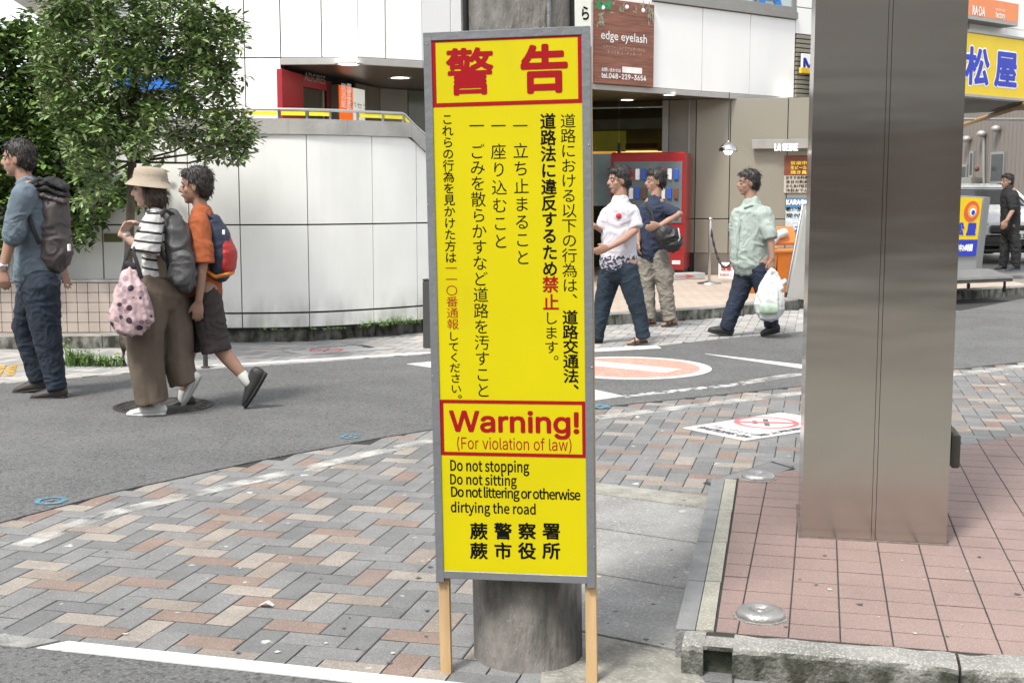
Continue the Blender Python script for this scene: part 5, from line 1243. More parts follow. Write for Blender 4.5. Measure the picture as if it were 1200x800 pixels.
MB().tube([g.J(0, 310, -.24), g.J(9, 314, -.24)], .031, 16, cap=False).build('watch', m_chr, g.root, smooth=True)
m_bp1 = mat('taupe_nylon', (.075, .062, .060), .7, var=.15, vs=8, bump=.3, bs=120); m_blk = mat('black_webbing', (.016, .015, .016), .8, bump=.4, bs=150)
def backpack(label, fig, pts, r, rd, m, wrf, extra=None, vox=.008):
    b = thing('backpack', label, 'backpack', fig.J(pts[-1][0], pts[-1][1])); mb = MB()
    mb.tube([fig.J(*p) for p in pts], [x * fig.s for x in r], 18, ax=YX, rb=[x * fig.s for x in rd]); remesh(mb, 'bag_body', m, b, vox, 4, wrf); return b
bp = backpack('taupe roll top backpack on the back of the man in the denim shirt', g, [(61, 222), (62, 240), (62, 270), (63, 297), (63, 303)], [14, 17.5, 19.5, 20.5, 18], [17, 22, 25, 26, 24], m_bp1, FOLD(.012, 7, .8))
for k, (v, rr) in enumerate(((216, 17), (223, 19), (231, 19))): mb = MB(); g.limb(mb, [(50, v, .02 * k), (62, v - 3 + k, -.02), (76, v + 4, 0)], [5, 6, 5], [20, 22, 18]); remesh(mb, 'roll_fold', m_blk if k < 2 else m_bp1, bp, .008, 3, FOLD(.01, 12, 1))
MB().tube([g.J(58, 216, -.10), g.J(46, 209, -.12), g.J(34, 216, -.17), g.J(31, 236, -.215), g.J(36, 262, -.225), g.J(46, 285, -.19)], .016, 8, ax=YX, rb=.007).build('shoulder_strap', m_blk, bp, smooth=True)
MB().box(g.J(81, 290, -.09), (.012, .035, .045), bev=.002).build('white_tag', m_wl2, bp)
mb = MB(); mb.tube([g.J(56, 268, -.135), g.J(56, 235, -.125)], .004, 6); mb.build('zip', m_blk, bp)

# --- woman with striped shirt
g = Fig('woman in a striped shirt and wide khaki trousers carrying a pink dotted bag', 7.88, 182, m_sk2); g.start(up(185, 487))
B = g.body; hc = g.J(174, 223); k_ = .95
head(B, hc, g.f, k_); B.tube([hc + Vector((.02, 0, -.065)), g.J(182, 246), g.J(184, 254)], [.045, .046, .05], 12)
g.limb(B, [(184, 258), (185, 278), (187, 315), (188, 342)], [12, 15, 14, 17], [24, 22, 19, 24])
g.limb(B, [(178, 262, -.17), (172, 297, -.22), (156, 284, -.235), (143, 273, -.24)], [7.5, 6.2, 5.6, 4.2]); hand(B, g.J(143, 273, -.24), Vector((.10, 0, .12)), Vector((-.4, -1, .3)), Vector((1, 0, -.6)), .92, .7)
g.limb(B, [(190, 262, .16), (186, 300, .2), (172, 318, .2)], [7.5, 6, 4.5]); hand(B, g.J(172, 318, .2), Vector((-1, 0, -.6)), Vector((0, -1, 0)), Vector((0, 0, -1)), .9, .4)
g.limb(B, [(180, 345, -.08), (170, 400, -.08), (180, 470, -.08)], [17, 9, 5.5]); g.limb(B, [(196, 345, .08), (208, 400, .08), (224, 444, .08)], [17, 9, 5.5])
remesh(B, 'body', m_sk2, g.root, g.vox, 4); face_parts(g.root, hc, g.f, m_hairb, k_); hair(g.root, hc, g.f, m_hairb, k_, .05)
# beige bucket hat
m_hat = mat('beige_cotton_hat', (.30, .25, .19), .9, bump=.4, bs=120, var=.08); R = Matrix.Rotation(math.radians(6), 3, 'Y')
MB().lathe(hc + Vector((.01, 0, .045)), [(.150, -.022), (.135, -.004), (.106, .022), (.104, .05), (.097, .082), (.07, .098), (.0001, .102)], 28, M=R.to_4x4()).build('hat', m_hat, g.root, smooth=True)
m_str = mat('striped_cotton', (.48, .47, .45), .85, var=.05, bump=.2, bs=120)
def stripes(m, per, duty, col, off=0., wob=.01):
    N = m.node_tree.nodes; L = m.node_tree.links; g_ = N.new('ShaderNodeTexCoord'); s_ = N.new('ShaderNodeSeparateXYZ'); L.new(g_.outputs['Object'], s_.inputs[0])
    n_ = N.new('ShaderNodeTexNoise'); n_.inputs['Scale'].default_value = 5; L.new(g_.outputs['Object'], n_.inputs['Vector'])
    a_ = N.new('ShaderNodeMath'); a_.operation = 'MULTIPLY_ADD'; a_.inputs[1].default_value = wob * 2; L.new(n_.outputs[0], a_.inputs[0]); L.new(s_.outputs[2], a_.inputs[2])
    x_ = N.new('ShaderNodeMath'); x_.operation = 'MULTIPLY_ADD'; x_.inputs[1].default_value = .12; L.new(s_.outputs[0], x_.inputs[0]); L.new(a_.outputs[0], x_.inputs[2])
    d_ = N.new('ShaderNodeMath'); d_.operation = 'MULTIPLY_ADD'; d_.inputs[1].default_value = 1 / per; d_.inputs[2].default_value = off; L.new(x_.outputs[0], d_.inputs[0])
    f_ = N.new('ShaderNodeMath'); f_.operation = 'FRACT'; L.new(d_.outputs[0], f_.inputs[0]); l_ = N.new('ShaderNodeMath'); l_.operation = 'LESS_THAN'; l_.inputs[1].default_value = duty; L.new(f_.outputs[0], l_.inputs[0]); mixinto(m, l_.outputs[0], col)
stripes(m_str, .058, .24, (.02, .018, .02))
mb = MB(); g.limb(mb, [(184, 254), (184, 264), (186, 285), (187, 318), (188, 332)], [13, 17, 18, 19, 19], [24, 30, 28, 24, 25]); g.limb(mb, [(179, 260, -.16), (173, 280, -.20), (170, 296, -.215)], [12, 15, 16], flat=True); g.limb(mb, [(190, 262, .15), (187, 290, .19)], [11, 11]); g.cloth('striped_shirt', m_str, FOLD(.007, 9), mb=mb)
m_kh = mat('khaki_wool', (.115, .088, .064), .95, var=.12, vs=10, bump=.4, bs=140, var2=.15, vs2=3)
mb = MB(); g.limb(mb, [(190, 322, 0), (190, 345, 0)], [20, 25], [25, 28]); g.limb(mb, [(180, 340, -.07), (168, 388, -.09), (171, 425, -.09), (179, 471, -.08)], [20, 24, 21.5, 18.5], [22, 24, 24, 24], flat=True); g.limb(mb, [(197, 340, .07), (206, 385, .09), (209, 420, .09), (217, 449, .09)], [21, 20, 18, 17], [22, 21, 21, 20], flat=True)
g.cloth('wide_trousers', m_kh, lambda c: .012 * noise.noise(Vector((c.x * 14, c.y * 9, c.z * 2.2))) + .004 * noise.noise(Vector((c.x * 20, c.y * 20, c.z * 12))), mb=mb, sm=5)
mb = MB(); mb.tube([g.J(192, 325, -.12), g.J(187, 290, -.15), g.J(182, 262, -.13), g.J(186, 251, -.09), g.J(194, 256, -.05)], .030, 10, ax=YX, rb=.010); g.cloth('overall_strap', m_kh, mb=mb, sm=2)
shoe(g, (195, 486), (149, 487), 13, m_wsh, m_wsh, dy=-.08, collar=(184, 473)); shoe(g, (237, 440), (216, 477), 12.5, m_wsh, m_wso, dy=.08, collar=(226, 446), w=.042)
MB().tube([g.J(147, 273, -.24), g.J(150, 277, -.24)], .024, 12, cap=False).build('bracelet', m_eyew, g.root, smooth=True)
bp = backpack('dark grey backpack slung on the back of the woman in stripes', g, [(203, 254), (207, 270), (212, 296), (213, 322), (216, 330)], [9, 13, 17, 18.5, 14], [18, 25, 29, 29, 22], mat('dark_grey_nylon', (.062, .062, .062), .6, var=.15, vs=8, bump=.3, bs=120), FOLD(.012, 7, .8))
mb = MB(); g.limb(mb, [(212, 300, -.12), (213, 328, -.12)], [13, 12], [8, 8]); remesh(mb, 'front_pocket', mat('dark_grey_nylon', (.062,) * 3), bp, .008, 3, FOLD(.006))
MB().tube([g.J(203, 252, -.08), g.J(194, 246, -.13), g.J(184, 256, -.165), g.J(183, 280, -.17), g.J(192, 305, -.14), g.J(200, 316, -.11)], .015, 8, ax=YX, rb=.006).build('shoulder_strap', m_blk, bp, smooth=True)
# pink dotted bag
m_pk = mat('pink_bag_fabric', (.42, .30, .31), .6, var=.12, vs=9, bump=.5, bs=30)
def dots(m, sc, rad, col, seed=0.):
    N = m.node_tree.nodes; L = m.node_tree.links; g_ = N.new('ShaderNodeTexCoord'); mp_ = N.new('ShaderNodeMapping'); mp_.inputs['Location'].default_value = (seed, seed * .7, seed * 1.3); mp_.inputs['Scale'].default_value = (1, .35, 1); L.new(g_.outputs['Object'], mp_.inputs[0])
    v_ = N.new('ShaderNodeTexVoronoi'); v_.inputs['Scale'].default_value = sc; v_.inputs['Randomness'].default_value = .75; L.new(mp_.outputs[0], v_.inputs['Vector']); l_ = N.new('ShaderNodeMath'); l_.operation = 'LESS_THAN'; l_.inputs[1].default_value = rad; L.new(v_.outputs['Distance'], l_.inputs[0]); mixinto(m, l_.outputs[0], col)
dots(m_pk, 17, .33, (.25, .17, .19), .37); dots(m_pk, 15, .31, (.035, .02, .03), 0)
pk = thing('tote_bag', 'pink shopping bag with dark dots hanging from the arm of the woman', 'bag', g.J(154, 388, -.29)); mb = MB(); g.limb(mb, [(154, 320, -.29), (154, 335, -.29), (154, 355, -.29), (154, 374, -.29), (154, 380, -.29)], [10, 17, 22.5, 25, 22], [8, 13, 16, 16, 14])
remesh(mb, 'bag_body', m_pk, pk, .007, 3, lambda c: .016 * (_rg(Vector((c.x * 18 + c.z * 3, c.y * 14, c.z * 4))) - .5) + .004 * noise.noise(c * 40))
for a, b, c in ((143, 150, -.28), (165, 156, -.30)): MB().tube([g.J(a, 326, c), g.J((a + b) / 2, 308, c), g.J(b, 294, c), g.J(b + 3, 286, c + .05), g.J(b + 5, 288, c + .11)], [.016, .013, .010, .009, .009], 8, ax=YX, rb=.005).build('handle', m_blk, pk, smooth=True)
mb = MB(); g.limb(mb, [(150, 309, -.29), (157, 313, -.29)], [4, 4.5], [4, 4]); mb.build('knot', m_blk, pk, smooth=True)

# --- boy with orange T-shirt
g = Fig('boy in an orange T-shirt and dark shorts stepping behind the woman', 8.12, 183, m_sk3); g.start(up(225, 480))
B = g.body; hc = g.J(229, 219); head(B, hc, g.f, .95); B.tube([hc + Vector((.02, 0, -.065)), g.J(235, 244), g.J(237, 252)], [.045, .048, .052], 12)
g.limb(B, [(237, 256), (238, 276), (239, 315), (239, 340)], [12, 14, 13, 15], [24, 22, 19, 22])
g.limb(B, [(233, 262, -.17), (238, 302, -.205), (233, 352, -.21)], [8, 6.5, 4.5]); hand(B, g.J(233, 352, -.21), Vector((-.1, 0, -1)), Vector((-1, -.2, 0)), Vector((0, 1, 0)), .95, .4)
g.limb(B, [(242, 262, .17), (228, 300, .2), (212, 332, .2)], [8, 6.5, 4.5]); hand(B, g.J(212, 332, .2), Vector((-.5, 0, -1)), Vector((-1, 0, 0)), Vector((0, -1, 0)), .92, .4)
g.limb(B, [(240, 340, -.08), (250, 398, -.08), (268, 420, -.08), (288, 444, -.08)], [15, 10.5, 9, 5.5]); g.limb(B, [(233, 340, .08), (224, 400, .08), (217, 430, .08), (216, 468, .08)], [14, 9.5, 8.5, 5.5])
remesh(B, 'body', m_sk3, g.root, g.vox, 4); face_parts(g.root, hc, g.f, m_hair, .95); hair(g.root, hc, g.f, m_hair, .97)
m_ot = mat('orange_cotton', (.30, .075, .022), .9, var=.08, vs=6, bump=.2, bs=140)
mb = MB(); g.limb(mb, [(237, 251), (237, 262), (239, 285), (240, 320), (240, 344)], [13, 17, 18.5, 19, 20], [24, 29, 27, 26, 28]); g.limb(mb, [(234, 260, -.16), (237, 290, -.195), (238, 308, -.2)], [11.5, 12, 12.5], flat=True); g.limb(mb, [(242, 262, .15), (232, 292, .19)], [11, 11]); g.cloth('t_shirt', m_ot, FOLD(.007, 8), mb=mb)
m_sh = mat('dark_brown_shorts', (.035, .027, .025), .9, var=.15, bump=.3, bs=120)
mb = MB(); g.limb(mb, [(240, 338, 0), (240, 352, 0)], [19, 20], [26, 27]); g.limb(mb, [(242, 350, -.08), (249, 390, -.08), (254, 412, -.08)], [18, 17.5, 17.5], flat=True); g.limb(mb, [(234, 350, .08), (225, 410, .08)], [16, 15.5], flat=True); g.cloth('shorts', m_sh, DEN(.0065), mb=mb)
mb = MB(); g.limb(mb, [(283, 438, -.08), (291, 448, -.08)], [6.6, 7]); mb.build('sock', m_wsh, g.root, smooth=True); mb = MB(); g.limb(mb, [(216, 458, .08), (215, 470, .08)], [6.6, 7]); mb.build('sock', m_wsh, g.root, smooth=True)
shoe(g, (314, 437), (289, 479), 18, m_bsh, m_bso, dy=-.08, collar=(292, 446), w=.045); shoe(g, (228, 478), (192, 480), 15, m_bsh, m_bso, dy=.08, collar=(216, 464))
m_nv = mat('navy_nylon', (.014, .022, .045), .65, var=.15, bump=.3, bs=120); m_rd = mat('red_nylon', (.36, .018, .015), .6, var=.1, bump=.3, bs=120); m_orn = mat('orange_piping', (.6, .2, .03), .6)
bp = backpack('navy and red backpack with orange trim on the boy', g, [(251, 260), (254, 275), (258, 295), (259, 314), (258, 318)], [9, 14, 17, 15, 13], [20, 26, 28, 26, 24], m_nv, FOLD(.006, 8, 1))
mb = MB(); g.limb(mb, [(264, 280, 0), (268, 297, 0), (267, 314, 0)], [6, 9.5, 8], [20, 25, 24]); remesh(mb, 'front_pocket', m_rd, bp, .008, 3, FOLD(.004)); mb = MB(); g.limb(mb, [(246, 316, -.02), (257, 323, -.02), (270, 320, -.02)], [3, 4, 3], [24, 26, 22]); remesh(mb, 'trim', m_orn, bp, .006, 1)
MB().tube([g.J(250, 258, -.08), g.J(242, 252, -.12), g.J(234, 257, -.155), g.J(228, 275, -.15), g.J(236, 300, -.15), g.J(247, 312, -.12)], .013, 8, ax=YX, rb=.006).build('shoulder_strap', m_nv, bp, smooth=True)
MB().box(g.J(262, 272, -.145), (.016, .006, .03), bev=.001).build('white_tag', m_wl2, bp)

# --- man with white printed T-shirt
g = Fig('man in a white printed T-shirt and blue jeans stepping out from behind the sign', 11.6, 215, m_sk1, .0085); g.start(up(728, 402))
B = g.body; hc = g.J(725, 212); head(B, hc, face_dir(200), 1.); B.tube([hc + Vector((.015, 0, -.07)), g.J(727, 234), g.J(727, 242)], [.056, .062, .085], 12)
g.limb(B, [(727, 243), (727, 260), (725, 290), (725, 308)], [14, 16, 14, 15], [12, 14, 12, 13]); g.limb(B, [(742, 249, -.02), (744, 270, -.08), (730, 281, -.2), (714, 290, -.24)], [6, 5, 4.3, 3.2]); hand(B, g.J(714, 290, -.24), Vector((-1, -.1, -.35)), Vector((-.1, -.3, 1)), Vector((0, 1, -.4)), 1.05, .4, .0095)
g.limb(B, [(711, 250, 0), (705, 270, 0), (695, 264, -.15)], [6, 5, 3.4]); hand(B, g.J(695, 264, -.15), Vector((-1, 0, .2)), Vector((0, -1, .5)), Vector((0, 0, -1)), 1, .4, .0095)
g.limb(B, [(735, 310, -.05), (745, 352, -.05), (754, 390, -.05)], [11, 7.5, 4.6]); g.limb(B, [(716, 310, .05), (707, 356, .1), (699, 394, .1)], [11, 7.5, 4.6])
remesh(B, 'body', m_sk1, g.root, g.vox, 4); face_parts(g.root, hc, face_dir(200), m_hair); hair(g.root, hc, face_dir(200), m_hair)
m_wt2 = mat('white_printed_cotton', (.50, .485, .52), .85, var=.04, bump=.2, bs=120)
def lowprint(m, z0, z1, sc, thr, col):
    N = m.node_tree.nodes; L = m.node_tree.links; g_ = N.new('ShaderNodeTexCoord'); s_ = N.new('ShaderNodeSeparateXYZ'); L.new(g_.outputs['Object'], s_.inputs[0]); r_ = N.new('ShaderNodeMapRange'); r_.inputs[1].default_value = z1; r_.inputs[2].default_value = z0; L.new(s_.outputs[2], r_.inputs[0])
    v_ = N.new('ShaderNodeTexNoise'); v_.inputs['Scale'].default_value = sc; v_.inputs['Detail'].default_value = 2; L.new(g_.outputs['Object'], v_.inputs['Vector']); a_ = N.new('ShaderNodeMath'); a_.operation = 'MULTIPLY'; L.new(v_.outputs[0], a_.inputs[0]); L.new(r_.outputs[0], a_.inputs[1]); l_ = N.new('ShaderNodeMath'); l_.operation = 'GREATER_THAN'; l_.inputs[1].default_value = thr; L.new(a_.outputs[0], l_.inputs[0]); mixinto(m, l_.outputs[0], col)
lowprint(m_wt2, .80, .93, 40, .47, (.05, .05, .08))
mb = MB(); g.limb(mb, [(727, 237), (727, 246), (726, 265), (725, 290), (725, 306), (725, 311)], [11, 20, 20.5, 21, 22.5, 22], [11, 17, 17, 17, 17.5, 17.5]); g.limb(mb, [(740, 248, -.02), (745, 267, -.06)], [8.8, 9], flat=True); g.limb(mb, [(712, 250, 0), (706, 265, 0)], [8, 8]); g.cloth('t_shirt', m_wt2, FOLD(.007, 9), mb=mb)
MB().ball(g.J(725, 253, -.142), (.026, .008, .026), 14, 8).build('red_badge', mat('badge_red', (.45, .02, .03), .5), g.root, smooth=True)
mb = MB(); g.limb(mb, [(725, 300, 0), (726, 316, 0)], [20, 20.5], [16, 17]); g.limb(mb, [(734, 314, -.04), (744, 350, -.05), (750, 372, -.05), (754, 396, -.05)], [14, 11, 9, 8.2], flat=True); g.limb(mb, [(717, 314, .04), (707, 354, .1), (702, 378, .1), (699, 398, .1)], [14, 11, 9, 8], flat=True); g.cloth('jeans', m_jean2, DEN(.0065), mb=mb)
def sandal(fig, heel, toe, dy, m, foot_h=8, vox=.007):
    a, b = fig.J(*heel, dy), fig.J(*toe, dy); d = (b - a).normalized(); L_ = (b - a).length
    MB().tube([a + Vector((0, 0, .012)), a + d * L_ * .5 + Vector((0, 0, .012)), b + Vector((0, 0, .012))], .013, 12, ax=YX, rb=[.036, .040, .042]).build('sandal_sole', m, fig.root, smooth=True)
    mb = MB(); mb.tube([a + d * .02 + Vector((0, 0, .05)), a + d * L_ * .45 + Vector((0, 0, .045)), a + d * L_ * .88 + Vector((0, 0, .03))], [.030, .028, .012], 12, ax=YX, rb=[.028, .036, .036])
    for k in range(5): o = a + d * (L_ * .86) + YX * (-.03 + k * .015) + Vector((0, 0, .027)); mb.tube([o, o + d * (.035 - .004 * k)], .009, 6)
    remesh(mb, 'foot', fig.skin, fig.root, vox, 1)
    for t in (.35, .66): c = a + d * L_ * t + Vector((0, 0, .03)); MB().tube([c - YX * .040, c - YX * .03 + Vector((0, 0, .03 - t * .01)), c + Vector((0, 0, .045 - t * .02)), c + YX * .03 + Vector((0, 0, .03 - t * .01)), c + YX * .040], .014, 8, ax=d, rb=.006).build('sandal_strap', m, fig.root, smooth=True)
sandal(g, (758, 402), (736, 405), -.05, m_dbr); shoe(g, (706, 402), (690, 405), 10, m_bsh, m_bso, dy=.1, collar=(699, 395), vox=.008)

# --- man in navy T-shirt with shoulder bag
g = Fig('man in a navy T-shirt and stone cargo trousers with a black shoulder bag', 13.2, 200, m_sk1, .0095); g.start(up(770, 383))
B = g.body; hc = g.J(768, 213); head(B, hc, face_dir(190), 1.); B.tube([hc + Vector((.015, 0, -.07)), g.J(768, 233), g.J(767, 240)], [.056, .062, .085], 12)
g.limb(B, [(767, 240), (766, 258), (764, 282), (764, 296)], [13, 14, 13, 14], [11, 12, 11, 12]); g.limb(B, [(782, 245, -.04), (797, 251, -.16), (784, 258, -.24), (774, 264, -.28)], [5.2, 4.3, 3.8, 3]); hand(B, g.J(774, 264, -.28), Vector((-1, 0, -.3)), Vector((0, -.3, 1)), Vector((0, 1, -.3)), 1.05, .4, .0105)
g.limb(B, [(752, 246, 0), (746, 264, -.02), (748, 282, -.1)], [5.2, 4.3, 3]); hand(B, g.J(748, 282, -.1), Vector((0, 0, -1)), Vector((0, -1, 0)), Vector((1, 0, 0)), 1, .4, .0105)
g.limb(B, [(757, 298, 0), (758, 335, 0), (762, 372, 0)], [9, 6.2, 4]); g.limb(B, [(773, 298, -.05), (779, 335, -.05), (785, 373, -.05)], [9, 6.2, 4]); remesh(B, 'body', m_sk1, g.root, g.vox, 4); face_parts(g.root, hc, face_dir(190), m_hair); hair(g.root, hc, face_dir(190), m_hair)
m_nt = mat('navy_cotton', (.016, .024, .048), .9, var=.12, bump=.2, bs=120); mb = MB(); g.limb(mb, [(767, 235), (767, 243), (765, 262), (764, 280), (764, 293), (764, 297)], [10, 18, 18, 18, 18.8, 18.5], [9, 14, 14, 14.5, 15.5, 15]); g.limb(mb, [(781, 245, -.04), (791, 250, -.11)], [7.5, 7.2]); g.limb(mb, [(753, 246, 0), (748, 260, -.02)], [7.2, 7.2]); g.cloth('t_shirt', m_nt, FOLD(.009, 8), mb=mb)
m_stn = mat('stone_cotton', (.20, .18, .15), .9, var=.10, bump=.3, bs=100, var2=.12, vs2=6); mb = MB(); g.limb(mb, [(764, 288, 0), (765, 300, 0)], [17, 17.5], [14, 14]); g.limb(mb, [(757, 300, 0), (758, 335, 0), (761, 374, 0)], [11, 9, 7.6], flat=True); g.limb(mb, [(773, 300, -.05), (779, 335, -.05), (785, 375, -.05)], [11.5, 9.5, 7.8], flat=True); g.limb(mb, [(783, 318, -.09), (783, 328, -.09)], [7, 6.5]); g.cloth('cargo_trousers', m_stn, DEN(.010), mb=mb)
sandal(g, (768, 380), (750, 382), 0, m_dbr, vox=.008); sandal(g, (793, 381), (776, 383), -.05, m_dbr, vox=.008)
sb = thing('shoulder_bag', 'black shoulder bag under the elbow of the man in navy', 'bag', g.J(784, 296, -.26)); mb = MB(); g.limb(mb, [(776, 272, -.25), (785, 280, -.25), (791, 286, -.25)], [12, 15, 12], [8, 10, 8]); remesh(mb, 'bag_body', mat('black_bag', (.014, .014, .015), .5, bump=.3, bs=90), sb, .01, 4, FOLD(.012, 9, 1)); MB().tube([g.J(768, 266, -.2), g.J(764, 250, -.15), g.J(757, 238, -.1)], .014, 8, ax=YX, rb=.005).build('strap', m_blk, sb, smooth=True); MB().tube([g.J(795, 268, -.30), g.J(797, 279, -.31), g.J(792, 288, -.31)], .008, 8).build('piping', m_wsh, sb, smooth=True)

# --- man in pale green shirt with white plastic bag
g = Fig('man in a pale green shirt and dark jeans walking with a white plastic bag', 12.25, 184, m_sk3, .0085); g.start(up(872, 394))
B = g.body; hc = g.J(877, 215); head(B, hc, g.f, 1.); B.tube([hc + Vector((.02, 0, -.07)), g.J(880, 237), g.J(881, 244)], [.056, .062, .085], 12)
g.limb(B, [(881, 246), (880, 262), (879, 288), (880, 306)], [13, 16, 16, 15], [13, 14, 13, 13]); g.limb(B, [(896, 250, -.12), (903, 277, -.17), (905, 303, -.2)], [6, 4.8, 3.2]); hand(B, g.J(905, 303, -.2), Vector((0, 0, -1)), Vector((-1, -.3, 0)), Vector((-.3, 1, 0)), 1.05, .75, .0098)
g.limb(B, [(866, 250, .12), (860, 277, .15), (866, 300, .1)], [6, 4.8, 3.2]); hand(B, g.J(868, 300, .1), Vector((0, 0, -1)), Vector((-1, 0, 0)), Vector((0, -1, 0)), 1, .4, .0098)
g.limb(B, [(876, 308, .05), (866, 345, .05), (852, 382, .05)], [10, 7, 4.5]); g.limb(B, [(890, 308, -.05), (897, 343, -.05), (904, 378, -.05)], [10, 7, 4.5]); remesh(B, 'body', m_sk3, g.root, g.vox, 4); face_parts(g.root, hc, g.f, m_hair); hair(g.root, hc, g.f, m_hair)
m_gs = mat('pale_green_linen', (.30, .35, .315), .9, var=.07, bump=.3, bs=140, var2=.08, vs2=5); mb = MB(); g.limb(mb, [(881, 239), (881, 248), (880, 265), (878, 288), (878, 304), (878, 309)], [11, 19, 22, 22.5, 22.5, 22], [11, 17, 18, 18, 18, 18]); g.limb(mb, [(896, 251, -.11), (903, 280, -.165)], [9.8, 8.8], flat=True); g.limb(mb, [(866, 251, .1), (861, 272, .14)], [8.5, 8]); g.cloth('shirt', m_gs, FOLD(.010, 8, 1.1), mb=mb, sm=4)
MB().tube([g.J(873, 243, -.1), g.J(880, 240, -.11), g.J(890, 243, -.06)], .014, 8).build('collar', m_gs, g.root, smooth=True); MB().tube([g.J(867, 250, -.13), g.J(864, 275, -.14), g.J(862, 300, -.13)], .005, 6).build('placket', m_gs, g.root)
mb = MB(); g.limb(mb, [(880, 303, 0), (881, 314, 0)], [19, 19], [16, 16]); g.limb(mb, [(876, 314, .04), (866, 345, .05), (859, 362, .05), (851, 386, .05)], [14, 11, 9.5, 8.5], flat=True); g.limb(mb, [(889, 314, -.04), (897, 343, -.05), (901, 360, -.05), (904, 382, -.05)], [13.5, 11, 9.5, 8.4], flat=True); g.cloth('jeans', m_jean3, DEN(.007), mb=mb)
shoe(g, (858, 395), (829, 389), 13, m_bsh, m_bso, dy=.05, collar=(853, 382), vox=.008); shoe(g, (914, 389), (892, 394), 12, m_bsh, m_bso, dy=-.05, collar=(904, 377), vox=.008)
pg = thing('plastic_bag', 'filled white plastic bag held by the man in the green shirt', 'bag', g.J(902, 374, -.22)); m_pl = mat('white_plastic_film', (.52, .54, .52), .35, var=.04, bump=.3, bs=40); mb = MB()
g.limb(mb, [(902, 330, -.22), (902, 340, -.22), (901, 355, -.22), (902, 364, -.22)], [9, 14, 18, 17], [8, 12, 14, 13]); g.limb(mb, [(904, 316, -.22), (899, 327, -.22), (897, 338, -.22)], [2, 4.5, 8], [3, 6, 8]); g.limb(mb, [(906, 316, -.22), (911, 326, -.22), (912, 338, -.22)], [2, 4, 7], [3, 5, 8]); g.limb(mb, [(908, 340, -.22), (920, 329, -.22)], [6, 2.5], [5, 3])
remesh(mb, 'bag_body', m_pl, pg, .008, 2, lambda c: .012 * (_rg(Vector((c.x * 14 + c.z * 3, c.y * 12, c.z * 5))) - .5) + .003 * noise.noise(c * 35))
mb = MB(); g.limb(mb, [(892, 361, -.335), (910, 362, -.335)], [6.5, 5.5], [2, 2]); mb.build('contents', mat('pale_green_pack', (.36, .46, .36), .5, var=.2, vs=20), pg, smooth=True)

# --- man in black near the car
g = Fig('man dressed in black standing by the white car at the right edge', 21.2, 195, m_sk3, .013); g.start(up(1182, 316, KZ))
B = g.body; hc = g.J(1180, 213); head(B, hc, g.f, 1.); B.tube([hc + Vector((.015, 0, -.07)), g.J(1182, 223)], [.055, .06], 10); g.limb(B, [(1183, 226), (1183, 240), (1184, 262)], [8, 9, 8], [11, 11, 9]); g.limb(B, [(1184, 230, -.2), (1187, 246, -.25), (1180, 258, -.3)], [3.4, 3, 2.2]); hand(B, g.J(1180, 258, -.3), Vector((-.4, 0, -1)), Vector((-1, 0, 0)), Vector((0, 1, 0)), 1.1, .3, .014)
g.limb(B, [(1182, 262, .1), (1177, 288, .1), (1175, 312, .1)], [6, 4, 3]); g.limb(B, [(1186, 262, -.1), (1191, 288, -.1), (1191, 312, -.1)], [6, 4, 3]); remesh(B, 'body', m_sk3, g.root, g.vox, 1); face_parts(g.root, hc, g.f, m_hair); hair(g.root, hc, g.f, m_hair, voxel=.012)
m_bk = mat('black_cotton', (.014, .014, .015), .9, var=.2); mb = MB(); g.limb(mb, [(1182, 221), (1183, 229), (1184, 245), (1184, 267)], [6, 10, 10.5, 11], [8, 14, 13, 13]); g.limb(mb, [(1184, 230, -.18), (1187, 244, -.24)], [5, 4.6]); g.cloth('shirt', m_bk, FOLD(.01), mb=mb); mb = MB(); g.limb(mb, [(1184, 260, 0), (1184, 266, 0)], [9, 9], [11, 11]); g.limb(mb, [(1182, 264, .08), (1178, 288, .1), (1176, 309, .1)], [7, 6, 5]); g.limb(mb, [(1186, 264, -.08), (1190, 288, -.1), (1191, 309, -.1)], [7, 6, 5]); g.cloth('trousers', m_bk, DEN(.012), mb=mb)
shoe(g, (1180, 315), (1166, 316), 5.5, m_bsh, m_bso, dy=.1, vox=.011); shoe(g, (1196, 316), (1178, 318), 6, m_bsh, mat('blue_sole', (.04, .07, .14), .7), dy=-.1, vox=.011)

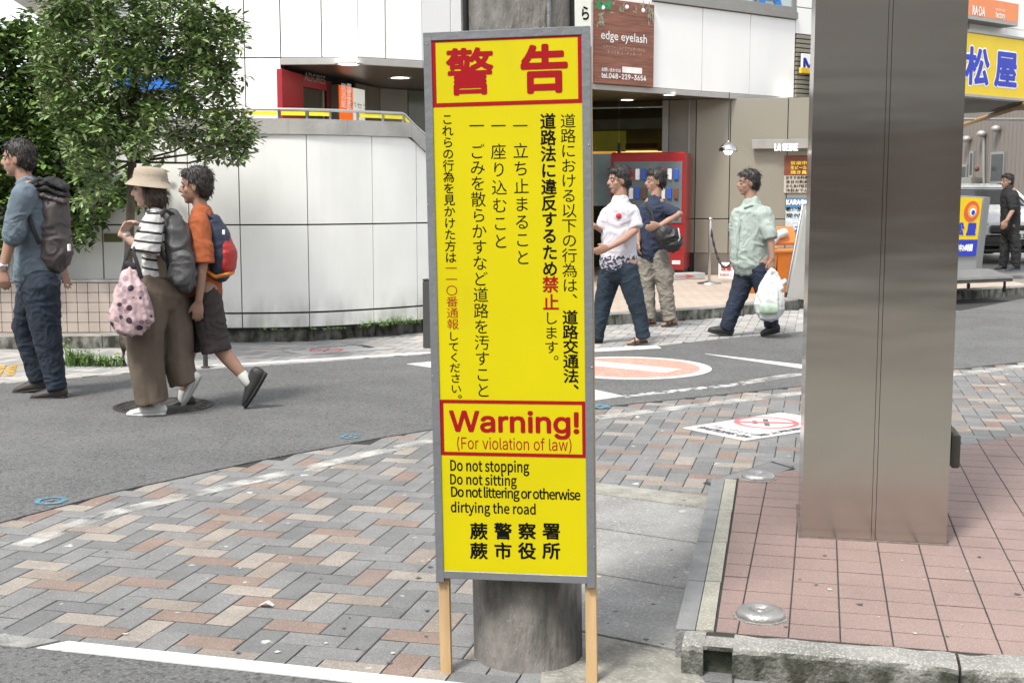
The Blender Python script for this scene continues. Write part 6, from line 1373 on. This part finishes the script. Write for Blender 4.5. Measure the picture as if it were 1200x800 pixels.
# ================================================================ TREE AND HEDGE
def leafmat(n):
    m = mat(n, (.1, .1, .1), .5, spec=.4); N = m.node_tree.nodes; L = m.node_tree.links; b_ = N['Principled BSDF']; b_.inputs['Roughness'].default_value = .38; a = N.new('ShaderNodeAttribute'); a.attribute_name = 'leafcol'; L.new(a.outputs['Color'], b_.inputs['Base Color']); b_.inputs['Transmission Weight'].default_value = 0
    return m
m_leaf = leafmat('leaf')
def leaves(name, parent, clusters, n_leaf, size, wid, cols, seed=1, spread=.2):
    rr = random.Random(seed); vs, fs, cs = [], [], []; org_ = wloc(parent)
    for (c, rad) in clusters:
        cb_ = rr.uniform(.8, 1.2)
        for _ in range(n_leaf):
            d = Vector((rr.gauss(0, 1), rr.gauss(0, 1), rr.gauss(0, .75))); d = d.normalized() * rad * rr.random() ** .45; p = c + d
            a = rr.uniform(0, 2 * PI); tl = rr.uniform(-.7, .35); dirn = Vector((math.cos(a) * math.cos(tl), math.sin(a) * math.cos(tl), math.sin(tl))); dirn = (dirn + d.normalized() * .6).normalized()
            sd_ = dirn.cross(Vector((rr.uniform(-.5, .5), rr.uniform(-.5, .5), 1))).normalized(); nn = sd_.cross(dirn); L_ = size * rr.uniform(.7, 1.25); w = L_ * wid
            b = len(vs); q = [p, p + dirn * L_ * .35 + sd_ * w + nn * w * .35, p + dirn * L_ * .75 + sd_ * w * .7 + nn * w * .2, p + dirn * L_, p + dirn * L_ * .75 - sd_ * w * .7 + nn * w * .2, p + dirn * L_ * .35 - sd_ * w + nn * w * .35]
            vs += [tuple(x - org_) for x in q]; fs += [(b, b + 1, b + 2, b + 3), (b, b + 3, b + 4, b + 5)]
            col = rr.choice(cols); k = cb_ * rr.uniform(.75, 1.25); cs += [(col[0] * k, col[1] * k, col[2] * k, 1)] * 6
    me = bpy.data.meshes.new(name); me.from_pydata(vs, [], fs); me.materials.append(m_leaf); at_ = me.color_attributes.new('leafcol', 'FLOAT_COLOR', 'POINT'); at_.data.foreach_set('color', [x for c in cs for x in c])
    o = bpy.data.objects.new(name, me); COL.objects.link(o); o.parent = parent; return tag(o, kind='stuff')
TY = 10.25
tb = up(144, 429); tree = thing('street_tree', 'slender evergreen street tree in front of the white ramp wall', 'tree', tb)
m_bark = mat('grey_brown_bark', (.11, .09, .06), .95, var=.3, vs=12, bump=1, bs=50)
tk = [tb + Vector((0, 0, -.05)), at(145, 400, TY), at(149, 330, TY), at(153, 250, TY), at(155, 190, TY), at(156, 140, TY), at(157, 90, TY), at(158, 40, TY), at(156, -20, TY), at(158, -90, TY)]
MB().tube(tk, [.045, .04, .037, .036, .035, .033, .029, .024, .018, .01], 10).build('trunk', m_bark, tree, smooth=True)
outline = [(235, -30), (244, 5), (268, 22), (286, 40), (272, 60), (276, 88), (262, 108), (268, 122), (288, 130), (296, 160), (288, 182), (262, 184), (215, 190), (200, 178), (165, 180), (150, 175), (138, 190), (104, 250), (90, 240), (85, 190), (65, 160), (52, 120), (42, 80), (48, 20), (58, -30)]
rt_ = random.Random(11); cl = []; hole = lambda u, v: (136 < u < 150 and 68 < v < 104) or (168 < u < 206 and 86 < v < 108) or (136 < u < 152 and 165 < v < 190) or (180 < u < 192 and 48 < v < 62) or (200 < u < 212 and 120 < v < 140)
while len(cl) < 520:
    u, v = rt_.uniform(40, 300), rt_.uniform(-40, 252)
    if not inpoly((u, v), outline) or hole(u, v): continue
    if v > 190 and rt_.random() < .5: continue
    cl.append((at(u, v, TY + rt_.uniform(-.7, .6) * (1 - .5 * abs(u - 157) / 150)), rt_.uniform(.07, .12), u, v))
limbs = MB()
for k in range(34):
    c = cl[k * 9][0]; j = min(range(4, 9), key=lambda i: abs(tk[i].z - (c.z - .25))); a = tk[j]; mid = a.lerp(c, .5) + Vector((0, 0, -.06))
    limbs.tube([a, mid, c], [.013, .009, .004], 6)
limbs.build('branches', m_bark, tree, smooth=True, kind='stuff')
leaves('crown', tree, [(c, r) for c, r, u, v in cl], 42, .066, .21, [(.15, .23, .07), (.12, .20, .055), (.19, .28, .08), (.08, .13, .04), (.28, .33, .14), (.18, .25, .10)], 2)
MB().tube([at(206, 190, 10.9), at(205, 166, 10.9)], .012, 6).build('support_stake', m_wl2, tree)
hb = Vector((-4.1, 11.6, .57)); hedge = thing('hedge', 'dense dark broadleaf hedge above the planter at the left edge', 'hedge', hb)
ho = [(-60, 20), (-20, 25), (10, 30), (30, 22), (62, 40), (72, 90), (88, 150), (95, 200), (120, 215), (150, 205), (184, 192), (192, 220), (176, 245), (130, 238), (118, 262), (98, 290), (80, 262), (40, 280), (-10, 290), (-60, 290)]
cl2 = []
while len(cl2) < 620:
    u, v = rt_.uniform(-60, 195), rt_.uniform(15, 295)
    if not inpoly((u, v), ho): continue
    if v > 200 and u > 70 and rt_.random() < .45: continue
    cl2.append((at(u, v, 11.55 + rt_.uniform(-.35, .12)), rt_.uniform(.07, .12)))
leaves('foliage', hedge, cl2, 26, .075, .30, [(.10, .18, .045), (.075, .13, .035), (.14, .22, .05), (.19, .27, .075), (.055, .09, .028)], 3)
hs_ = MB()
for k in range(9): c = cl2[k * 11][0]; hs_.tube([Vector((c.x * .9 - .35, 11.6, .56)), Vector((c.x * .95 - .2, 11.6, (c.z + .56) / 2)), c], [.014, .01, .004], 6)
hs_.build('stems', m_bark, hedge, smooth=True, kind='stuff')
# weeds
def weeds(name, lab, px, n, h, seed, z=0., lean=.3, cat='weeds'):
    rr = random.Random(seed); o0 = up(px[0][0], px[0][1], z); t = thing(name, lab, cat, o0); vs, fs, cs = [], [], []
    for _ in range(n):
        i = rr.randrange(len(px) - 1); f = rr.random(); u = px[i][0] + (px[i + 1][0] - px[i][0]) * f; v = px[i][1] + (px[i + 1][1] - px[i][1]) * f; p = up(u, v, z) + Vector((rr.gauss(0, .03), rr.gauss(0, .05), 0)); hh = h * rr.uniform(.3, 1.2) * (px[i][2] + (px[i + 1][2] - px[i][2]) * f); a = rr.uniform(0, 2 * PI); le = Vector((math.cos(a), math.sin(a), 0)) * hh * lean * rr.random(); m_ = p + Vector((0, 0, hh * .55)) + le * .4; e = p + Vector((0, 0, hh)) + le; sd_ = Vector((-math.sin(a), math.cos(a), 0)) * .004
        b = len(vs); vs += [tuple(x - o0) for x in (p - sd_, p + sd_, m_ + sd_, e, m_ - sd_)]; fs.append((b, b + 1, b + 2, b + 3, b + 4)); k = rr.uniform(.7, 1.3); cs += [(.10 * k, .19 * k, .045 * k, 1)] * 5
        for q in range(5):
            t_ = rr.uniform(.3, 1); c = p.lerp(e, t_); a2 = rr.uniform(0, 2 * PI); d = Vector((math.cos(a2), math.sin(a2), .4)) * rr.uniform(.015, .035); s2_ = Vector((-math.sin(a2), math.cos(a2), 0)) * .008; b = len(vs); vs += [tuple(x - o0) for x in (c, c + d * .5 + s2_, c + d, c + d * .5 - s2_)]; fs.append((b, b + 1, b + 2, b + 3)); cs += [(.12 * k, .22 * k, .05 * k, 1)] * 4
    me = bpy.data.meshes.new('weed_leaves'); me.from_pydata(vs, [], fs); me.materials.append(m_leaf); at_ = me.color_attributes.new('leafcol', 'FLOAT_COLOR', 'POINT'); at_.data.foreach_set('color', [x for c in cs for x in c]); o = bpy.data.objects.new('weed_leaves', me); COL.objects.link(o); o.parent = t; tag(o, kind='stuff')
weeds('weed_clump', 'green weeds around the foot of the street tree', [(78, 428, 1), (86, 428, .9), (92, 428, .4), (105, 428, .9), (118, 428, .4), (128, 429, .6), (143, 429, .5)], 210, .165, 5)
weeds('weed_clump', 'pale green weeds along the foot of the ramp wall near the dark bollard', [(422, 384, .3), (436, 382, .5), (452, 381, .5), (462, 380, .7), (468, 379.5, .9), (478, 379, .4), (494, 378, .3)], 90, .10, 6, KZ)
weeds('weed_clump', 'small dry weeds in the joint below the ramp wall', [(306, 388, .5), (314, 388, .3), (352, 387, .2), (378, 387, .3), (392, 386, .35), (405, 386, .2)], 26, .08, 8, KZ)
weeds('weed_clump', 'thin tall weeds growing in front of the planter wall', [(98, 402, 1), (112, 402, 1.1), (120, 402, .4)], 22, .35, 9, .0, .12)

# ================================================================ STREET THINGS
m_bol = mat('charcoal_bollard', (.045, .045, .043), .6, var=.1)
b0 = up(501, 408); t = thing('bollard', 'dark square bollard standing left of the yellow sign', 'bollard', b0); MB().box(b0 + Vector((.02, .05, .30)), (.10, .10, .62), G, bev=.008).build('post', m_bol, t); MB().box(b0 + Vector((.02, .05, .617)), (.104, .104, .014), G, bev=.003).build('cap', m_strap, t)
b0 = up(241, 431); t = thing('bollard', 'slim dark post on the far pavement behind the boy', 'post', b0); MB().tube([b0, b0 + Vector((0, 0, .30))], .02, 10).build('post', m_bol, t, smooth=True); MB().lathe(b0, [(.035, 0), (.035, .012), (.02, .016)], 14).build('base', m_bol, t)
# manhole
mc = up(192, 476.5); mt = thing('manhole_cover', 'round cast iron manhole cover on the road under the woman', 'manhole cover', mc); m_ci = mat('cast_iron', (.05, .045, .042), .6, .4, var=.2, bump=.5, bs=60)
MB().lathe(mc + Vector((0, 0, .006)), [(.32, 0), (.32, .006), (.295, .006), (.295, .003)], 40).build('frame', m_ci, mt); MB().lathe(mc + Vector((0, 0, .006)), [(.29, .003), (.0001, .003)], 40).build('lid', m_ci, mt)
for r_ in (.06, .12, .18, .235): MB().lathe(mc + Vector((0, 0, .009)), [(r_ + .008, 0), (r_ + .006, .004), (r_ - .006, .004), (r_ - .008, 0)], 32).build('raised_ring', m_ci, mt)
for k in range(18): a = k * PI / 9; MB().box(mc + Vector((.262 * math.cos(a), .262 * math.sin(a), .011)), (.035, .02, .005), a).build('raised_bar', m_ci, mt)
# blue survey marks
m_bm = worn_line_mat('blue_marking_paint', (.07, .22, .30), .30, .60, 40)
for (u, v, r_, lab) in ((60, 588.5, .075, 'blue painted ring on the asphalt at the lower left'), (411, 513, .062, 'small blue painted ring on the asphalt beside the pavers')):
    c = up(u, v); t = thing('survey_mark', lab, 'road marking', c); disc('ring', c, r_, .0105, m_bm, t, 28, ri=r_ * .62, kind=None); disc('nail', c, r_ * .2, .012, m_lid, t, 12, kind=None)
c = up(703, 478); t = thing('survey_mark', 'blue painted mark at the road edge right of the yellow sign', 'road marking', c); disc('ring', c, .07, .0135, m_bm, t, 24, ri=.02, kind=None)
# no-smoking sheets on the pavers
def smoke_sheet(px, lab, dim=1.):
    P4 = [up(*p) for p in px]; c = sum(P4, Vector()) / 4; t = thing('no_smoking_sheet', lab, 'ground sign', c); ms_ = mat('sheet_white_%d' % (dim * 10), tuple(x * dim for x in (.52, .51, .49)), .7, var=.1, vs=6, coord='World')
    mixinto(ms_, noisefac(ms_, 12, .60, .75, .5, coord='World'), (.3, .3, .29))
    sheet('sheet', P4, .0055, ms_, t); ox = (P4[1] - P4[0]); oy = (P4[3] - P4[0]); lx, ly = ox.length, oy.length; X = ox.normalized(); Y_ = Vector((-X.y, X.x, 0)); Y_ = Y_ if Y_.dot(oy) > 0 else -Y_
    def q(a, b): return P4[0] + ox * a + oy * b
    m_r = mat('sheet_red', (.55, .12, .12), .7); m_k = mat('sheet_dark', (.10, .10, .11), .7)
    mb = MB(); n = 40; cc = q(.60, .38); R_ = .40 * min(lx, ly)
    for i in range(n):
        a, b = 2 * PI * i / n, 2 * PI * (i + 1) / n; mb.face([cc + X * R_ * math.cos(a) + Y_ * R_ * math.sin(a) + Vector((0, 0, .0065)), cc + X * R_ * math.cos(b) + Y_ * R_ * math.sin(b) + Vector((0, 0, .0065)), cc + X * R_ * .84 * math.cos(b) + Y_ * R_ * .84 * math.sin(b) + Vector((0, 0, .0065)), cc + X * R_ * .84 * math.cos(a) + Y_ * R_ * .84 * math.sin(a) + Vector((0, 0, .0065))])
    mb.build('red_ring', m_r, t); d1 = (X * .7 + Y_ * .7).normalized(); d2_ = Vector((-d1.y, d1.x, 0))
    for nm, dd_, ee_, L2, w2, mm, zz, of in (('red_bar', d1, d2_, R_ * .85, R_ * .11, m_r, .0075, 0), ('cigarette', d2_, d1, R_ * .6, R_ * .08, m_k, .007, 0), ('cigarette_mark', d2_, d1, R_ * .28, R_ * .07, m_k, .007, -R_ * .35)):
        o_ = cc + ee_ * of + Vector((0, 0, zz)); MB().face([o_ - dd_ * L2 - ee_ * w2, o_ + dd_ * L2 - ee_ * w2, o_ + dd_ * L2 + ee_ * w2, o_ - dd_ * L2 + ee_ * w2]).build(nm, mm, t)
    flip = Y_ if X.cross(Y_).z > 0 else -Y_
    for s_, a, b, w, h in (('路上喫煙禁止', .5, .90, .62, .10), ('NO SMOKING', .12, .55, .02, .02)):
        if s_ == 'NO SMOKING': continue
        mbt = MB(); put_text(mbt, s_, q(a, b), X, flip, w=lx * w, h=ly * h, lift=.007, step=.0002, bold=.02); mbt.build('lettering', m_k, t)
    mbt = MB(); put_text(mbt, 'NO SMOKING', q(.10, .5), flip, -X, w=ly * .8, h=lx * .07, lift=.007, step=.0002, bold=.02); mbt.build('lettering', m_k, t)
    mbt = MB(); put_text(mbt, '歩きたばこ禁止', q(.20, .5), flip, -X, w=ly * .75, h=lx * .07, lift=.007, step=.0002); mbt.build('lettering', m_k, t)
smoke_sheet([(800, 502), (915, 484), (1000, 497), (873, 517)], 'white no smoking sheet with red ring stuck on the pavers behind the column')
smoke_sheet([(330, 411), (355, 416), (462, 409), (425, 403.5)], 'faded no smoking sheet stuck on the far pavement below the ramp wall', .75)
# litter
c = up(311, 710); t = thing('paper_scrap', 'small folded white paper scrap lying on the pavers', 'litter', c); MB().slab([c + Vector((-.022, -.012, .004)), c + Vector((.004, -.018, .018)), c + Vector((.010, .010, .018)), c + Vector((-.016, .014, .004))], (0, 0, .0008)).slab([c + Vector((.004, -.018, .018)), c + Vector((.028, -.012, .003)), c + Vector((.03, .008, .003)), c + Vector((.010, .010, .018))], (0, 0, .0008)).build('paper', m_wsh, t)
# gum and grime spots on pavers (flat, dark and pale)
for mm, n, sd_, nm in ((mat('old_gum', (.07, .068, .062), .9), 34, 5, 'dark_spots'), (mat('pale_droppings', (.42, .42, .39), .9), 26, 6, 'pale_spots')):
    rr = random.Random(sd_); mb = MB()
    for _ in range(n):
        u, v = rr.choice([(rr.uniform(0, 510), rr.uniform(640, 790)), (rr.uniform(250, 510), rr.uniform(540, 790)), (rr.uniform(700, 810), rr.uniform(580, 760)), (rr.uniform(865, 1200), rr.uniform(650, 750))]); isl_ = u > 860 and v > 560; z = ISZ + .003 if isl_ else .004; c = up(u, v, z); r_ = rr.uniform(.004, .012) * (1 if nm == 'dark_spots' else .8); k = 9; ph = rr.uniform(0, 6)
        mb.face([c + Vector((math.cos(2 * PI * i / k) * r_ * (1 + .5 * math.sin(i * 2.3 + ph)), math.sin(2 * PI * i / k) * r_ * (1 + .4 * math.cos(i * 1.7 + ph)), 0)) for i in range(k)])
    mb.build(nm, mm, pav_bed, kind='stuff')
# stanchion, chain, small sign
c = up(831, 332, KZ); t = thing('stanchion', 'slim steel stanchion post under the arcade', 'stanchion', c); MB().lathe(c, [(.17, 0), (.165, .012), (.05, .03), (.022, .04)], 24).build('base', m_ss, t, smooth=True); MB().tube([c + Vector((0, 0, .03)), c + Vector((0, 0, .88))], .02, 10).build('post', m_ss, t, smooth=True); MB().ball(c + Vector((0, 0, .91)), .03).build('knob', m_ss, t, smooth=True)
ct = c + Vector((0, 0, .82)); ce = at(866, 282, 17.6); ch = thing('chain', 'dark chain hanging from the stanchion to the arcade wall', 'chain', ct); n = 26
def cat_(a, b, sag, t): p = a.lerp(b, t); p.z -= sag * 4 * t * (1 - t); return p
for k in range(n):
    p, q2 = cat_(ct, ce, .48, k / n), cat_(ct, ce, .48, (k + 1) / n); MB().tube([p, q2], .017 if k % 2 else .011, 6).build('chain_link', m_dkm, ch, smooth=True)
c = up(851, 328, KZ); t = thing('floor_sign', 'small white sign with red characters on the arcade wall base', 'sign', c); wd = dq; cc = at(851, 317, 18.3); MB().box(cc, (.22, .015, .235), math.atan2(dq.y, dq.x), bev=.003).build('board', m_wl2, t); m_rp = mat('sign_red_print', (.5, .04, .04), .5)
mbt = MB(); put_text(mbt, '注意', cc - bkv * .009 + Vector((0, 0, .04)), dq, Vector((0, 0, 1)), w=.15, h=.075, bold=.05, step=.0002); mbt.build('lettering', m_rp, t); mbt = MB(); put_text(mbt, '駐輪禁止', cc - bkv * .009 - Vector((0, 0, .06)), dq, Vector((0, 0, 1)), w=.18, h=.04, step=.0002); mbt.build('lettering', m_rp, t)
# orange bins
m_ob = mat('orange_plastic', (.50, .14, .015), .4, var=.06, vs=4); m_olid = mat('orange_lid_plastic', (.56, .18, .035), .4, var=.06)
for (u, v, k, lab) in ((886, 342, 1., 'orange bin half hidden behind the man in the green shirt'), (917, 341, 1.0001, 'orange bin with raised lid beside the grey folding board')):
    c = up(u, v, KZ); t = thing('waste_bin', lab, 'bin', c); Z_ = .56 * k; ang_ = math.radians(20); Rz = Matrix.Rotation(ang_, 3, 'Z')
    def ringp(w, d, z): return [c + Rz @ Vector((x * w, y * d, z)) for x, y in ((-1, -1), (1, -1), (1, 1), (-1, 1))]
    mb = MB(); lv = [ringp(.17, .15, 0), ringp(.185, .165, Z_ * .5), ringp(.20, .18, Z_ * .96)]
    for q3 in lv: mb.v += q3
    for i in range(2):
        for k2 in range(4): j = (k2 + 1) % 4; mb.f.append((i * 4 + k2, i * 4 + j, i * 4 + 4 + j, i * 4 + 4 + k2)); mb.m.append(0)
    mb.f += [(3, 2, 1, 0), (8, 9, 10, 11)]; mb.m += [0, 0]; mb.build('bin_body', m_ob, t); MB().box(c + Vector((0, 0, Z_ * .95)), (.43, .39, .045), ang_, bev=.01).build('rim', m_olid, t)
    if k > 1: MB().box(c + Rz @ Vector((.02, .05, Z_ + .16)), (.34, .05, .26), M=(Rz @ Matrix.Rotation(-.5, 3, 'X')).to_4x4(), bev=.015).build('lid', m_olid, t); MB().tube([c + Vector((-.20, -.1, Z_ + .06)), c + Vector((-.10, -.05, Z_ + .17)), c + Vector((0, 0, Z_ + .20))], .06, 10).build('white_liner', m_pl, t, smooth=True)
    else: MB().box(c + Vector((0, 0, Z_ + .01)), (.40, .36, .06), ang_, bev=.02).build('lid', m_olid, t)
# folding board left of the column (seen edge-on)
c = up(942, 362, KZ); t = thing('folding_board', 'grey backed folding advertising board beside the orange bins', 'sign', c)
m_gb = mat('grey_board_back', (.26, .26, .25), .6, var=.04); tops = at(944, 237, 16.2); base_l, base_r = up(922, 345, KZ), up(949, 349, KZ)
p0, p1_ = up(921, 348, KZ), up(954, 353, KZ); Yb_ = p0.y + .22; tl_, tr_ = at(941, 238, Yb_), at(952, 237, Yb_ - .05)
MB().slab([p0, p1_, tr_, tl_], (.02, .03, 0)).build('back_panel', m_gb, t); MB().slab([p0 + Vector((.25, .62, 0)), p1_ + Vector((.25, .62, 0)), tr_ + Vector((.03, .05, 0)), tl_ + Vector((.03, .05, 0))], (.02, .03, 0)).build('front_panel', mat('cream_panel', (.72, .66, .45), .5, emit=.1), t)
MB().tube([tl_, tr_], .025, 8).build('top_hinge', m_wl2, t, smooth=True)
for q4_ in (p0, p1_): MB().tube([q4_, q4_ + Vector((.0, 0, .05))], .02, 8).build('foot', m_dkm, t)
MB().tube([p0 + Vector((0, 0, .05)), tl_], .014, 8).build('frame_tube', m_ss, t, smooth=True)
# wheeled restaurant A-board right of the column
c = up(1135, 338, KZ); ab = thing('standing_sign', 'tilted yellow restaurant standing sign on castors right of the column', 'sign', c)
Ya = 16.4; bl, br_ = at(1100, 318, Ya - .3), at(1143, 316.5, Ya); tl3, tr3 = at(1112, 229, Ya - .25), at(1153.5, 231, Ya + .05)
th_ = at(1161, 316, Ya + .25) - at(1146, 316, Ya); MB().slab([bl, br_, tr3, tl3], (.17, .24, 0)).build('cabinet', m_gb, ab)
AX = (br_ - bl).normalized(); AZ = ((tl3 - bl)).normalized(); AN = AX.cross(AZ).normalized(); AN = AN if AN.y < 0 else -AN
def abq(u0, v0, u1, v1, lift): # fraction rectangle on the face
    def e(a, b): return bl.lerp(br_, a).lerp(tl3.lerp(tr3, a), b) + AN * lift
    return [e(u0, v0), e(u1, v0), e(u1, v1), e(u0, v1)]
MB().slab(abq(-.0, .20, .93, .985, .003), AN * .012).build('yellow_face', m_yf, ab); MB().slab(abq(0, .20, .93, .42, .016), AN * .003).build('blue_band', m_nb, ab)
def at_ab(a, b, l): return bl.lerp(br_, a).lerp(tl3.lerp(tr3, a), b) + AN * l
cL = at_ab(.66, .80, .018)
def disk3(c, r, m, nm, l): MB().slab([c + AN * l + (AX * math.cos(2 * PI * i / 24) + AZ * math.sin(2 * PI * i / 24)) * r for i in range(24)], AN * .002).build(nm, m, ab)
disk3(cL, .135, mat('emblem_red', (.65, .10, .02), .5), 'emblem_disc', 0); disk3(cL + AX * .01, .085, mat('emblem_orange', (.72, .32, .05), .5), 'emblem_disc', .003); disk3(cL + AX * .015 - AZ * .01, .05, m_fw, 'emblem_disc', .006); disk3(cL + AX * .02 - AZ * .015, .032, m_nb, 'emblem_disc', .009)
for ch_, a in (('松', .38), ('屋', .72)): mbt = MB(); put_text(mbt, ch_, at_ab(a, .56, .017), AX, AZ, em=.17, bold=.06, lift=.001, step=.0002); mbt.build('lettering', m_nb, ab)
mbt = MB(); put_text(mbt, '営業中24時間', at_ab(.52, .31, .021), AX, AZ, w=.36, h=.09, bold=.05, lift=.001, step=.0002); mbt.build('lettering', m_fw, ab)
bc = (bl + br_) / 2 + Vector((.1, .14, 0)); zb2 = min(bl.z, br_.z)
mbq = MB(); W2, D2 = .40, .28
for z_, k in ((KZ + .18, 1.35), (KZ + .21, 1.3), (zb2 + .02, .75)):
    for x_, y_ in ((-1, -1), (1, -1), (1, 1), (-1, 1)): mbq.v.append(Vector((bc.x, bc.y, z_)) + AX * x_ * W2 * k + Vector((-AX.y, AX.x, 0)) * y_ * D2 * k)
for i in range(2):
    for k2 in range(4): j = (k2 + 1) % 4; mbq.f.append((i * 4 + k2, i * 4 + j, i * 4 + 4 + j, i * 4 + 4 + k2)); mbq.m.append(0)
mbq.f += [(3, 2, 1, 0), (8, 9, 10, 11)]; mbq.m += [0, 0]; mbq.build('weighted_base', mat('base_grey', (.14, .14, .135), .6), ab)
MB().box(Vector((bc.x, bc.y, KZ + .155)), (1.1, .72, .04), math.atan2(AX.y, AX.x), bev=.005).build('cart_frame', mat('cart_wood', (.14, .13, .11), .8), ab)
for x_ in (-1, 1):
    for y_ in (-1, 1): p = Vector((bc.x, bc.y, KZ)) + AX * x_ * .47 + Vector((-AX.y, AX.x, 0)) * y_ * .3; MB().tube([p + Vector((0, 0, .14)), p + Vector((0, 0, .05))], .018, 8).build('castor_fork', m_dkm, ab); MB().tube([p + Vector((-.012, 0, .038)), p + Vector((.012, 0, .038))], .036, 12, cap=False).build('castor_wheel', m_strap, ab)
# ================================================================ WHITE CAR
cy = 25.6; cx = at(1187, 300, cy).x; car = thing('parked_car', 'white car seen from the front with black grille beside the man in black', 'car', Vector((cx, cy, KZ - .1)))
CZ = up(1187, 301, 0).z + .02
m_cw = mat('car_white', (.75, .76, .76), .25, var=.02, coat=.8); m_cb = mat('car_black', (.012, .012, .014), .2, coat=.5); m_cg = mat('car_glass', (.02, .025, .028), .05, spec=.8); m_ty = mat('tyre', (.015, .015, .015), .9)
def loft(secs, name, m, parent, closed=True, smooth=True):
    mb = MB(); n = len(secs[0])
    for s_ in secs: mb.v += [Vector(p) for p in s_]
    for i in range(len(secs) - 1):
        for k in range(n): j = (k + 1) % n; mb.f.append((i * n + k, i * n + j, (i + 1) * n + j, (i + 1) * n + k)); mb.m.append(0)
    mb.f.append(tuple(range(n))[::-1]); mb.f.append(tuple((len(secs) - 1) * n + k for k in range(n))); mb.m += [0, 0]; return mb.build(name, m, parent, smooth=False)
def csec(y, hw, z0, z1, rnd=.12, drop=.0):   # closed rounded section of the body at depth y
    pts = [(-hw * .92, z0), (-hw, z0 + .12), (-hw * 1.0, (z0 + z1) / 2), (-hw * .97, z1 - rnd * .9), (-hw * .86, z1 - rnd * .15), (-hw * .4, z1 + .03), (hw * .4, z1 + .03), (hw * .86, z1 - rnd * .15), (hw * .97, z1 - rnd * .9), (hw, (z0 + z1) / 2), (hw, z0 + .12), (hw * .92, z0)]
    return [(cx + x, cy + y, CZ + z) for x, z in pts]
loft([csec(0, .72, .32, .78), csec(.10, .83, .24, .90), csec(.5, .90, .22, 1.02), csec(1.15, .92, .22, 1.12), csec(3.9, .92, .24, 1.12), csec(4.5, .84, .32, .98)], 'body', m_cw, car)
def gsec(y, hb, ht, z0, z1): pts = [(-hb, z0), (-hb * .99, z0 + (z1 - z0) * .5), (-ht, z1 - .05), (-ht * .8, z1), (ht * .8, z1), (ht, z1 - .05), (hb * .99, z0 + (z1 - z0) * .5), (hb, z0)]; return [(cx + x, cy + y, CZ + z) for x, z in pts]
loft([gsec(1.1, .80, .78, .98, 1.13), gsec(1.85, .80, .64, .98, 1.52), gsec(3.6, .80, .63, .98, 1.51), gsec(4.35, .76, .7, .98, 1.1)], 'cabin_glass', m_cg, car)
loft([gsec(1.78, .66, .66, 1.485, 1.55), gsec(2.5, .67, .67, 1.50, 1.60), gsec(3.65, .65, .65, 1.48, 1.54)], 'roof', m_cw, car)
for s_ in (-1, 1):
    MB().tube([Vector((cx + s_ * .80, cy + 1.08, CZ + 1.10)), Vector((cx + s_ * .655, cy + 1.84, CZ + 1.50))], .035, 8).build('windscreen_pillar', m_cw, car, smooth=True)
    mr = MB().ball(Vector((cx + s_ * 1.0, cy + 1.15, CZ + 1.10)), (.11, .07, .075), 12, 8).build('wing_mirror', m_cb if s_ < 0 else m_cw, car, smooth=True)
    MB().ball(Vector((cx + s_ * .64, cy + .05, CZ + .78)), (.16, .10, .055), 14, 8).build('headlight', mat('headlamp', (.5, .52, .55), .1, var=.1, coat=1), car, smooth=True)
    for yy in (.85, 3.55):
        w = MB().tube([Vector((cx + s_ * .72, cy + yy, CZ + .33)), Vector((cx + s_ * .92, cy + yy, CZ + .33))], .33, 24, cap=False).build('wheel', m_ty, car, smooth=True); MB().tube([Vector((cx + s_ * .90, cy + yy, CZ + .33)), Vector((cx + s_ * .93, cy + yy, CZ + .33))], .2, 20, cap=False).build('rim', m_alf, w, smooth=True)
MB().box(Vector((cx, cy - .02, CZ + .66)), (1.0, .12, .17), bev=.03).build('upper_grille', m_cb, car); MB().box(Vector((cx, cy - .005, CZ + .42)), (1.50, .16, .26), bev=.05).build('lower_grille', m_cb, car); MB().box(Vector((cx, cy - .0, CZ + .235)), (1.6, .2, .09), bev=.03).build('bumper_lip', m_cb, car)
for k in range(3): MB().box(Vector((cx, cy - .09, CZ + .34 + k * .08)), (1.3, .02, .02), bev=.003).build('grille_bar', m_dkm, car)
pl_ = MB().box(Vector((cx + .03, cy - .115, CZ + .55)), (.33, .02, .165), bev=.004).build('number_plate', m_wl2, car); mbt = MB(); put_text(mbt, '22-11', Vector((cx + .03, cy - .127, CZ + .53)), Vector((1, 0, 0)), Vector((0, 0, 1)), w=.27, h=.08, bold=.04, step=.0002); mbt.build('plate_digits', mat('plate_green', (.02, .12, .06), .5), pl_)
for s_ in (-1, 1): MB().tube([Vector((cx + s_ * .1 - .2, cy + 1.12, CZ + 1.06)), Vector((cx + s_ * .1 + .3, cy + 1.35, CZ + 1.24))], .010, 6).build('wiper', m_strap, car)

# ================================================================ GROUPS OF ALIKE THINGS
GN = {'person': 'people walking in the street', 'backpack': 'backpacks worn by the walkers', 'ceiling_light': 'round downlights in the arcade ceilings', 'steel_cap': 'steel caps set in the pink tiles',
      'survey_mark': 'blue survey marks on the asphalt', 'waste_bin': 'orange bins under the arcade', 'no_smoking_sheet': 'no smoking sheets stuck on the pavement', 'weed_clump': 'weeds growing in the joints', 'poster': 'posters on the arcade wall', 'bollard': 'dark posts along the far pavement'}
for o in list(bpy.data.objects):
    k = o.name.split('.')[0]
    if o.parent is None and k in GN and 'label' in o: o['group'] = GN[k]
